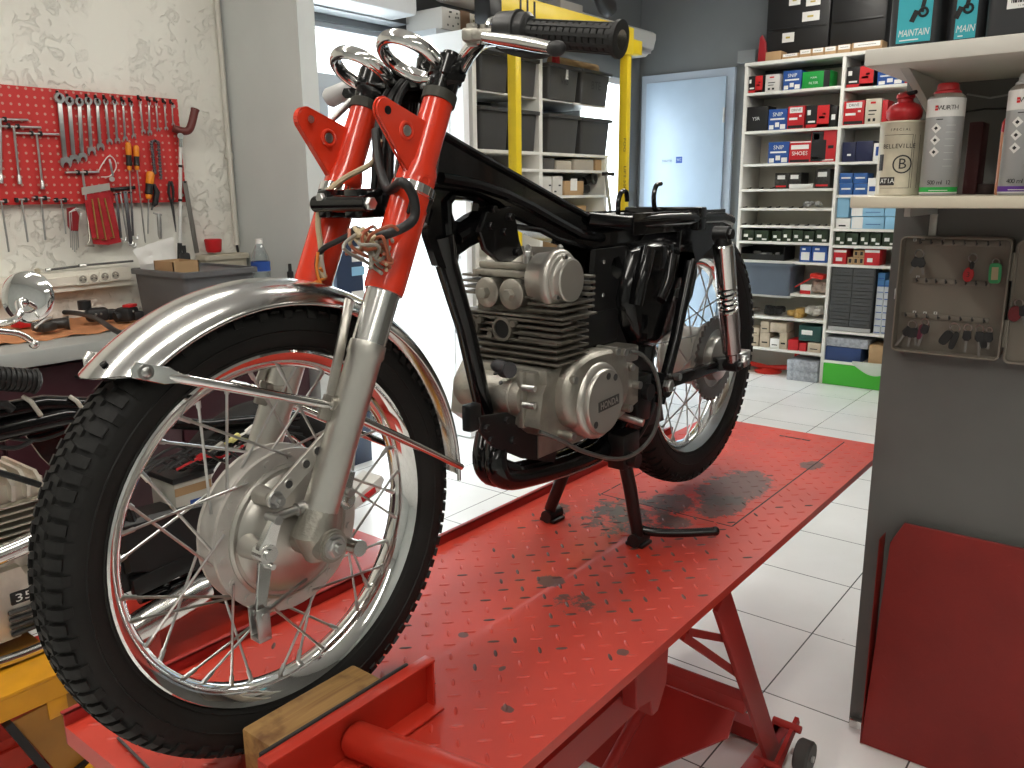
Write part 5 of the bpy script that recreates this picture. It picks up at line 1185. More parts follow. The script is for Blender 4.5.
# hex key set in a red holder
t = thing('hex_key_set', 'hex key set fanned in a dark red holder under the panel edge', 'hex key set', T(72, 206))
m = MB(); m.prism([T(66, 208, .01), T(74, 207, .01), T(78, 216, .01), T(77, 231, .01), T(70, 231, .01), T(67, 226, .01)], (.014, 0, 0), .003); m.build('key_holder', mat('dark red plastic', (.24, .012, .016), .35), t)
for k in range(5):
    m = MB(); a = T(69.5+1.8*k, 214-.6*k, .026-.003*k); b = T(71+1.9*k, 252-2.2*abs(k-2), .020); m.tube([T(78+.8*k, 211+2*(k-2), .022), a+V((0, 0, .006)), a, b], .0024, 6); m.build('hex_key', steel, t)
peg(t, 72, 209, .012)
# red pouch of long keys
t = thing('tool_pouch', 'clear red plastic pouch of long brass hooks hanging below the panel', 'pouch', T(96, 186))
m = MB(); m.prism([T(81, 187.5, .016), T(109, 183, .016), T(110, 190, .016), T(82, 195, .016)], (.003, 0, 0)); m.build('header_strip', mat('aluminium strip', (.55, .52, .47), .4, .6), t)
m = MB(); m.prism([T(83, 195, .014), T(110, 191, .014), T(121, 242, .016), T(108, 245, .016), T(93, 244, .016)], (.0025, 0, 0)); m.build('pouch_sleeve', mat('clear red vinyl', (.62, .05, .06), .2, 0, trans=.35, ior=1.2, var=.2, vscale=30), t)
for (a, b) in (((104.5, 198), (114, 238)), ((98, 198), (106, 240)), ((92, 199), (98, 239))):
    m = MB(); P, Q = T(*a, .021), T(*b, .021); m.tube([P, Q, Q+V((.008, -.02, .002))], .0035, 8); m.build('brass_hook', mat('brass', (.55, .38, .13), .3, .9), t)
m = MB(); m.tube([T(85.5, 196, .012), T(90, 240, .012), T(86, 246, .02), T(94, 246, .02)], .004, 8); m.build('brass_hook', mat('dull steel hook', (.35, .33, .28), .4, .8), t)
# wire loop with a small key
t = thing('feeler_gauge_ring', 'white wire loop holding a small gauge blade in the middle of the panel', 'gauge', T(108, 156))
m = MB(); m.tube(smooth_path([T(98.5, 171, .014), T(103, 163, .014), T(109, 156, .014), T(114.5, 160, .016), T(116, 168, .016), T(110, 176, .018), T(101, 177, .018)], 5), .0022, 6); m.build('wire_loop', whitep, t)
m = MB(); m.bar(T(109.5, 159, .018), T(113, 176, .018), .009, .003, (1, 0, 0), .001); m.cyl(T(112, 179, .014), T(112, 179, .021), .011, n=12); m.build('gauge_blade', steel, t)
# black rail with long tools
t = thing('tool_rail', 'short black magnetic rail fixed beside the red pouch', 'tool rail', T(123, 188)); m = MB(); m.bar(T(111, 189.5, .006), T(135, 187.5, .006), .014, .012, (1, 0, 0), .002); m.build('rail_bar', blacksatin, t)
m = MB(); m.bar(T(114, 189.2, .014), T(132, 187.7, .014), .004, .005, (1, 0, 0), .0005); m.build('rail_strip', darksteel, t)
for i, (a, b, w) in enumerate((((116, 193), (121, 238), .010), ((120, 192), (128, 242), .006), ((125, 191), (131, 244), .016), ((131, 191), (133, 236), .008))):
    P, Q = T(*a, .02), T(*b, .02); lab = ('flat steel lever hanging first under the black rail', 'thin bright rod hanging second under the black rail', 'broad dark lever with a hooked end, third under the black rail', 'narrow steel lever hanging last under the black rail')[i]
    t = thing('tire_lever', lab, 'lever', P, 'levers under the black rail')
    m = MB(); m.bar(P, Q, w, .005, (1, 0, 0), .001); m.build('lever_bar', steel if i == 1 else mat('blued steel', (.16, .16, .17), .4, .8, var=.2), t)
    m = MB(); m.tube([Q, Q+V((.004, .004, -.012)), Q+V((.004, .016, -.012)), Q+V((0, .02, 0))], .004, 8); m.build('hooked_tip', steel, t); peg(t, a[0], a[1]+1.5, .02)
# screwdrivers
def screwdriver(h0, h1, tip, label, r=.012, cap=orange, dx=.02):
    A, B, Q = T(*h0, dx), T(*h1, dx), T(*tip, dx); d = (B-A)
    t = thing('screwdriver', label, 'screwdriver', A, 'orange and black screwdrivers')
    m = MB(); m.tube([A, A+d*.04, A+d*.12, A+d*.42, A+d*.46], [.004, r*.8, r, r*1.0, r*.92], 12); m.build('handle_cap', cap, t)
    m = MB(); m.tube([A+d*.46, A+d*.6, A+d*.8, A+d*.84], [r*.95, r*.85, r*1.02, r*.7], 12); m.build('handle_grip', blackplast, t)
    m = MB(); m.tube([A+d*.84, A+d*.9, B], [r*.72, r*.8, r*.55], 12); m.build('handle_collar', cap, t)
    m = MB(); m.tube([B, Q-(Q-B).normalized()*.008, Q], [.0032, .0032, .0018], 8); m.build('blade', steel, t); peg(t, h0[0]*.2+h1[0]*.8, h0[1]*.2+h1[1]*.8, dx)
screwdriver((128, 142), (129.5, 170.5), (131.5, 203), 'orange and black screwdriver, left of the pair under the spanners')
screwdriver((136, 145), (137, 170), (145.5, 243), 'long screwdriver with orange cap, right of the pair, reaching below the panel')
screwdriver((150.5, 171), (148.5, 199), (148, 234), 'stubby thick orange and black screwdriver below the hanging chain', .017)
t = thing('pliers', 'black gripped tool pressed against the thick orange screwdriver', 'pliers', T(155, 184)); m = MB(); m.tube([T(154, 184, .018), T(157, 192, .02), T(155, 204, .018), T(153, 206, .016)], [.006, .012, .012, .006], 10); m.build('grip', blackplast, t)
m = MB(); m.tube([T(153, 206, .016), T(151.5, 210, .016)], .004, 8); m.build('jaw', darksteel, t)
# chain strap wrench
t = thing('chain_wrench', 'dark doubled chain hanging on the panel right of the screwdrivers', 'chain', T(153, 143)); m = MB()
for (a, b) in (((151.5, 144), (155, 173)), ((158.5, 144), (161, 178))):
    for k in range(12):
        p = T(a[0]+(b[0]-a[0])*k/11, a[1]+(b[1]-a[1])*k/11, .016); m.box(p, (.008, .014, .012), Mx.Rotation(.5*(k % 2), 3, 'X'), .003)
m.tube([T(151, 142, .016), T(155, 140.5, .016), T(159, 142.5, .016)], .006, 8); m.build('chain_links', mat('dark chain steel', (.12, .11, .12), .4, .8, var=.3, vscale=60), t)
m = MB(); m.cyl(T(155, 141, .004), T(155, 141, .022), .005, n=8); m.build('hook', blacksatin, t)
# brown elbow pipe handle
t = thing('breaker_handle', 'dark red elbowed tube handle sticking out past the right panel edge', 'handle', T(176, 130)); pth = smooth_path([T(173, 128, .02), T(180, 130.5, .03), T(187, 131, .045), T(191, 126, .05), T(195, 110, .05)], 5)
m = MB(); m.tube(pth, .0165, 16); m.build('tube', mat('oxblood paint', (.14, .030, .026), .4, var=.1), t)
d = (pth[-1]-pth[-2]).normalized(); m = MB(); m.cyl(pth[-1]-d*.002, pth[-1]+d*.004, .0185, n=16); m.build('end_collar', mat('oxblood paint', (0, 0, 0)), t); m = MB(); m.cyl(pth[-1]+d*.003, pth[-1]+d*.005, .012, n=16); m.build('end_plug', steel, t)
t = thing('torque_wrench', 'long bright torque wrench hanging under the dark red elbow handle', 'torque wrench', T(180, 136)); m = MB(); m.tube([T(180.5, 143, .024), T(180, 245, .024)], .0075, 12); m.build('shaft', mat('pale satin steel', (.72, .72, .70), .45, .2), t)
m = MB(); m.cyl(T(180.5, 136, .016), T(180.5, 136, .040), .013, n=18); m.tube([T(180.5, 137, .024), T(180.5, 147, .024)], .011, 12); m.build('ratchet_head', chrome, t); peg(t, 180.5, 141, .024)
for yy in (165, 199): 
    m = MB(); P, Q = T(180.4, yy, .024), T(180.3, yy+2.5, .024); m.cyl(P, Q, .009, n=12); m.build('black_band', blacksatin, t)
m = MB(); m.tube([T(179.8, 243, .024), T(179.5, 262, .024)], .010, 12); m.build('grip', blackplast, t)
t = thing('circlip_pliers', 'slim black handled pliers hanging open left of the torque wrench', 'pliers', T(171, 180)); 
for k in (-1, 1):
    m = MB(); m.tube(smooth_path([T(172, 205, .018), T(171+2.2*k, 193, .018), T(170.5+1.0*k, 181, .018)], 4), [.005]*4+[.006]*4+[.004], 8); m.build('handle', blackplast, t)
m = MB(); m.tube([T(172, 203, .018), T(174, 217, .018)], [.007, .005], 8); m.tube([T(174, 217, .018), T(176, 232, .018)], [.005, .002], 8); m.build('jaw', darksteel, t)
t = thing('pry_bar', 'long grey flat pry bar hanging at the lower right panel corner', 'pry bar', T(185, 180)); m = MB(); m.bar(T(184.5, 181, .014), T(197, 253, .014), .022, .006, (1, 0, 0), .002); m.build('bar', mat('grey forged steel', (.22, .21, .19), .5, .6, var=.15), t)
m = MB(); m.cyl(T(185, 182, .012), T(185, 182, .022), .005, n=10); m.build('hook', blacksatin, t)
t = thing('plug_spanner', 'small silver T socket hanging on the wall above the white paper', 'wrench', T(160, 213)); m = MB(); m.cyl(T(153.5, 213, .008), T(161.5, 215, .008), .004, n=8); m.build('handle', steel, t); m = MB(); m.tube([T(158.5, 214, .008), T(159, 218, .008), T(160, 236, .008), T(160.5, 239, .008)], [.006, .009, .009, .006], 12); m.build('socket', steel, t)
# ivory trunking with four sockets
TX = WX+.075
tl, tr, br, bl = AX(39, 275, TX), AX(128.5, 265.5, TX), AX(135.5, 283.5, TX), AX(53.5, 293, TX)
tz1, tz0 = (tl.z+tr.z)/2, (bl.z+br.z)/2; ty0, ty1 = -.6, (tr.y+br.y)/2
t = thing('socket_trunking', 'ivory wall trunking with four round power sockets above the bench', 'socket strip', (WX+.03, ty1-.4, tz0))
slope = (tr.z-tl.z)/(tr.y-tl.y)*.5
def S(y, z, x): return V((x, y, z+(y-ty1)*slope))
m = MB()
for (x0, x1, z0, z1) in ((WX+.003, TX-.012, tz0, tz1), (TX-.012, TX, tz0+.024, tz1-.018)):
    m.loft([[S(ty0, z0, x0), S(ty0, z0, x1), S(ty0, z1, x1), S(ty0, z1, x0)], [S(ty1, z0, x0), S(ty1, z0, x1), S(ty1, z1, x1), S(ty1, z1, x0)]])
ivory = mat('ivory plastic', (.80, .77, .68), .4, 0, var=.03)
m.build('channel', ivory, t)
for px in (82.5, 93.5, 104.5, 115):
    c = AX(px, 279.5-(px-82)*.13, TX); m = MB(); m.box(c+V((.002, 0, 0)), (.004, .0415, .045), None, .001); so = m.build('socket_face', ivory, t)
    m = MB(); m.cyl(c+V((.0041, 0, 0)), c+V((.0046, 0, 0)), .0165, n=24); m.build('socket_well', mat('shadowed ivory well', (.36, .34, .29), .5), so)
    m = MB(); m.torus(c+V((.0045, 0, 0)), (1, 0, 0), .0175, .0018, 24, 6); m.cyl(c+V((.0046, 0, .008)), c+V((.010, 0, .008)), .0028, n=8); m.build('earth_pin', ivory, so)
    m = MB()
    for k in (-1, 1): m.cyl(c+V((.0046, .0085*k, -.002)), c+V((.0052, .0085*k, -.002)), .003, n=8)
    m.build('pin_hole', blacksatin, so)
for i, (a, b) in enumerate((((46, 271), (80, 266)), ((79, 266.5), (133, 261)))):
    t = thing('long_rod', ('long steel rod with thick bright ends lying on the ivory trunking, left piece', 'thin steel rod on the ivory trunking running towards the grey bin')[i], 'rod', AX(*a, WX+.03))
    P, Q = AX(*a, WX+.03), AX(*b, WX+.03); P.z += .003; m = MB(); m.cyl(P, Q, .0045, n=8); m.build('rod', darksteel, t)
    m = MB(); m.cyl(P, P.lerp(Q, .12), .0075, n=8); m.build('rod_end', steel, t)
t = MB(); c = AX(37, 268, WX+.03); t.lathe([(.006, 0), (.010, .002), (.0105, .018), (.004, .022)], (c.x, c.y, tz1+(c.y-ty1)*slope+.0005), (0, 0, 1), 16, caps=True); t.build('stopper', mat('beige cap', (.5, .45, .34), .5), label='small beige cap standing on the trunking behind the chrome mirror', cat='cap')
# ---- things on the bench
def B(px, py, dz=0.0): return AZ(px, py, BZ+dz)
rag = mat('orange shop rag', (.62, .27, .12), .85, 0, var=.15, vscale=14, bump=.2, bscale=60)
m = MB(); a, b, c_, d_ = B(-40, 352), B(148, 327), B(120, 312), B(-40, 322)
def ragz(u, v): return .006+.010*abs(noise.noise(V((u*7, v*3, .3))))+.006*noise.noise(V((u*15, v*5, 2.3)))
R = []; NU, NV = 36, 10
rows = []
for j in range(NV+1):
    row = []
    for i in range(NU+1):
        u, v = i/NU, j/NV; p = (a*(1-u)+b*u)*(1-v)+(d_*(1-u)+c_*u)*v; e = .012*math.sin(u*21)*(1-v); row.append(m.v(p+V((e, 0, ragz(u, v)))))
    rows.append(row)
for j in range(NV):
    for i in range(NU): m.f((rows[j][i], rows[j][i+1], rows[j+1][i+1], rows[j+1][i]))
low = [[m.v(v.co-V((0, 0, .0045))) for v in r] for r in rows]
for j in range(NV):
    for i in range(NU): m.f((low[j][i], low[j+1][i], low[j+1][i+1], low[j][i+1]))
for j in range(NV):
    m.f((rows[j][0], rows[j+1][0], low[j+1][0], low[j][0])); m.f((rows[j][NU], low[j][NU], low[j+1][NU], rows[j+1][NU]))
for i in range(NU):
    m.f((rows[0][i], low[0][i], low[0][i+1], rows[0][i+1])); m.f((rows[NV][i], rows[NV][i+1], low[NV][i+1], low[NV][i]))
m.build('shop_rag', rag, label='crumpled orange shop cloth spread under the parts on the bench', cat='cloth')
Z0 = BZ+.016
def onb(px, py, h=0): return AZ(px, py, Z0+h)
# switch gear, throttle body, cables
def clump(name, label, cat, px, py, parts):
    c = onb(px, py); t = thing(name, label, cat, c)
    for nm, mm, fn in parts:
        m = MB(); fn(m, c); m.build(nm, mm, t)
    return t
clump('handlebar_switch', 'black handlebar switch block with red button lying nearest the grey bin', 'switch', 128, 321, [
 ('housing', blackplast, lambda m, c: (m.box(c+V((0, 0, .028)), (.06, .075, .055), Mx.Rotation(.5, 3, 'Z'), .012), m.box(c+V((.02, .03, .02)), (.04, .04, .035), None, .008), m.cyl(c+V((0, -.05, .02)), c+V((0, -.02, .025)), .02, n=16))),
 ('red_button', inkred, lambda m, c: m.box(c+V((.004, .012, .060)), (.035, .05, .012), Mx.Rotation(.5, 3, 'Z'), .004)),
 ('screw', steel, lambda m, c: [m.sphere(c+V((.028, -.02+.03*k, .03+.01*k)), .005, (1, 1, 1), 8, 6) for k in range(3)])])
clump('handlebar_switch', 'black handlebar switch block with a black cap beside the ribbed cable', 'switch', 98, 322, [
 ('housing', blackplast, lambda m, c: (m.box(c+V((0, 0, .03)), (.065, .08, .05), Mx.Rotation(-.3, 3, 'Z'), .012), m.cyl(c+V((-.03, -.03, .05)), c+V((-.03, -.03, .085)), .024, n=18), m.box(c+V((.01, .05, .025)), (.05, .05, .04), None, .01))),
 ('screw', steel, lambda m, c: [m.sphere(c+V((.034, -.02+.02*k, .035)), .005, (1, 1, 1), 8, 6) for k in range(3)])])
clump('rubber_boot', 'black rubber cup lying behind the switch blocks under the sockets', 'rubber cup', 87, 312, [
 ('cup', rubber2, lambda m, c: m.lathe([(.0, .002), (.026, .002), (.030, .010), (.032, .045), (.036, .05), (.036, .058), (.030, .058), (.026, .012), (0, .010)], c+V((-.03, .0, 0)), (.3, -.2, 1), 22)),
 ('rim', blacksatin, lambda m, c: m.torus(c+V((-.012, -.012, .058)), (.3, -.2, 1), .034, .004, 24, 8))])
clump('throttle_grip', 'greasy black throttle tube with flange on the orange cloth by the mirror', 'grip', 55, 330, [
 ('tube', mat('greasy black', (.03, .028, .026), .35, var=.4, vscale=30), lambda m, c: (m.tube([c+V((-.02, -.07, .022)), c+V((.0, .03, .022)), c+V((.01, .05, .022))], [.018, .02, .026], 14), m.box(c+V((.02, -.04, .018)), (.05, .07, .03), Mx.Rotation(.4, 3, 'Z'), .01))),
 ('lever', steel, lambda m, c: m.tube([c+V((.03, -.08, .02)), c+V((.04, -.05, .045)), c+V((.03, -.02, .05))], .006, 8))])
m = MB(); m.tube(smooth_path([onb(52, 312, .02), onb(75, 313, .022), onb(95, 318, .045), onb(118, 332, .03), onb(132, 334, .008), onb(150, 326, .008)], 6), .0095, 10); m.build('ribbed_cable', blackplast, label='thick black cable looping over the switch blocks on the bench', cat='cable')
m = MB(); m.tube(smooth_path([onb(64, 306, .02), onb(72, 300, .03), onb(84, 303, .03), onb(80, 308, .02), onb(66, 308, .02)], 5), .006, 8); m.build('cable_loop', blackplast, label='small black cable loop behind the rubber cup on the bench', cat='cable')
t = MB(); p = onb(28, 327); t.box(p+V((0, 0, .02)), (.06, .10, .035), Mx.Rotation(.2, 3, 'Z'), .006); t.build('red_case', inkred, label='small red plastic case on the orange cloth under the chrome mirror', cat='case')
# grey plastic crate with paper, carton
def crate(name, label, c0, sx, sy, h, mm, group=None, taper=.93, rim=.018, x=None, parent=None, handle=True):
    x0, y0, z0 = c0; t = thing(name, label, 'bin', (x0+sx/2, y0+sy/2, z0), group); cx, cy = x0+sx/2, y0+sy/2
    def rect(s, z, ins=0.0): 
        a, b = sx/2*s-ins, sy/2*s-ins; r = .02; o = []
        for (ux, uy, a0) in ((1, 1, 0), (-1, 1, PI/2), (-1, -1, PI), (1, -1, 1.5*PI)):
            for k in range(4): q = a0+PI/2*k/3; o.append(V((cx+ux*(a-r)+r*math.cos(q), cy+uy*(b-r)+r*math.sin(q), z)))
        return o
    m = MB(); m.loft([rect(taper, z0), rect(.985, z0+h-.02), rect(.985, z0+h-.001), rect(.985, z0+h-.001, .004), rect(taper, z0+.004, .004)]); m.build('body', mm, t)
    m = MB(); m.loft([rect(.99, z0+h-.022), rect(1.0, z0+h-.022, -rim*.5), rect(1.0, z0+h-.002, -rim*.5), rect(1.0, z0+h, -rim*.3), rect(.985, z0+h, .004), rect(.985, z0+h-.01, .004)]); m.build('rim', mm, t)
    return t
bq = AX(187, 292, -2.06)
cr = crate('plastic_bin', 'large grey plastic bin with paper sticking out at the end of the bench', (WX+.09, AZ(133, 330, BZ).y+.16, BZ+.001), .46, .44, 0, greybin) if False else None
by0, by1 = AX(186, 300, -2.09).y, min(AX(256, 266, -2.09).y, 1.70); bx0, bx1 = max(WX+.10, AY(132, 268, by0).x), -2.09; bz1 = AX(185.5, 273, -2.09).z
crate('plastic_bin', 'large grey plastic bin with paper sticking out at the end of the bench', (bx0, by0, BZ+.001), bx1-bx0, by1-by0, bz1-BZ, greybin)
m = MB(); q = [AX(131, 250, -2.44), AX(175, 237, -2.44), AX(180, 270, -2.44), AX(142, 274, -2.44)]
def ppt(u, v): return (q[3]*(1-u)+q[2]*u)*(1-v)+(q[0]*(1-u)+q[1]*u)*v
rows = [[m.v(ppt(i/12, j/8)+V((.02*math.sin(i/12*3+j*.3)+.012*noise.noise(V((i*.5, j*.5, 1))), 0, 0))) for i in range(13)] for j in range(9)]
back = [[m.v(v.co-V((.002, 0, 0))) for v in r] for r in rows]
for j in range(8):
    for i in range(12): m.f((rows[j][i], rows[j][i+1], rows[j+1][i+1], rows[j+1][i])); m.f((back[j][i], back[j+1][i], back[j+1][i+1], back[j][i+1]))
m.build('paper_sheet', paper, label='crumpled white paper sheet standing up in the large grey bin', cat='paper')
m = MB(); a, b = AX(172, 262, -2.2), AX(199, 272, -2.2); m.bx((-2.34, a.y, b.z-.10), (-2.338+.004, b.y, a.z)).bx((-2.2, a.y, b.z-.10), (-2.196, b.y, a.z)).bx((-2.34, a.y, b.z-.10), (-2.196, a.y+.004, a.z)).bx((-2.34, b.y-.004, b.z-.10), (-2.196, b.y, a.z)).bx((-2.34, a.y, b.z-.104), (-2.196, b.y, b.z-.10)); m.build('carton', card, label='small open brown carton inside the large grey bin', cat='box')
m = MB(); a, b = AX(183, 253, -2.4), AX(192, 264, -2.4); m.bx((-2.44, a.y, b.z-.12), (-2.40, b.y, a.z), .01); m.cyl(((-2.42), (a.y+b.y)/2, a.z-.001), ((-2.42), (a.y+b.y)/2, a.z+.03), .008, n=10); m.build('black_tool', blackplast, label='black tool standing upright in the grey bin behind the carton', cat='tool')
a = AX(214, 259, -2.42); b = AX(214, 245.5, -2.42)
tb = crate('parts_tray', 'beige tray on the wall ledge behind the grey bin', (WX+.01, AX(206, 262, WX+.08).y, BZ+.001), .085, AX(247, 262, WX+.08).y-AX(206, 262, WX+.08).y, AX(230, 254, WX+.08).z-BZ, mat('beige plastic', (.5, .46, .37), .5))
cz = AX(230, 252, WX+.08).z
m = MB(); c = AX(214.5, 258, WX+.05); r1 = .036; m.loft([[V((c.x+sx_*.030, c.y+sy_*.036, z)) for sx_, sy_ in ((-1, -1), (1, -1), (1, 1), (-1, 1))] for z, sx0 in ((cz+.002, 1), (cz+.062, 1))]); 
m.bm.free(); m = MB(); m.tube([V((c.x, c.y, cz+.002)), V((c.x, c.y, cz+.01)), V((c.x, c.y, cz+.060)), V((c.x, c.y, cz+.062)), V((c.x, c.y, cz+.012))], [.030, .034, .039, .035, .030], 24); m.build('red_cup', inkred, label='small red plastic cup standing behind the grey bin by the plaster wall', cat='cup')
# water bottle
c = AZ(262.5, 300, BZ); bc = V((-2.16, AX(262.5, 290, -2.16).y, BZ+.001)); topz = AX(262, 238.5, -2.16).z; H = topz-BZ
t = thing('water_bottle', 'clear plastic water bottle with blue label in front of the grey pier', 'bottle', bc)
clear = bpy.data.materials.new('clear bottle plastic'); clear.use_nodes = True; nt = clear.node_tree; nt.nodes.remove(nt.nodes['Principled BSDF']); tr_ = nt.nodes.new('ShaderNodeBsdfTransparent'); tr_.inputs['Color'].default_value = (.88, .92, .94, 1); gl = nt.nodes.new('ShaderNodeBsdfGlossy'); gl.inputs['Roughness'].default_value = .05; lw = nt.nodes.new('ShaderNodeLayerWeight'); lw.inputs['Blend'].default_value = .35; mx = nt.nodes.new('ShaderNodeMixShader'); nt.links.new(lw.outputs['Facing'], mx.inputs[0]); nt.links.new(tr_.outputs[0], mx.inputs[1]); nt.links.new(gl.outputs[0], mx.inputs[2]); nt.links.new(mx.outputs[0], nt.nodes['Material Output'].inputs[0])
m = MB(); R_ = .040; m.lathe([(.0, .002), (R_*.9, .0), (R_, .008)]+[(R_*(1-.05*(k % 2)), .02+.016*k) for k in range(6)]+[(R_, H*.45), (R_, H*.68), (R_*.85, H*.78), (R_*.45, H*.90), (.014, H*.93), (.014, H*.95)], bc, (0, 0, 1), 28); m.build('bottle_body', clear, t)
m = MB(); m.lathe([(R_+.0006, H*.56), (R_+.0006, H*.69)], bc, (0, 0, 1), 28); m.build('label_band', [inkblue], t)
m = MB(); m.lathe([(.0, H), (.0155, H*.995), (.0155, H*.93), (.0145, H*.93)], bc, (0, 0, 1), 18); m.build('cap', whitep, t)
c = V((-2.12, AX(290, 270, -2.12).y, BZ+.001)); th = AX(289, 264, -2.12).z-BZ
t = thing('spray_nozzle', 'small dark pump flask on the bench between bottle and fork', 'flask', c); m = MB(); m.lathe([(.0, .0), (.03, 0), (.032, .01), (.032, th*.62), (.024, th*.68), (.0, th*.68)], c, (0, 0, 1), 20); m.build('flask_body', mat('dark grey flask', (.05, .05, .05), .4), t); m = MB(); m.lathe([(.014, th*.68), (.014, th*.82), (.008, th*.84), (.007, th), (.0, th)], c, (0, 0, 1), 14); m.build('pump', blackplast, t)
# ------------------------------------------------------------------ bins, rack, gantry and window end of the shop
BX = FX+.40       # front of the rack along the facade
def F_(px, py, dx=0.0): return AX(px, py, BX+dx)
# white rack
ry0, ry1 = F_(474, 150).y, F_(608, 160).y
zs = [F_(560, 100).z, F_(560, 153).z, F_(560, 169.5).z, F_(560, 195.5).z, F_(560, 255).z, .10]
RK = thing('storage_rack', 'white storage rack holding two rows of anthracite bins beside the yellow gantry', 'rack', (FX+.2, (ry0+ry1)/2, 0))
m = MB()
for y in (F_(475, 120).y, F_(541, 170).y, F_(607, 170).y): m.bx((FX+.002, y-.02, 0), (BX, y+.02, zs[0] if False else F_(541, 60).z), .001)
m.build('upright', white_m, RK) if False else m.bm.free()
for y in (F_(475, 120).y, F_(541, 170).y, F_(606, 170).y):
    m = MB(); m.bx((FX+.002, y-.018, 0), (BX, y+.018, F_(541, 50).z if y < ry1-.1 else zs[1]), .001); m.build('upright', white_m, RK)
for i, z in enumerate(zs):
    m = MB(); m.bx((FX+.004, ry0, z-(.010 if i < 1 else .018)), (BX+(-.02 if i < 1 else .004), ry1, z), .001); m.build('shelf', white_m, RK)
m = MB(); m.bx((FX+.002, ry0, 0), (FX+.01, ry1, zs[1])); m.build('back_panel', cream_m, RK)
# anthracite bins, two rows
pos = ('at the far left beside the door leaf', 'just right of the yellow post', 'second right of the yellow post', 'at the right end by the window')
xs = ((480, 509), (519, 536.8), (548.5, 578.5), (581, 609.5))
for rw, (yt, zb) in enumerate(((62, zs[0]), (112, zs[1]))):
    for i, (a, b) in enumerate(xs):
        ya, yb2 = F_(a, yt+8).y, F_(b, yt+10).y; h = (F_(560, 64 if rw == 0 else 114).z - zb)
        t = crate('storage_bin', 'anthracite plastic bin on the %s rack shelf, %s' % (('upper', 'lower')[rw], pos[i]), (FX+.03, ya, zb+.001), BX+.01-(FX+.03), yb2-ya, h-.004, darkbin, 'anthracite bins on the white rack', .90, .03)
        if i in (2, 3) and rw == 0:
            m = MB(); q = V((BX-.004, (ya+yb2)/2, zb+h*.55)); m.text(('VIS', 'BTE')[i-2], q+V((.004, 0, 0)), (0, 1, 0), (.04, 0, 1), .075, .006); m.build('marker_lettering', inkb, t)
        if i in (1, 2) and rw == 0:
            m = MB(); q = V((BX+.006, (ya+yb2)/2+(.03 if i == 2 else -.12), zb+h*.74)); m.bx(q-V((.006, .012, .03)), q+V((.001, .012, .03))); m.build('bin_tag', paper, t)
# things on the lower white shelves of the rack
def rackbox(name, label, cat, x0, x1, yt, yb, mm, d=.22, bev=.003, grp=None, extra=None):
    a, b = F_(x0, yb), F_(x1, yb); zt_ = F_((x0+x1)/2, yt).z; zz = min(zs, key=lambda q: abs(q-b.z))+.0012
    m = MB(); m.bx((BX-d, a.y, zz), (BX-.02, b.y, zz+max(.02, zt_-b.z)), bev)
    if extra: m.mi = 1; extra(m, a, b, zz, zt_)
    return m.build(name, [mm, paper, inkb], label=label, cat=cat, group=grp)
rackbox('parts_tray', 'dark parts tray at the left of the narrow white shelf under the bins', 'tray', 546, 557, 157, 168, mat('dark smoky plastic', (.09, .085, .08), .4))
rackbox('parts_box', 'small beige box between parts on the narrow shelf under the bins', 'box', 559, 574, 159, 168, mat('beige card', (.45, .40, .33), .6))
rackbox('parts_box', 'greyish clear parts box right of the beige box on the narrow shelf', 'box', 577, 596, 157, 168, mat('cloudy plastic', (.42, .38, .32), .3))
rackbox('parts_box', 'brown carton at the right end of the narrow shelf under the bins', 'box', 598, 604, 157, 168, card)
for i, (a, b) in enumerate(((545, 554), (555, 565))):
    rackbox('white_carton', ('white spotted carton at the left of the third rack shelf', 'white spotted carton beside its twin on the third rack shelf')[i], 'box', a, b, 176, 195, mat('white carton', (.62, .60, .56), .6), extra=lambda m, a, b, z, zt_: [m.__setattr__('mi', 2)]+[m.bx((BX-.0205, a.y+.02+.05*k, z+.02+.04*(k % 3)), (BX-.0195, a.y+.045+.05*k, z+.03+.04*(k % 3))) for k in range(2)])
rackbox('kraft_box', 'brown kraft box with white label on the third rack shelf', 'box', 567, 586, 181, 195, card, extra=lambda m, a, b, z, zt_: m.bx((BX-.0205, a.y*.7+b.y*.3, z+.03), (BX-.0195, a.y*.35+b.y*.65, z+.11)))
t = thing('power_tool', 'black power tool lying at the right end of the third rack shelf', 'tool', F_(597, 195)); c = V((BX-.12, F_(592, 190).y, zs[3]+.006))
m = MB(); m.box(c+V((0, .02, .036)), (.12, .13, .06), None, .02); m.box(c+V((0, .0, .09)), (.08, .08, .05), None, .02); m.tube([c+V((.02, .05, .09)), c+V((.04, .13, .12)), c+V((.03, .17, .10))], .03, 12); m.build('body', blackplast, t); m = MB(); m.torus(c+V((.06, .12, .11)), (1, .2, 0), .035, .012, 20, 8); m.build('collar', darksteel, t)
rackbox('kraft_box', 'low brown box on the fourth rack shelf above the motorcycle frame', 'box', 562, 590, 205, 222, card) if False else None
m = MB(); a, b = F_(566, 216), F_(592, 216); zq = zs[4]; m.bx((BX-.3, a.y, zq+.001), (BX-.05, b.y, F_(578, 206).z), .003); m.build('kraft_box', card, label='large brown box behind the motorcycle frame on the lowest open rack shelf', cat='box')
m = MB(); a, b = F_(566, 56), F_(610, 60); m.cyl(V((BX-.05, a.y, F_(590, 55).z)), V((BX-.05, b.y+.05, F_(590, 55).z)), .035, n=16); 
zt0 = zs[0]+ (F_(560, 64).z-zs[0])+.002
m.bm.free(); m = MB(); zc = F_(560, 64).z+.038; m.cyl((BX-.12, a.y, zc), (BX-.12, b.y, zc), .034, n=18); m.build('cardboard_roll', card, label='brown cardboard tube lying across the upper anthracite bins', cat='tube')
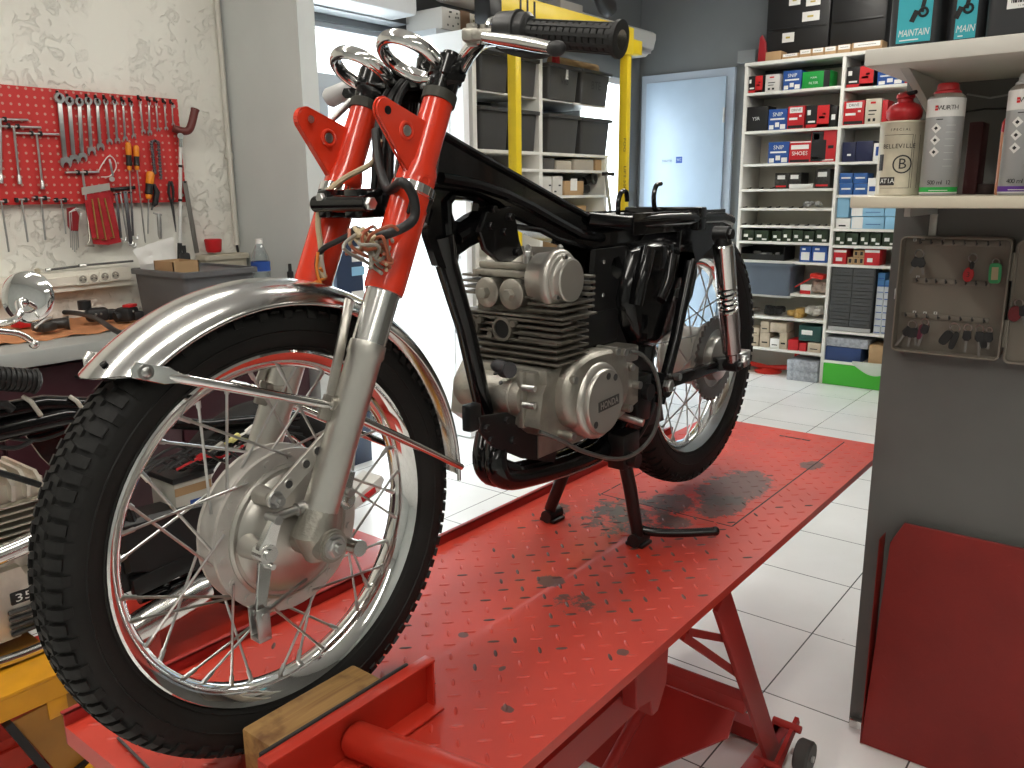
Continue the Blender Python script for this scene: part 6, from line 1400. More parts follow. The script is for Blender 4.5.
m = MB(); zc = F_(560, 64).z+.003; p = F_(564, 55); m.prism([V((BX-.05, p.y-.03, zc)), V((BX-.05, p.y+.03, zc)), V((BX-.05, p.y+.02, zc+.11)), V((BX-.05, p.y-.015, zc+.12))], (-.03, 0, 0), .004); m.build('red_clip', inkred, label='small red clip standing on the upper bins left of the cardboard tube', cat='clip')
# bicycle-stand like grey strut by the right window
t = thing('leaning_strut', 'grey metal strut with black foot leaning by the rack end and right yellow post', 'strut', F_(612, 200)); m = MB(); P, Q = AX(606, 174, BX+.06), AX(614, 200, BX+.06); m.cyl(P, V((Q.x, Q.y+.25, .02)), .012, n=10); m.build('tube', steel, t); m = MB(); m.bar(P+V((0, -.04, .0)), P+V((0, .10, 0)), .02, .025); m.build('foot', blackplast, t)
# spotted carton with brown strap on top of a tall locker
lx = BX+.0
a, b = AX(445, 28, BX), AX(494, 28, BX)
zl = AX(466, 33, BX).z
t = thing('locker', 'tall pale grey locker standing between the open door leaf and the rack', 'locker', (FX+.2, (a.y+b.y)/2, 0)); m = MB(); ly0, ly1 = 2.90, F_(473, 120).y-.03; m.bx((FX+.003, ly0, .0), (BX-.02, ly1, zl), .004); m.build('cabinet_body', mat('pale blue grey steel', (.55, .59, .63), .4), t); m = MB(); m.bx((BX-.0195, ly0+.02, .08), (BX-.008, ly1-.02, zl-.03), .003); ld = m.build('cabinet_door', mat('pale blue grey steel', (0, 0, 0)), t); h = MB(); h.tube([(BX-.008, ly1-.08, 1.1), (BX+.02, ly1-.08, 1.1), (BX+.02, ly1-.08, 1.25), (BX-.008, ly1-.08, 1.25)], .006, 8); h.build('handle', steel, ld)
t = thing('spotted_carton', 'white dotted carton with a brown strap on top of the pale locker', 'box', ((FX+BX)/2, a.y*.5+b.y*.5, zl+.002)); m = MB(); m.mi = 0; zt_ = AX(468, 11, BX).z; m.bx((BX-.30, a.y, zl+.002), (BX-.02, b.y, zt_), .01); m.mi = 1
for k in range(26):
    yy = a.y+.03+random.random()*(b.y-a.y-.06); zz = zl+.02+random.random()*(zt_-zl-.04); m.bx((BX-.0205, yy, zz), (BX-.0193, yy+.012, zz+.010))
m.build('carton_body', [mat('speckled card', (.55, .53, .50), .6), darksteel], t); m = MB(); yc = a.y*.55+b.y*.45; m.bx((BX-.31, yc-.04, zl+.0025), (BX-.0185, yc+.04, zt_+.002)); m.build('strap', mat('brown strap', (.17, .10, .06), .7), t)
# yellow gantry
GX = FX+.62
def G_(px, py): return AX(px, py, GX)
ga_, gb_ = G_(515, 150), G_(624, 150); ztop = G_(624, 46).z; ztop1 = G_(515, 30).z
zg = max(ztop, G_(575, 22).z)
GA = thing('hoist_gantry', 'yellow steel hoist gantry with two posts in front of the anthracite bins', 'gantry', (GX, (ga_.y+gb_.y)/2, 0))
for (c, w, zt_) in ((ga_, .026, ztop1), (gb_, .026, zg-.0)):
    m = MB(); m.bx((GX-.03, c.y-w, .012), (GX+.03, c.y+w, zt_), .004); po = m.build('post', yellow, GA)
    m = MB(); m.bx((GX-.12, c.y-.12, 0), (GX+.12, c.y+.12, .0118), .002); m.build('base_plate', yellow, po)
    if c is gb_:
        m = MB(); 
        for k, s_ in enumerate(('FOG', 'LIFT 500')):
            q = AX(624.5, (145, 178)[k], GX+.0305); m.text(s_, q, (0, 0, -1), (0, 1, 0), .045, .001)
        m.build('post_lettering', inkb, po)
m = MB(); zb_ = ztop1; m.bx((GX-.045, G_(494, 8).y, zb_), (GX+.045, gb_.y+.026, zb_+.17), .004); BM = m.build('beam', yellow, GA)
m = MB()
for px in (514, 521, 528): q = G_(px, 12); m.bx((GX+.0452, q.y-.008, zb_+.01), (GX+.0475, q.y+.008, zb_+.16))
m.build('beam_stripe', inkb, BM)
m = MB(); q = G_(494, 8); m.bx((GX-.055, q.y-.10, zb_-.01), (GX+.055, q.y-.0005, zb_+.14), .004); m.build('end_cap', blacksatin, BM)
m = MB(); q = G_(634, 47); m.bx((GX-.03, gb_.y+.0265, q.z-.05), (GX+.03, q.y+.06, q.z+.04), .004); m.build('side_arm', yellow, GA)
# air conditioner and white ducts high on the facade
ax0 = FX+.24
y0, y1 = AX(586, 20, ax0).y, AX(656, 45, ax0).y; z1, z0 = AX(640, 27, ax0).z, AX(640, 52, ax0).z
y1 = min(y1, YB-.02)
t = thing('air_conditioner', 'white wall air conditioner above the right window beside the yellow gantry', 'air conditioner', (FX+.12, (y0+y1)/2, z0))
m = MB(); pr = [(FX+.0001, z0), (FX+.15, z0-.0), (ax0-.02, z0+.05), (ax0, z0+.12), (ax0, z1-.02), (ax0-.03, z1), (FX+.0001, z1)]; m.prism([V((x, y0, z)) for x, z in pr], (0, y1-y0, 0), .004); m.build('housing', mat('off white casing', (.52, .51, .49), .4), t)
m = MB(); m.bx((ax0-.06, y0+.05, z0+.012), (ax0-.015, y1-.05, z0+.03)); m.build('louvre', mat('grey louvre', (.3, .3, .3), .5), t)
y0b, y1b = AX(563, 12, ax0).y, AX(586, 12, ax0).y
z2 = AX(575, 2, ax0).z; z3 = AX(575, 24, ax0).z
m = MB(); m.bx((FX+.002, y0b, z3), (ax0-.02, y1b-.01, z2), .004).bx((FX+.002, y1b-.008, z1+.004), (ax0-.03, y1-.3, z2-.02), .004) if False else m.bx((FX+.002, y0b, z3), (ax0-.02, y1b-.01, min(z2, CEIL-.01)), .004); m.build('wall_box', mat('grey beige box', (.36, .34, .32), .5), label='grey beige box high on the wall left of the air conditioner', cat='box')
c = AX(532, 4, FX+.5)
m = MB(); yc0, yc1 = AX(470, 0, FX+.5).y, AX(551, 0, FX+.5).y; zc = AX(540, 0, FX+.5).z+.02; m.lathe([(.0, 0), (.10, .0), (.105, .01), (.105, yc1-yc0-.01), (.10, yc1-yc0), (0, yc1-yc0)], (FX+.30, yc0, min(zc, CEIL-.12)), (0, 1, 0), 30); m.build('duct_roll', mat('pale grey sheet', (.42, .41, .40), .5), label='pale grey rolled awning tube fixed high above the yellow beam', cat='tube')
c = AX(607, 6, FX+.34); t = thing('spot_lamp', 'black spot lamp hanging in front of the white air conditioner', 'lamp', c); m = MB(); m.tube([c+V((0, -.10, .06)), c+V((0, 0, 0)), c+V((0, .04, -.03))], [.05, .07, .055], 18); m.build('lamp_head', blackplast, t); m = MB(); m.tube([c+V((0, -.05, .05)), V((c.x, c.y-.05, CEIL-.001))], .012, 8); m.build('lamp_stem', blackplast, t)
# dark blue panelled thing beyond the glass, seen between the fork legs
t = thing('display_rack', 'navy display stand with white cards by the shop window between the fork legs', 'display stand', AX(362, 300, -2.3)); c0, c1 = AX(340, 330, -2.3), AX(366, 330, -2.3)
m = MB(); m.bx((-2.33, c0.y, 0), (-2.30, c1.y, AX(352, 228, -2.3).z), .003); m.build('stand_board', mat('navy board', (.025, .04, .08), .4), t)
for k, (ya, yb2) in enumerate(((246, 262), (266, 276), (290, 300))):
    m = MB(); a = AX(352, yb2, -2.2995); b = AX(364, ya, -2.2995); m.bx((-2.2998, a.y, a.z), (-2.297, b.y, b.z)); m.build('card', (whitep, skyblue, whitep)[k], t)

# ------------------------------------------------------------------ shelf unit on the back wall
SY = 5.43; SB = YB-.006
sx0, sx1, sx2 = AY(741, 150, SY).x, AY(838, 150, SY).x, -.545
SX1L, SX1R = -1.008, -.985
LZ = [2.070, 1.803, 1.571, 1.391, 1.254, 1.129, 1.012, .871, .640, .455, .215]
RZ = [2.051, 1.809, 1.566, 1.345, 1.115, 1.000, .867, .394, .173]
ST = 2.255
UN = thing('shelf_unit', 'tall white shelf unit full of small boxes against the back wall', 'shelf unit', ((sx0+sx2)/2, (SY+SB)/2, 0))
for (xa, xb, zt_) in ((sx0, sx0+.022, ST), (SX1L, SX1R, ST), (sx2, sx2+.022, ST)):
    m = MB(); m.bx((xa, SY, 0), (xb, SB, zt_), .001); m.build('upright', white_m, UN)
m = MB(); m.bx((sx0+.0225, SB-.006, .02), (SX1L-.0005, SB, ST-.025)); m.build('back_panel', cream_m, UN)
m = MB(); m.bx((SX1R+.0005, SB-.006, .02), (sx2-.0005, SB, ST-.025)); m.build('back_panel', cream_m, UN)
m = MB(); m.bx((sx0-.002, SY-.004, ST+.0005), (sx2+.024, SB, ST+.024), .001); m.build('top_board', white_m, UN)
for i, z in enumerate(LZ):
    m = MB(); xa = sx0+.0225 if i != 8 else AY(790, 295, SY).x
    m.bx((xa, SY, z-.018), (SX1L-.0005, SB-.0065, z), .001); m.build('shelf', white_m, UN)
for z in RZ:
    m = MB(); m.bx((SX1R+.0005, SY, z-.018), (sx2-.0005, SB-.0065, z), .001); m.build('shelf', white_m, UN)
def sbox(name, label, cat, x0, x1, yt, zlev, mm, d=.16, inset=.02, art=None, grp=None, bev=.001, dz=0.0, dy=0.0):
    yf_ = SY+inset+dy; a, b = AY(x0, 200, yf_).x, AY(x1, 200, yf_).x
    # verticals converge a little: measure at the box itself
    zt_ = AY((x0+x1)/2, yt, yf_).z; a = AY(x0, yt+5, yf_).x; b = AY(x1, yt+5, yf_).x
    z0 = zlev+.0008+dz; zt_ = max(zt_, z0+.012)
    if zlev < ST:
        lo_, hi_ = (sx0+.0235, SX1L-.0015) if (a+b)/2 < (SX1L+SX1R)/2 else (SX1R+.0015, sx2-.0015)
        a, b = max(a, lo_), min(b, hi_); lv = [q for q in (LZ if (a+b)/2 < (SX1L+SX1R)/2 else RZ)+[ST+.018] if q > zlev+.02]; zt_ = min(zt_, min(lv)-.0195)
    m = MB(); m.mi = 0; m.bx((a, yf_, z0), (b, min(yf_+d, SB-.008), zt_), bev)
    mats = [mm, inkw, inkb, inkred, inkblue]
    if art:
        W, H = b-a, zt_-z0
        for (u0, v0, u1, v1, k) in art.get('rect', ()):
            m.mi = k; m.bx((a+W*u0, yf_-.0008, z0+H*v0), (a+W*u1, yf_+.0004, z0+H*v1))
        for (s_, u, v, hgt, k) in art.get('text', ()):
            m.mi = k; m.text(s_, (a+W*u, yf_-.0009, z0+H*v), (1, 0, 0), (0, 0, 1), H*hgt, .0006, None)
    return m.build(name, mats, label=label, cat=cat, group=grp)
blackb = mat('black carton', (.013, .013, .014), .45)
a_red = {'rect': ((.48, .02, .98, .98, 3), (0.02, .02, .98, .16, 3), (.06, .58, .20, .80, 1), (.10, .24, .40, .32, 1), (.56, .40, .80, .50, 2), (.70, .55, .84, .64, 2)), 'text': ()}
a_blue = {'rect': ((.1, .48, .88, .56, 1), (.06, .04, .30, .24, 1), (.38, .14, .60, .36, 1), (.66, .04, .94, .26, 1)), 'text': (('SNIP', .5, .74, .26, 1),)}
a_rw = {'rect': ((.12, .70, .88, .94, 1), (.10, .40, .60, .50, 1), (.7, .52, .84, .60, 1), (.04, .03, .96, .16, 2)), 'text': (('DRIVE', .5, .82, .16, 2),)}
a_white = {'rect': ((.3, .80, .62, .88, 3), (.2, .5, .7, .55, 2), (.2, .36, .6, .40, 2), (.2, .1, .36, .22, 2), (.5, .1, .66, .22, 2))}
redb, blueb = mat('red carton', (.50, .014, .020), .45), mat('blue carton', (.018, .075, .30), .45)
L = LZ
G = 'cartons on the upper shelves of the white unit'
sbox('brake_pad_box', 'small black and red box at the left end of the top shelf', 'box', 746, 763, 76, L[0], blackb, art=a_red, grp=G)
sbox('white_box', 'small white box between black red and blue boxes on the top shelf', 'box', 765.5, 779.5, 74.5, L[0], mat('white carton box', (.62, .60, .58), .5), art=a_white, grp=G)
sbox('blue_box', 'blue box with white print left of the green box on the top shelf', 'box', 783.5, 801.5, 70.5, L[0], blueb, art=a_blue, grp=G)
sbox('green_box', 'bright green box with brown end on the top left shelf', 'box', 802.5, 830, 71, L[0], mat('green carton', (.012, .30, .05), .45), art={'rect': ((.78, 0, 1, 1, 2),), 'text': (('PURIN', .42, .62, .14, 1), ('FILTER', .42, .30, .2, 1))}, grp=G)
sbox('brake_pad_box', 'black and red box at the left of the top right shelf compartment', 'box', 847, 874.5, 66, RZ[0], blackb, art=a_red, grp=G)
sbox('blue_box', 'wide blue box with white print on the top right shelf compartment', 'box', 878, 904, 67, RZ[0], blueb, art=a_blue, grp=G)
sbox('red_can_box', 'small red box half hidden behind the upper board at right', 'box', 905.5, 913, 69, RZ[0], redb, grp=G)
sbox('black_box', 'wide black box at the left end of the second shelf', 'box', 747, 768, 106.5, L[1], blackb, art={'text': (('YSR', .45, .5, .2, 1),)}, grp=G)
sbox('blue_box', 'blue box right of the wide black box on the second shelf', 'box', 768.8, 787, 109, L[1], blueb, art=a_blue, grp=G)
sbox('red_white_box', 'red box with white top band on the second left shelf', 'box', 788, 804.5, 106, L[1], redb, art=a_rw, grp=G)
sbox('brake_pad_box', 'black and red box on the second shelf beside the red white box', 'box', 806.3, 830, 105, L[1], blackb, art=a_red, grp=G)
sbox('black_box', 'narrow black box end closing the second shelf row', 'box', 830.6, 837, 106, L[1], blackb, art={'rect': ((.2, .35, .8, .6, 1),)}, grp=G)
sbox('red_white_box', 'red box with white band at left of the second right compartment', 'box', 842.5, 864.5, 101, RZ[1], redb, art=a_rw, grp=G)
sbox('white_box', 'tall cream box beside the red one in the second right compartment', 'box', 866, 882, 98.5, RZ[1], mat('cream carton', (.60, .54, .44), .5), art=a_white, grp=G)
sbox('red_box', 'red box side behind the cream box in the second right compartment', 'box', 882.6, 888, 100, RZ[1], redb, grp=G)
sbox('blue_box', 'blue box at left of the third shelf row', 'box', 768.5, 789, 142, L[2], blueb, art=a_blue, grp=G)
sbox('red_white_box', 'red box with black foot between blue and tall black red boxes', 'box', 789.6, 811, 141, L[2], redb, art={'rect': ((.02, .92, .98, .98, 1), (.08, .62, .9, .82, 1), (.05, .02, .95, .14, 2)), 'text': (('SHOES', .5, .42, .26, 1),)}, grp=G)
sbox('brake_pad_box', 'tallest black and red box, at the right end of the third shelf', 'box', 811.6, 836.5, 129, L[2], redb, art={'rect': ((.02, .02, .5, .98, 2), (.5, .06, .62, .7, 2), (.1, .72, .32, .90, 1), (.06, .10, .34, .16, 1), (.4, .04, .95, .08, 1), (.70, .42, .92, .52, 2))}, grp=G)
navy = mat('navy carton', (.014, .018, .060), .45)
sbox('navy_box', 'dark navy box at left of the third right compartment', 'box', 842.5, 855.5, 142, RZ[2], navy, grp=G, art={'rect': ((.4, .3, .7, .4, 1),)})
sbox('navy_box', 'dark navy box in the middle of the third right compartment', 'box', 856, 873, 141, RZ[2], navy, grp=G)
sbox('white_box', 'white box with purple mark behind the old can', 'box', 866, 882, 143, RZ[2], paper, grp=G, art={'rect': ((.15, .3, .85, .8, 4),)}, dy=-.012) if False else sbox('white_box', 'white box with purple mark behind the old can', 'box', 873.8, 889, 143, RZ[2], paper, grp=G, art={'rect': ((.15, .3, .85, .8, 4),)})
G = 'small parts on the middle shelves'
a_dk = {'rect': ((.2, .6, .8, .85, 1), (.1, .1, .9, .2, 3))}
for i, (x0, x1, yt, lab) in enumerate(((775, 787.5, 173, 'small black box, left one of three on the fourth shelf'), (788, 801, 172.5, 'small black box, middle one of three on the fourth shelf'), (815, 830, 169, 'taller black box, right one of three on the fourth shelf'))):
    sbox('black_box', lab, 'box', x0, x1, yt, L[3], mat('printed dark carton', (.035, .033, .030), .5, var=.4, vscale=60), art=a_dk, grp=G, dy=.03)
sbox('white_tray', 'small white tray in front of the black boxes on the fourth shelf', 'tray', 789, 812, 184, L[3], whitep, d=.02, inset=.004, grp=G)
for i in range(4):
    x0, x1 = ((839.5, 852.5), (853.5, 867))[i % 2]; up = i//2
    lab = ('blue carton, lower left of the stack of four beside the shelf post', 'blue carton, lower right of the stack of four behind the old can', 'blue carton, upper left of the stack of four beside the shelf post', 'blue carton, upper right of the stack of four behind the old can')[i]
    hh = (AY(850, 184, SY).z-AY(850, 194, SY).z); yt = 183.5 if not up else 173
    sbox('blue_carton', lab, 'box', x0, x1, yt, RZ[3], mat('bright blue carton', (.03, .11, .34), .45), art={'rect': ((.15, .45, .85, .6, 1),)}, grp='stack of four blue cartons', dz=0 if not up else (AY(846, 183.5, SY+.02).z-RZ[3]))
sbox('white_box', 'white printed box right of the blue carton stack', 'box', 868, 884, 178, RZ[3], paper, art={'rect': ((.1, .2, .5, .5, 4),)}, grp=G)
# loose small parts on three thin shelves
def bit(px, lev, label, cat='part', s=1.0, col=None):
    p = AY(px, 205, SY+.04); c = V((p.x, SY+.04, lev+.0008)); m = MB(); m.bx(c-V((.012*s, .012, 0)), c+V((.012*s, .016, .007*s)), .002); m.cyl(c+V((.004, 0, .004)), c+V((.018*s, .004, .010*s)), .005*s, n=8)
    return m.build('small_part', col or mat('dark small casting', (.04, .038, .036), .5, .3), label=label, cat=cat, group='small dark parts lined up on the thin shelves')
for lv, xs_, w in ((L[3], (748, 760, 771), 'fourth'), (L[4], (745, 757, 769, 778, 791, 801), 'fifth'), (L[5], (745, 753, 761, 770, 779, 788, 798, 808, 819, 826), 'sixth')):
    for k, px in enumerate(xs_): bit(px, lv, 'small dark metal part in the row lying along the %s white shelf from the top' % w)
t = MB(); c = AY(813, 205, SY+.08); c.z = L[4]
for k in range(9): t.sphere(c+V((.05*random.uniform(-1, 1), .02*random.uniform(-1, 1), .018+.02*random.random())), .020, (1.1, .8, .8), 10, 7)
bmesh.ops.remove_doubles(t.bm, verts=t.bm.verts, dist=1e-5); t.build('clear_bag', mat('clear crinkled film', (.6, .6, .58), .15, 0, trans=.4, ior=1.1), label='clear bag of parts at the right end of the fifth shelf', cat='bag')
# pale blue long boxes
G = 'pale blue cartons on the right compartment'
sbox('pale_blue_box', 'upright pale blue box beside the post on the right compartment', 'box', 837.5, 849.5, 197, RZ[4], skyblue, grp=G, dz=.075) if False else None
hl = AY(845, 218, SY+.02).z-RZ[4]
sbox('white_box', 'low white box lying under the upright pale blue box', 'box', 836, 850, 218.5, RZ[4], paper, art={'rect': ((.2, .2, .7, .35, 2),)}, grp=G)
sbox('pale_blue_box', 'upright pale blue box standing on the low white box', 'box', 837.5, 849.3, 197.5, RZ[4], skyblue, grp=G, dz=hl+.001)
hm = AY(868, 216.5, SY+.02).z-RZ[4]
a_pb = {'rect': ((.02, .02, .36, .98, 1), (.45, .35, .9, .40, 4))}
sbox('pale_blue_box', 'long pale blue and white box, lower one left of its pair', 'box', 851.2, 884, 216.8, RZ[4], skyblue, art=a_pb, grp=G)
sbox('pale_blue_box', 'long pale blue and white box, upper one left of its pair', 'box', 851.2, 884, 205.5, RZ[4], skyblue, art=a_pb, grp=G, dz=hm+.001)
sbox('pale_blue_box', 'pale blue box end, lower one against the grey partition', 'box', 885, 899.5, 217, RZ[4], skyblue, grp=G)
sbox('pale_blue_box', 'pale blue box end, upper one against the grey partition', 'box', 885, 899.5, 205, RZ[4], skyblue, grp=G, dz=hm+.001)
# green-black small boxes
dkg = mat('dark green carton', (.018, .035, .016), .5, var=.5, vscale=40)
a_g = {'rect': ((.15, .35, .5, .6, 1), (.55, .1, .9, .25, 1))}
for k, (x0, x1) in enumerate(((742, 754), (755, 768), (772, 781.5), (782.5, 791.5), (793, 803), (804, 814), (815.5, 828))):
    sbox('green_carton', ('dark green carton number row on the seventh shelf, %s from the left' % ('first', 'second', 'third', 'fourth', 'fifth', 'sixth', 'last')[k]).replace(' number row', ''), 'box', x0, x1, 229.5+(k % 3)*.8, L[6], dkg, art=a_g, grp='dark green cartons in a row')
for k, (x0, x1) in enumerate(((835, 845), (846, 858), (860, 869), (870, 881), (882.5, 897))):
    sbox('green_carton', 'dark green carton in the right compartment row, %s from the shelf post' % ('first', 'second', 'third', 'fourth', 'fifth')[k], 'box', x0, x1, 232+(k % 2)*1.2, RZ[5], dkg, art=a_g, grp='dark green cartons in a row')
# next row
c0, c1 = AY(738, 256, SY+.03), AY(784, 256, SY+.03); c0.x = max(c0.x, sx0+.026)
t = thing('parts_tray', 'dark open tray with chrome pieces on the shelf above the blue bin', 'tray', (c0.x*.5+c1.x*.5, SY+.12, L[7]+.001)); m = MB(); m.bx((c0.x+.0, SY+.03, L[7]+.001), (c1.x, SY+.25, L[7]+.006)).bx((c0.x, SY+.03, L[7]+.006), (c1.x, SY+.034, L[7]+.045)).bx((c0.x, SY+.034, L[7]+.006), (c0.x+.004, SY+.25, L[7]+.09)).bx((c1.x-.004, SY+.034, L[7]+.006), (c1.x, SY+.25, L[7]+.10)).bx((c0.x+.004, SY+.246, L[7]+.006), (c1.x-.004, SY+.25, L[7]+.10)); m.build('tray_body', blackplast, t)
m = MB()
for k in range(12): q = V((random.uniform(c0.x+.03, c1.x-.03), SY+.05+random.random()*.12, L[7]+.02+random.random()*.03)); m.box(q, (.05, .03, .02), Mx.Rotation(random.random()*3, 3, 'Z'), .004)
m.build('tray_contents', mat('grey hardware', (.30, .30, .30), .35, .7), t)
a_bw = {'rect': ((.12, .12, .88, .62, 1), (.2, .75, .5, .86, 1))}
sbox('blue_white_box', 'blue box with white label, left of the pair beside the post', 'box', 800, 811, 246, L[7], blueb, art=a_bw, grp='blue label boxes')
sbox('blue_white_box', 'blue box with white label, right of the pair beside the post', 'box', 812, 827, 246, L[7], blueb, art=a_bw, grp='blue label boxes')
sbox('red_carton', 'red carton with white top, left one beside the shelf post', 'box', 833.5, 846.5, 249.5, RZ[6], redb, art={'rect': ((.02, .8, .98, .96, 1), (.2, .2, .7, .45, 1))}, grp='red cartons')
sbox('red_carton', 'red carton with white top, right one beside the brown tubes', 'box', 864.5, 880, 249.5, RZ[6], redb, art={'rect': ((.02, .8, .98, .96, 1), (.2, .2, .55, .45, 1))}, grp='red cartons')
hq = AY(855, 257, SY+.02).z-RZ[6]
for k in range(5):
    x0 = (847.3, 853, 858.6, 853.2, 858.8)[k]; up = k >= 3
    sbox('spark_plug_box', 'tiny brown and black box end, %s of the five between two red cartons' % ('lower left', 'lower middle', 'lower right', 'upper left', 'upper right')[k], 'box', x0, x0+5.2, 250.5 if up else 257.4, RZ[6], card, art={'rect': ((.25, .25, .75, .8, 2),)}, grp='tiny brown box ends', dz=(hq+.001) if up else 0)
# blue grey bin on the shelf, and things below
c0, c1 = AY(737, 290, SY+.0), AY(792, 290, SY)
zb_ = L[9]+.185 if False else AY(765, 294, SY).z
m = MB(); m.bx((sx0+.0225, SY+.0, zb_-.019), (AY(790, 295, SY).x-.001, SB-.0065, zb_-.001), .001); m.build('shelf', white_m, UN)
crate('storage_bin', 'slate blue plastic bin on the middle shelf behind the rear shock', (sx0+.036, SY-.05, zb_), c1.x-(sx0+.036), .33, AY(765, 263, SY-.05).z-zb_, bluebin, None, .93, .02)
sbox('red_white_box', 'small white box with red foot right of the slate bin', 'box', 800, 810.5, 285, L[8], paper, d=.08, art={'rect': ((0, 0, 1, .4, 3),)})
t = MB(); c = AY(819, 295, SY+.07); c.z = L[8]
for k in range(12): t.sphere(c+V((.04*random.uniform(-1, 1), .03*random.uniform(-1, 1), .028+.05*random.random())), .028, (1, .8, 1), 10, 7)
t.build('parts_bag', mat('brownish bag film', (.36, .28, .23), .3, var=.3, vscale=30), label='crinkled brown parts bag beside the shelf post under the red lid', cat='bag')
t = MB(); p = AY(819, 276, SY+.06); t.box(p+V((0, 0, 0)), (.10, .12, .035), Mx.Rotation(.12, 3, 'Y'), .012); t.tube([p+V((-.05, 0, -.015)), p+V((-.17, 0, -.09))], .006, 8); t.build('red_tool', mat('bright red plastic', (.62, .03, .02), .35), label='bright red handled tool lying over the brown bag beside the shelf post', cat='tool')
def lump(name, label, cat, px, py, lev, n, r, mm, sx=.05, sz=.03, seed=1):
    random.seed(seed); t = MB(); c = AY(px, py, SY+.09); c.z = lev
    for k in range(n):
        q = c+V((sx*random.uniform(-1, 1), .04*random.uniform(-1, 1), r*.8+sz*random.random())); t.box(q, (r*2.2, r*1.8, r*1.5), Mx.Rotation(random.random()*3, 3, 'Z'), r*.35)
    return t.build(name, mm, label=label, cat=cat)
lump('parts_pile', 'grey pile of small castings behind the rear tyre on the lower shelf', 'parts', 752, 315, L[9], 9, .018, mat('grimy castings', (.17, .15, .13), .5, .4), .06, .03, 3)
lump('black_pouch', 'black soft pouch in the middle of the lower shelf', 'pouch', 775, 315, L[9], 7, .03, mat('black cloth', (.02, .02, .02), .8), .05, .03, 4)
lump('yellow_bag', 'yellow brown plastic bag of parts on the lower shelf', 'bag', 798, 318, L[9], 7, .028, mat('amber bag', (.46, .28, .08), .4, var=.4, vscale=20), .04, .035, 5)
lump('white_bag', 'white plastic bag of parts beside the shelf post on the lower shelf', 'bag', 814, 320, L[9], 8, .03, mat('white bag', (.56, .53, .48), .4, var=.2, vscale=20), .03, .06, 6)
G = 'old cartons on the second lowest shelf'
oldc = mat('old cream carton', (.48, .40, .30), .65, var=.15, vscale=20)
for k, (x0, x1, yt, dz, lab, mm) in enumerate(((748, 758.5, 336, 0, 'old cream carton, lower one next to the rear tyre', oldc), (748, 759, 327.5, 1, 'old cream carton, upper one next to the rear tyre', oldc), (760, 769.5, 333, 0, 'old cream carton, second low stack from the rear tyre', oldc), (760.5, 769, 321.5, 1, 'old cream carton on top of the second low stack', oldc), (770, 779, 338.5, 0, 'small white carton in front of the low stacks', paper), (779.5, 787, 333, 0, 'pale carton beside the red boxes on the second lowest shelf', oldc), (788, 798, 340, 0, 'red carton on the second lowest shelf', redb), (799, 806, 343, 0, 'dark red carton right of the red one', redb), (807.5, 820, 343, 0, 'old tan carton at the right end under the teal box', oldc))):
    d_ = 0
    if dz: d_ = AY((x0+x1)/2, {1: 335.6, 3: 332.6}[k], SY+.02).z-L[10]
    sbox('old_carton', lab, 'box', x0, x1, yt, L[10], mm, grp=G, dz=d_, art={'rect': ((.2, .3, .8, .4, 2),)} if mm is not redb else None)
hz = AY(812, 341.5, SY+.02).z-L[10]
sbox('old_carton', 'cream carton lying across the low stacks under the black pouch shelf', 'box', 770.2, 786.5, 323, L[10], oldc, grp=G, dz=AY(778, 332.5, SY+.02).z-L[10])
sbox('teal_box', 'dark teal box lying on the cartons at the right of the second lowest shelf', 'box', 799, 821, 326, L[10], mat('dark teal carton', (.012, .06, .055), .4), art={'rect': ((.12, .4, .62, .7, 1),)}, dz=hz)
# floor level: red tool and two grey cartons
t = thing('trolley_foot', 'red tool with flat round foot lying under the lowest shelf', 'tool', AZ(770, 370, 0)); c = AZ(768, 372, 0); m = MB(); m.lathe([(.0, .002), (.10, .002), (.105, .012), (.06, .03), (.02, .04), (0, .04)], c, (0, 0, 1), 28); m.build('foot', mat('bright red plastic', (0, 0, 0)), t); m = MB(); m.tube([c+V((-.15, .03, .045)), c+V((0, 0, .035)), c+V((.14, .02, .05)), c+V((.19, .05, .06)), c+V((.20, .06, .17))], .020, 12); m.build('handle', mat('bright red plastic', (0, 0, 0)), t)
gcar = mat('grey printed carton', (.36, .38, .42), .6, var=.35, vscale=40)
hz = AY(803, 371, SY+.0).z
x0_, x1_ = AY(787, 372, SY-.03).x, AY(817, 378, SY-.03).x
m = MB(); m.bx((x0_, SY-.03, .001), (x1_, SY+.2, hz-.002), .002); m.build('grey_carton', gcar, label='grey printed carton standing on the floor, lower of two', cat='box', group='two grey cartons on the floor')
m = MB(); m.bx((x0_-.005, SY-.025, hz), (x1_-.004, SY+.2, AY(803, 361.5, SY-.03).z), .002); m.build('grey_carton', gcar, label='grey printed carton, upper of two beside the green box', cat='box', group='two grey cartons on the floor')
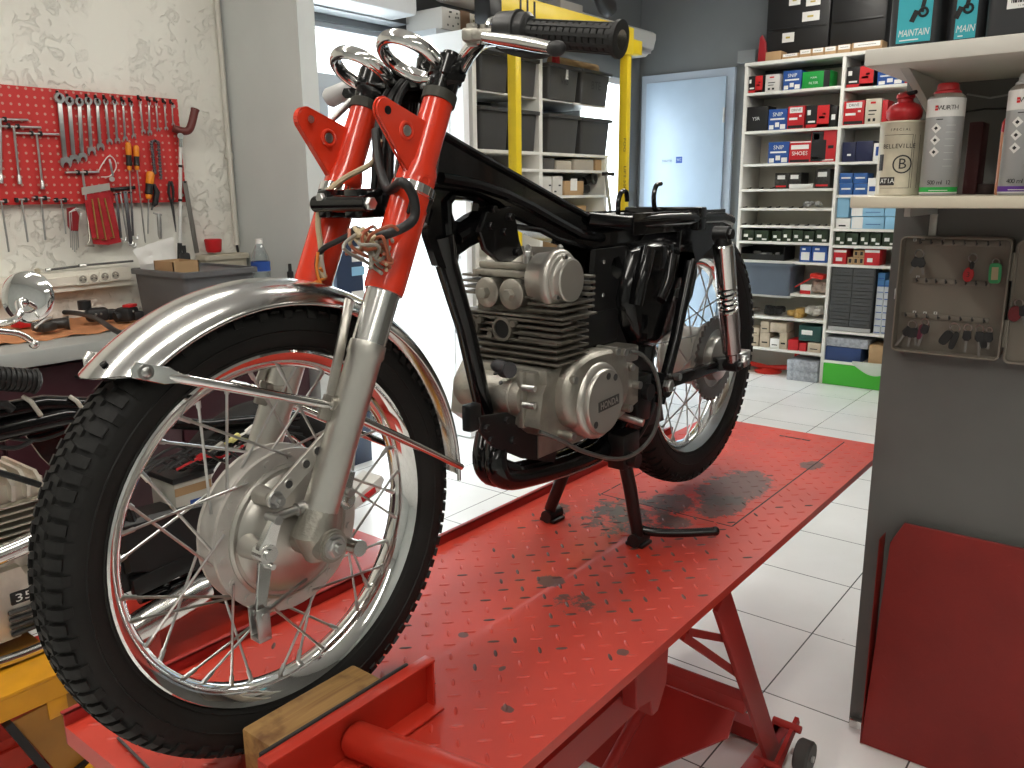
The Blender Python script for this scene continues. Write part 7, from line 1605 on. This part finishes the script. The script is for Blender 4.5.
# right compartment low part: drawer cabinet, narrow boxes, stacks, green box
c0, c1 = max(SX1R+.002, AY(829.5, 300, SY+.01).x), AY(873.5, 300, SY+.01).x; zt_ = AY(850, 266.5, SY+.01).z
DC = thing('drawer_cabinet', 'dark small parts cabinet with two columns of tiny drawers', 'drawer cabinet', ((c0+c1)/2, SY+.1, RZ[7])); m = MB(); m.bx((c0, SY+.012, RZ[7]+.001), (c1, SY+.17, zt_), .003); m.build('cabinet_body', mat('dark cabinet', (.025, .026, .028), .5), DC)
z_lo = RZ[7]+.035; n_r = 8; rh = (zt_-.012-z_lo)/n_r
smoke = mat('smoky drawer plastic', (.075, .078, .08), .25)
for r in range(n_r):
    for cidx in range(2):
        w_ = (c1-c0-.02)/2
        xa = c0+.008+cidx*(w_+.004); za = z_lo+r*rh
        m = MB(); m.bx((xa, SY+.002, za+.003), (xa+w_, SY+.0115, za+rh-.003), .002); d_ = m.build('drawer', smoke, DC)
        m = MB(); m.bx((xa+.02, SY-.004, za+rh*.35), (xa+w_-.02, SY+.0015, za+rh*.5), .001); m.build('pull', mat('dark pull', (.03, .03, .03), .4), d_)
m = MB(); m.bx((c0+.004, SY+.006, RZ[7]+.004), (c1-.004, SY+.0115, z_lo-.004)); m.build('plinth', mat('pale plinth', (.4, .4, .4), .5), DC)
G = 'narrow white boxes stacked right of the drawer cabinet'
zz = RZ[7]+.0008; hh = (AY(882, 273, SY+.03).z-zz)/9
for k in range(9):
    for j, (x0, x1) in enumerate(((876, 883), (883.5, 889))):
        if j == 1 and k > 7: continue
        a, b = AY(x0, 300, SY+.03).x, AY(x1, 300, SY+.03).x; m = MB(); m.mi = 0; m.bx((a, SY+.03, zz+hh*k), (b, SY+.15, zz+hh*(k+1)-.001), .001); m.mi = 1; m.bx((a+.004, SY+.0292, zz+hh*k+.006), (b-.004, SY+.0298, zz+hh*k+.012))
        m.build('narrow_box', [mat('blue grey carton', (.05, .17, .38), .5) if k >= 7 else mat('white blue carton', (.50, .53, .56), .5), inkblue], label='narrow parts box in the %s column right of the drawer cabinet, %s from below' % (('left', 'right')[j], ('first', 'second', 'third', 'fourth', 'fifth', 'sixth', 'seventh', 'eighth', 'ninth')[k]), cat='box', group=G)
zg = RZ[8]
b1 = AY(845, 356, SY+.02).z; 
sbox('blue_case', 'dark blue flat case under the grey lid on the low right shelf', 'case', 824.5, 861, 347.5, zg, mat('blue case', (.025, .055, .17), .4), d=.25)
sbox('flat_box', 'pale grey patterned flat box on top of the dark blue case', 'box', 826, 868, 338.5, zg, gcar, d=.24, dz=AY(845, 347.3, SY+.02).z-zg)
sbox('kraft_carton', 'plain brown carton beside the grey partition on the low right shelf', 'box', 866, 887, 345.5, zg, card, d=.22) if False else sbox('kraft_carton', 'plain brown carton beside the grey partition on the low right shelf', 'box', 869, 888, 345.5, zg, card, d=.22)
a, b = SX1R+.004, sx2-.002
m = MB(); m.bx((a, SY-.012, .002), (b, SY+.28, zg-.0195), .002); m.build('green_crate', mat('vivid green panel', (.055, .42, .03), .4), label='vivid green storage box under the lowest right shelf', cat='box')
m = MB()
R = []
for j in range(7):
    row = []
    for i in range(15):
        u, v = i/14, j/6; p = AY(852+36*u, 361+(3+10*math.sin(u*2.6))*v+4*u, SY-.02); row.append(m.v((p.x, SY-.016-.006*noise.noise(V((u*6, v*4, 0))), p.z)))
    R.append(row)
for j in range(6):
    for i in range(14): m.f((R[j][i], R[j][i+1], R[j+1][i+1], R[j+1][i]))
Bk = [[m.v(v.co+V((0, .001, 0))) for v in r] for r in R]
for j in range(6):
    for i in range(14): m.f((Bk[j][i], Bk[j+1][i], Bk[j+1][i+1], Bk[j][i+1]))
m.build('plastic_sheet', mat('thin film', (.75, .8, .72), .2, 0, alpha=.55), label='thin clear plastic film hanging over the green box', cat='plastic film')
# on top of the unit: brown label boxes and black tool cases
tz = ST+.0245
for k, (x0, x1, yt) in enumerate(((765.5, 780.5, 51.5), (782, 798, 53.5), (799.5, 811, 49.5), (812, 823.5, 48), (824.5, 836, 46.5), (837.5, 850.5, 44.5), (852, 882, 41.5))):
    lab = ('first', 'second, lower', 'third', 'fourth', 'fifth', 'sixth', 'last and widest')[k]
    sbox('label_carton', 'brown carton on top of the shelf unit, %s from the left' % lab, 'box', x0, x1, yt, tz, card, d=.12, art={'rect': ((.06, .45, .94, .96, 1), (.2, .66, .8, .72, 2)) if k else ((.5, .5, .9, .9, 0),)}, grp='brown label cartons on top of the shelf unit', inset=.03)
def toolcase(x0, x1, yt, yb, label, stick, yy):
    a, b = AY(x0, 30, yy).x, AY(x1, 30, yy).x; zt_ = AY((x0+x1)/2, yt, yy).z
    t = thing('tool_case', label, 'case', ((a+b)/2, yy+.09, tz), 'black tool cases'); m = MB(); m.bx((a, yy, tz+.001), (b, YB-.012, min(zt_, CEIL-.02)), .015); m.build('case_shell', mat('black abs', (.012, .0115, .012), .45), t)
    m = MB(); m.bx((a+.02, yy-.006, tz+.22), (b-.02, yy-.0002, tz+.235), .002); m.build('case_seam', blacksatin, t)
    for (u0, v0, u1, v1) in stick:
        m = MB(); A, B_ = AY(u0, v1, yy), AY(u1, v0, yy); m.mi = 0; m.bx((A.x, yy-.0015, A.z), (B_.x, yy-.0003, B_.z)); m.mi = 1; m.bx((A.x*.7+B_.x*.3, yy-.002, A.z*.6+B_.z*.4), (A.x*.35+B_.x*.65, yy-.0014, A.z*.4+B_.z*.6)); m.build('sticker', [paper, mat('ochre sticker', (.5, .38, .08), .5)], t)
toolcase(766, 829, -20, 52, 'black tool case with white stickers on top of the shelf unit, left one', ((789, -6, 801, 6), (806, -4, 821, 6.5), (802, 10, 820, 22), (782, 32, 794.5, 43)), SY+.17)
toolcase(830, 886, -20, 46, 'black tool case on top of the shelf unit, right one behind the cartons', (), SY+.17)
t = thing('red_bracket', 'narrow red stand at the left end on top of the shelf unit', 'stand', AY(761, 60, SY+.1)); m = MB(); P = AY(757, 64, SY+.1); Q = AY(766.5, 64, SY+.1); zt_ = AY(761, 35, SY+.1).z; m.prism([V((P.x, SY+.1, tz+.001)), V((Q.x, SY+.1, tz+.001)), V((Q.x-.02, SY+.1, zt_-.05)), V((P.x+.025, SY+.1, zt_)), V((P.x+.01, SY+.1, zt_-.02))], (0, .03, 0), .003); m.build('stand_blade', mat('dark red enamel', (.30, .012, .02), .4), t)
m = MB(); P, Q = AY(738.5, 50, YB-.05), AY(756, 50, YB-.05); m.bx((P.x, YB-.06, AY(748, 62, YB-.06).z), (Q.x, YB, AY(748, 50, YB-.06).z)); m.build('trunking_box', mat('grey conduit box', (.20, .21, .215), .5), label='grey conduit box on the back wall left of the shelf top', cat='box')
# ------------------------------------------------------------------ partition at the right: boards, cans, canisters, key cabinet
WY = 1.445
board = mat('white painted board', (.62, .60, .55), .5, var=.06)
z_up0 = 1.606; z_up1 = z_up0+.030
m = MB(); m.bx((.42, 1.055, z_up0), (1.25, WY-.0005, z_up1), .003); o = m.build('wall_shelf', board, label='upper white wall board on the grey partition, with dark canisters on it', cat='shelf')
m = MB()
for x in (.475, 1.1):
    m = MB(); m.prism([V((x-.008, WY-.001, z_up0-.0005)), V((x-.008, 1.12, z_up0-.0005)), V((x-.008, WY-.001, z_up0-.09))], (.016, 0, 0), .001); m.build('bracket', mat('white bracket', (.5, .49, .46), .5), o)
z_lo1 = 1.371; z_lo0 = z_lo1-.022
m = MB(); m.bx((.415, 1.052, z_lo0), (1.25, WY-.0005, z_lo1), .003); o = m.build('wall_shelf', mat('cream painted board', (.60, .55, .44), .5, var=.08), label='lower cream wall board carrying the spray cans above the key cabinet', cat='shelf')
m = MB()
for x in (.485, 1.1):
    m = MB(); m.bx((x-.006, 1.20, z_lo0-.02), (x+.006, WY-.001, z_lo0-.0005), .001); m.bx((x-.008, WY-.006, z_lo0-.10), (x+.008, WY-.0006, z_lo0-.0205), .001); m.build('bracket', mat('pale steel bracket', (.5, .5, .48), .4, .4), o)
def facing(c):      # unit vector from a can towards the camera in plan
    d = V((CAM.x-c.x, CAM.y-c.y, 0)).normalized(); return d, V((-d.y, d.x, 0))
def wrap_text(m, c, r, s, ang, z, size, spread, th=.0004):
    # characters wrapped one by one round the can
    n = len(s)
    for i, ch in enumerate(s):
        if ch == ' ': continue
        a = ang+(i-(n-1)/2)*spread/max(n-1, 1); nrm = V((math.cos(a), math.sin(a), 0)); m.text(ch, c+nrm*(r+th)+V((0, 0, z)), V((-math.sin(a), math.cos(a), 0)), (0, 0, 1), size, .0003)
def wrap_patch(m, c, r, a0, a1, z0, z1, th=.0003, n=8):
    for i in range(n):
        b0, b1 = a0+(a1-a0)*i/n, a0+(a1-a0)*(i+1)/n
        q = [c+V(((r+th)*math.cos(b), (r+th)*math.sin(b), z)) for b, z in ((b0, z0), (b1, z0), (b1, z1), (b0, z1))]
        m.f([m.v(p) for p in q])
def wrap_diamond(m, c, r, a, z, s, th):
    q = [c+V(((r+th)*math.cos(a+u/r), (r+th)*math.sin(a+u/r), z+v)) for u, v in ((0, -s), (s, 0), (0, s), (-s, 0))]; m.f([m.v(p) for p in q])
silver = mat('silver can print', (.33, .33, .33), .35, .3); canw = mat('white can print', (.66, .65, .63), .35)
def spraycan(x, y, r, H, label, capcol, band, volume, dark=False, grp='silver spray cans on the lower board'):
    c = V((x, y, z_lo1+.0006)); d, _ = facing(c); A = math.atan2(d.y, d.x)
    t = thing('spray_can', label, 'spray can', c, grp)
    m = MB(); m.lathe([(.0, .0015), (r*.96, .0), (r, .004), (r, H*.86), (r*.985, H*.865)], c, (0, 0, 1), 40); m.mi = 0
    m.mi = 1; wrap_patch(m, c, r, 0, 2*PI, H*.70, H*.862, .0002, 40)
    m.mi = 2; wrap_patch(m, c, r, 0, 2*PI, .006, H*.075, .0002, 40); m.mi = 1; wrap_patch(m, c, r, 0, 2*PI, 0.004, .006, .0002, 40)
    m.mi = 3; wrap_text(m, c, r, 'WURTH', A+.14, H*.775, H*.058, .80)
    m.mi = 4; wrap_patch(m, c, r, A-.58, A-.40, H*.755, H*.775, .0005, 3); wrap_patch(m, c, r, A-.58, A-.40, H*.780, H*.80, .0005, 3)
    for k in range(3):
        m.mi = 1; wrap_diamond(m, c, r, A-.42, H*(.60-.105*k), H*.045, .0004); m.mi = 3; wrap_diamond(m, c, r, A-.42, H*(.60-.105*k), H*.018, .0007)
    m.mi = 3; wrap_text(m, c, r, volume, A, H*.115, H*.055, 1.1); wrap_patch(m, c, r, A-.45, A-.10, H*.672, H*.680, .0005, 3)
    m.mi = 5
    for k in range(7): wrap_patch(m, c, r, A+.1, A+.62, H*(.62-.06*k), H*(.624-.06*k), .0005, 4)
    m.mi = 1; wrap_patch(m, c, r, A-.5, A+.5, H*.042, H*.048, .0006, 6)
    m.build('can_body', [silver, canw, band, inkb, inkred, mat('pale print', (.5, .5, .5), .5)], t)
    m = MB(); m.lathe([(r*.985, H*.865), (r*.93, H*.885), (r*.72, H*.91), (r*.70, H*.905)], c, (0, 0, 1), 36); m.build('can_shoulder', polished, t)
    m = MB(); m.lathe([(r*.74, H*.90), (r*.72, H*.925), (r*.60, H*.94), (r*.56, H*.985), (r*.50, H), (0, H)], c, (0, 0, 1), 30); m.build('spray_cap', capcol, t)
    return t
zt = 1.3713
c1 = AY(935.5, 195, 1.14); H1 = AY(945, 84, 1.14).z-z_lo1
spraycan((AY(917, 195, 1.14).x+AY(957, 195, 1.14).x)/2+.001, 1.14, .0325, H1, 'silver spray can with red cap and green foot band, right of the old tin', mat('red spray cap', (.45, .015, .02), .35), inkgreen, '500 ml 12')
r2 = .0325
spraycan(AY(1011, 195, 1.12).x+.010, 1.12, r2, H1*1.02, 'silver spray can with grey cap and purple foot band at the right photo edge', mat('grey spray cap', (.4, .4, .4), .4), mat('purple ink', (.10, .03, .25), .45), '400 ml 12')
spraycan(AY(1030, 195, 1.08).x+.026, 1.07, r2, H1*1.03, 'grey spray can with green foot band, cut by the right photo edge', mat('grey spray cap', (0, 0, 0)), inkgreen, '500 ml 12')
# thin orange tube standing by the can
c = V((AY(999.5, 195, 1.16).x, 1.17, z_lo1+.0006)); Ht = AY(999, 119, 1.17).z-z_lo1
t = thing('marker_tube', 'thin orange tube with red cap standing left of the purple banded can', 'tube', c); m = MB(); m.lathe([(0, 0), (.010, 0), (.011, .003), (.011, Ht*.85), (.009, Ht*.87), (0, Ht*.87)], c, (0, 0, 1), 18); m.build('tube_body', mat('salmon tube', (.52, .22, .12), .4), t); m = MB(); m.lathe([(.0112, Ht*.82), (.0115, Ht*.83), (.0112, Ht*.95), (.007, Ht), (0, Ht)], c, (0, 0, 1), 16); m.build('tube_cap', mat('red spray cap', (0, 0, 0)), t)
# dark red box and dark jar in the shade behind
m = MB(); a, b = AY(962, 190, 1.33), AY(976, 190, 1.33); m.bx((a.x, 1.33, z_lo1+.0008), (b.x, 1.40, AY(970, 122, 1.33).z), .003); m.build('dark_box', mat('dark maroon carton', (.055, .012, .014), .5), label='dark maroon box standing behind the red capped spray can', cat='box')
m = MB(); a, b = AY(977.5, 190, 1.35), AY(992, 190, 1.35); m.lathe([(0, 0), (.016, 0), (.018, .004), (.018, .02), (.0, .022)], (((a.x+b.x)/2), 1.35, z_lo1+.0008), (0, 0, 1), 18); m.build('small_tin', mat('dark tin', (.06, .04, .04), .4, .4), label='small low dark tin behind the cans on the cream board', cat='tin')
# old tin with red funnel cap
r = .041; c = V(((AY(877.5, 190, 1.17).x+AY(918, 190, 1.17).x)/2, 1.17, z_lo1+.0006)); H = AY(902, 121, 1.17-.03).z-z_lo1
d, _ = facing(c); A = math.atan2(d.y, d.x)
t = thing('old_tin', 'old cream printed tin with a red spout cap at the left end of the board', 'tin', c)
aged = mat('aged cream print', (.56, .51, .40), .45, .2, var=.15, vscale=30)
m = MB(); m.lathe([(0, .001), (r, 0), (r+.001, .002), (r, .005), (r, H-.005), (r+.0015, H-.003), (r+.001, H), (r*.9, H-.001), (0, H-.002)], c, (0, 0, 1), 40)
m.mi = 1; wrap_text(m, c, r, 'BELLEVILLE', A-.12, H*.66, H*.085, 1.35); wrap_text(m, c, r, 'SPECIAL', A-.1, H*.88, H*.05, .8)
m.mi = 1; a_ = A+.10
for k in range(20):
    q0, q1 = 2*PI*k/20, 2*PI*(k+1)/20; R1, R2 = H*.125, H*.105
    pts = [c+V(((r+.0005)*math.cos(a_+R*math.cos(q)/r), (r+.0005)*math.sin(a_+R*math.cos(q)/r), H*.42+R*math.sin(q))) for R, q in ((R1, q0), (R1, q1), (R2, q1), (R2, q0))]; m.f([m.v(p) for p in pts])
wrap_text(m, c, r, 'B', a_, H*.42, H*.20, .1)
for z0, z1, w0, w1 in ((.10, .105, -.85, .48), (.81, .815, -.85, .48)): wrap_patch(m, c, r, A+w0, A+w1, H*z0, H*z1, .0005, 10)
for w0 in (.46, .56, .86): wrap_patch(m, c, r, A+w0, A+w0+.02, H*.10, H*.81, .0005, 2)
wrap_patch(m, c, r, A-1.1, A-.80, H*.34, H*.56, .0005, 5)
wrap_patch(m, c, r, A-.95, A-.18, H*.14, H*.25, .0005, 8); m.mi = 2; wrap_text(m, c, r, 'ATIA', A-.52, H*.195, H*.09, .5, .0008)
m.mi = 1; wrap_text(m, c, r, 'SUPREME', A+.71, H*.46, H*.05, .001) if False else None
m.build('tin_body', [aged, mat('faded black print', (.03, .028, .03), .5), inkw], t)
m = MB(); m.lathe([(0, H), (r*.62, H), (r*.78, H+.008), (r*.80, H+.020), (r*.66, H+.030), (r*.36, H+.036), (r*.32, H+.042), (r*.42, H+.044), (r*.40, H+.050), (r*.26, H+.054), (0, H+.056)], c, (0, 0, 1), 30); m.build('spout_cap', mat('red spray cap', (0, 0, 0)), t)
m = MB(); m.tube([c+V((r*.1, -.01, H+.050)), c+V((r*.55, -.02, H+.052))], .004, 8); m.build('cap_tab', blackplast, t)
# wires on the wall above the cans
m = MB(); m.tube([AY(967, 94, WY-.008), AY(990, 98, WY-.004), AY(1024, 92, WY-.008), AY(1060, 96, WY-.006)], .0022, 6); m.build('wall_cable', mat('grey cable', (.3, .3, .3), .5), label='thin grey cable strung on the partition behind the cans', cat='cable')
m = MB(); m.tube([AY(966, 112, WY-.006), AY(985, 109, WY-.003), AY(1030, 108, WY-.006)], .0022, 6); m.build('wall_cable', blackplast, label='thin black cable strung on the partition under the grey one', cat='cable')
# canisters on the upper board
def canister(x0, x1, y, label, word, face, h, barcode=False):
    a, b = AY(x0, 40, y).x, AY(x1, 40, y).x; w = b-a; z0 = z_up1+.0006
    t = thing('oil_canister', label, 'canister', ((a+b)/2, y+.05, z0), 'dark oil canisters on the upper board')
    m = MB()
    def sec(z, ins): 
        rr_ = .016; o = []
        for ux, uy, q in ((1, 1, 0), (-1, 1, PI/2), (-1, -1, PI), (1, -1, 1.5*PI)):
            for k in range(5): an = q+PI/2*k/4; o.append(V(((a+b)/2+ux*(w/2-ins-rr_)+rr_*math.cos(an), y+.055+uy*(.055-ins-rr_)+rr_*math.sin(an), z)))
        return o
    m.loft([sec(z0, .006), sec(z0+.006, 0), sec(z0+h*.80, 0), sec(z0+h*.9, .016), sec(z0+h, .03)])
    m.build('canister_body', mat('charcoal hdpe', (.030, .031, .034), .4), t)
    m = MB(); m.tube(smooth_path([V((b-.03, y+.055, z0+h*.86)), V((b-.03, y+.055, z0+h+.02)), V((a+.05, y+.055, z0+h+.02)), V((a+.03, y+.055, z0+h*.9))], 4), .010, 10); m.build('handle', mat('charcoal hdpe', (0, 0, 0)), t)
    m = MB(); m.cyl((a+.03, y+.055, z0+h), (a+.03, y+.055, z0+h+.025), .018, n=18); m.build('screw_cap', blackplast, t)
    m = MB(); yy = y-.0008
    if not barcode:
        l0, l1 = a+.016, b-.012
        m.mi = 0; m.bx((l0, yy, z0+.010), (l1, y+.002, z0+h*.74), .0)
        m.mi = 1; m.text(word, ((l0+l1)/2, yy-.0002, z0+.026), (1, 0, 0), (0, 0, 1), .017, .0006, (l1-l0)*.9, shear=.2); m.bx((l0+.006, yy-.0006, z0+.0135), (l1-.02, yy, z0+.0155))
        m.text('bike & motorcycle', (l0+.03, yy-.0002, z0+h*.60), (1, 0, 0), (0, 0, 1), .006, .0006)
        m.mi = 2; q = V((l1-.022, yy-.0006, z0+.06)); m.bar(q+V((-.012, 0, -.015)), q+V((-.004, 0, .004)), .001, .009, (1, 0, .5)); m.bar(q+V((0.004, 0, .0)), q+V((.010, 0, .034)), .001, .007, (1, 0, 0)); m.torus(q+V((.007, 0, .0)), (0, 1, 0), .007, .0022, 16, 6)
        m.build('front_label', [mat('turquoise label', (.05, .42, .50), .4), inkw, inkb], t)
    else:
        l0, l1 = b-.055, b-.008; m.mi = 1; m.bx((l0, yy, z0+.045), (l1, y+.002, z0+.075)); m.mi = 2
        for k in range(14): m.bx((l0+.006+.0025*k, yy-.0005, z0+.054), (l0+.0072+.0025*k+.0006*(k % 3), yy-.0001, z0+.072))
        m.text('1 L 4560', ((l0+l1)/2, yy-.0002, z0+.049), (1, 0, 0), (0, 0, 1), .004, .0006)
        m.build('back_label', [mat('turquoise label', (0, 0, 0)), inkw, inkb], t)
canister(887, 937, 1.10, 'charcoal canister with turquoise label, leftmost on the upper board', 'MAINTAIN', 1, .20)
canister(944, 982, 1.12, 'charcoal canister with turquoise label, middle one on the upper board', 'MAIN', 1, .20)
canister(983, 1040, 1.09, 'charcoal canister with white barcode label, right end of the upper board', '', 1, .20, True)
# key cabinet: open tray with hooks and keys
KY = 1.405
q = [AY(898, 236, KY), AY(1012, 238, KY), AY(1001, 362, KY), AY(890, 352, KY)]
kx0, kx1 = .418, .640; kz1, kz0 = 1.281, 1.030
kx0 = AY(895, 300, KY).x; kx1 = AY(1006, 300, KY).x; kz1 = AY(950, 237, KY).z; kz0 = AY(945, 356, KY).z
kgrey = mat('taupe cabinet enamel', (.20, .175, .145), .45, 0, var=.06)
KC = thing('key_cabinet', 'open taupe key cabinet on the grey partition with hooks and bunches of keys', 'key cabinet', ((kx0+kx1)/2, WY, kz0))
m = MB()
def rrect(x0, x1, z0, z1, r, y):
    o = []
    for cx, cz, a0 in ((x1-r, z1-r, 0), (x0+r, z1-r, PI/2), (x0+r, z0+r, PI), (x1-r, z0+r, 1.5*PI)):
        for k in range(6): a = a0+PI/2*k/5; o.append(V((cx+r*math.cos(a), y, cz+r*math.sin(a))))
    return o
m.loft([rrect(kx0, kx1, kz0, kz1, .012, WY), rrect(kx0, kx1, kz0, kz1, .012, KY), rrect(kx0+.003, kx1-.003, kz0+.003, kz1-.003, .010, KY-.001), rrect(kx0+.004, kx1-.004, kz0+.004, kz1-.004, .010, KY+.002), rrect(kx0+.004, kx1-.004, kz0+.004, kz1-.004, .010, WY-.010)])
m.build('cabinet_tray', kgrey, KC)
WB = WY-.0102
m = MB(); m.bx((kx0-.004, KY+.004, (kz0+kz1)/2-.012), (kx0-.0005, KY+.022, (kz0+kz1)/2+.012), .001); m.build('latch', steel, KC)
rows = (AY(950, 243, WB).z, AY(950, 282, WB).z, AY(950, 318, WB).z)
hooks = {}
for ri, (zr, n_, xa, xb) in enumerate(((rows[0], 8, 920, 999), (rows[1], 8, 920, 990), (rows[2], 8, 912, 992))):
    x0_, x1_ = AY(xa, 260, WB).x, AY(xb, 260, WB).x
    m = MB(); m.bx((x0_-.01, WB-.003, zr-.006), (x1_+.008, WB, zr+.006), .0008); st = m.build('hook_strip', kgrey, KC)
    for k in range(n_):
        x = x0_+(x1_-x0_)*k/(n_-1); h = MB(); h.tube([(x, WB-.003, zr), (x, WB-.014, zr-.002), (x, WB-.018, zr+.004), (x, WB-.017, zr+.007)], .0016, 6); h.build('hook', darksteel, st); hooks[(ri, k)] = V((x, WB-.015, zr-.002))
for (px, py) in ((915, 240), (923, 240), (943, 241), (976, 243), (918, 277), (914.5, 312), (925, 313), (935.5, 313)):
    p = AY(px, py, WB-.0002); m = MB(); m.mi = 0; m.bx((p.x-.0036, WB-.001, p.z-.003), (p.x+.0036, WB-.0001, p.z+.003)); m.mi = 1; m.bx((p.x-.0012, WB-.0014, p.z-.0015), (p.x+.0012, WB-.0009, p.z+.0015)); m.build('number_label', [paper, inkb], KC)
kd = KY-.05
m = MB(); x0_ = kx1+.006; m.loft([rrect(x0_, x0_+.20, kz0-.005, kz1-.005, .012, WY-.012), rrect(x0_, x0_+.20, kz0-.005, kz1-.005, .012, KY+.012), rrect(x0_+.004, x0_+.196, kz0-.001, kz1-.009, .010, KY+.013), rrect(x0_+.004, x0_+.196, kz0-.001, kz1-.009, .010, WY-.018)]); m.build('cabinet_lid', kgrey, KC)
for (za, zb_) in ((kz0+.03, kz0+.09), (kz1-.09, kz1-.03)):
    m = MB(); m.cyl((kx1+.003, KY+.012, za), (kx1+.003, KY+.012, zb_), .0035, n=10); m.build('hinge', kgrey, KC)
def keyring(px, py, y, r, label, items):
    c = AY(px, py, y); t = thing('key_ring', label, 'keys', c, 'key rings in the key cabinet'); m = MB(); m.torus(c, (.25, 1, .1), r*1.15, .0014, 24, 6); m.build('ring', steel, t)
    for (dx, dz, kind, L, ang) in items:
        L = L*1.15
        p = c+V((dx, -.004, dz)); d = V((math.sin(ang), -.05, -math.cos(ang))); s = V((math.cos(ang), 0, math.sin(ang)))
        if kind == 'key':
            m = MB(); m.prism([p-s*.007, p+s*.007, p+d*.016+s*.009, p+d*.022+s*.004, p+d*.022-s*.004, p+d*.016-s*.009], (0, .0035, 0), .0006); m.build('key_head', blackplast, t)
            m = MB(); m.bar(p+d*.020+V((0, .0017, 0)), p+d*(.020+L)+V((0, .0017, 0)), .005, .0018, (0, 1, 0)); m.build('key_blade', mat('dull key steel', (.24, .23, .22), .4, .8), t)
        else:
            m = MB(); w, h = kind[1], L; pts = []
            for k in range(18):
                a = 2*PI*k/18; e = 2/kind[3]; cx = abs(math.cos(a))**e*(1 if math.cos(a) > 0 else -1); cz = abs(math.sin(a))**e*(1 if math.sin(a) > 0 else -1)
                pts.append(p+d*(h/2)+s*cx*w/2+d*cz*h/2)
            m.prism(pts, (0, .005, 0), .001); tg = m.build(kind[4], kind[2], t)
            if len(kind) > 5:
                m = MB(); q_ = p+d*h*.5+V((0, -.0006, 0)); 
                if kind[5] == 'num': m.text('3', q_, (1, 0, 0), (0, 0, 1), h*.5, .0004); m.build('tag_number', inkb, tg)
                else: m.prism([q_+s*w*.26+d*h*.32, q_-s*w*.26+d*h*.32, q_-s*w*.26-d*h*.3, q_+s*w*.26-d*h*.3], (0, .0005, 0)); m.build('tag_paper', mat('aged tag paper', (.50, .42, .26), .6), tg)
T_ = lambda w, mm, p, nm, *e: ('tag', w, mm, p, nm)+e
yk = WB-.017
keyring(919.5, 254, yk, .0085, 'key ring with two dark keys at the upper left of the key cabinet', [(-.002, -.008, 'key', .016, -.35), (.003, -.008, 'key', .016, .25)])
keyring(973, 258, yk, .008, 'key ring with a round red tag numbered three in the key cabinet', [(0, -.007, T_(.009, blackplast, 2, 'strap'), .016, 0), (-.004, -.020, T_(.0215, mat('red tag', (.50, .02, .025), .35), 2, 'tag', 'num'), .028, -.05)])
keyring(996, 262, yk, .006, 'keys with a green plastic tag at the right of the cabinet', [(0, -.002, T_(.0245, mat('green tag', (.05, .34, .13), .35), 4, 'tag', 'paper'), .038, .05)])
keyring(912.5, 325, yk, .0085, 'big bunch of dark keys at the lower left hook of the cabinet', [(-.004, -.006, 'key', .028, -.55), (.000, -.007, 'key', .020, -.1), (.004, -.006, 'key', .018, .2)])
keyring(925, 322, yk, .007, 'key with maroon tag and long blade beside the big bunch', [(-.004, -.006, T_(.012, mat('maroon tag', (.10, .01, .03), .5), 3, 'tag'), .030, -.15), (.004, -.006, 'key', .028, -.25)])
keyring(955, 328, yk, .0095, 'key ring with black leather fobs in the middle of the bottom row', [(-.008, -.008, T_(.020, mat('black leather', (.012, .012, .012), .6), 3, 'fob'), .030, -.5), (.006, -.008, T_(.014, mat('black leather', (0, 0, 0)), 3, 'fob'), .036, -.25)])
keyring(968, 328, yk-.002, .007, 'key ring with one black headed key right of the leather fobs', [(.0, -.006, 'key', .024, .0)])
keyring(980, 329, yk, .007, 'key ring with black key and long steel blade in the bottom row', [(.0, -.006, 'key', .030, .08), (.006, -.008, T_(.016, mat('black leather', (0, 0, 0)), 3, 'fob'), .030, .2)])
keyring(989.5, 330, yk, .005, 'small key hanging last at the right end of the bottom row', [(.0, -.005, 'key', .014, .05)])
keyring(1019, 303, WY-.030, .007, 'key ring with round dark red fob hanging in the cabinet lid', [(-.003, -.006, T_(.026, mat('dark red fob', (.16, .015, .02), .4), 2, 'fob'), .030, -.1), (.004, -.006, 'key', .02, .3)])
# red ramp plate leaning against the partition
RP = thing('ramp_plate', 'red checker plate ramp standing on the floor against the grey partition', 'ramp plate', (.9, 1.38, 0))
m = MB(); zt_ = .600
pl = [V((.452, 1.375, .002)), V((1.25, 1.375, .002)), V((1.25, 1.412, zt_)), V((.494, 1.412, zt_)), V((.468, 1.409, .545))]
m.prism(pl, (0, .008, .0), .001); m.build('plate', mat('dark red plate', (.215, .012, .009), .38, 0, var=.12, vscale=6, bump=.05, bscale=30), RP)
m = MB(); n_ = (pl[2]-pl[1]).normalized()
k = 0
z = .03
while z < .57:
    x = .49+(.02 if k % 2 else 0)
    while x < 1.2:
        p = V((x, 1.375+(.037*z/.6)-.0002, z)); a = .7 if k % 2 else -.7; d = V((math.cos(a), 0, 0))+n_*math.sin(a); s_ = d.cross(V((0, 1, 0))); m.loft([[p+d*(.008*math.cos(q))+s_*(.0022*math.sin(q)) for q in [2*PI*i/6 for i in range(6)]], [p+V((0, -.0006, 0))+d*(.005*math.cos(q))+s_*(.0010*math.sin(q)) for q in [2*PI*i/6 for i in range(6)]]]); x += .042
    z += .021; k += 1
m.build('tread_bars', mat('dark red plate', (0, 0, 0)), RP)
m = MB(); m.bx((.450, 1.376, .0), (.4515, 1.43, .56), .0); m.build('side_flange', mat('dark red plate', (0, 0, 0)), RP)
m = MB(); p = AZ(857, 728, 0); m.bx((.407, 1.425, .001), (.440, 1.4445, .026), .003); m.build('steel_block', polished, label='small shiny steel piece on the floor at the partition foot', cat='metal piece')
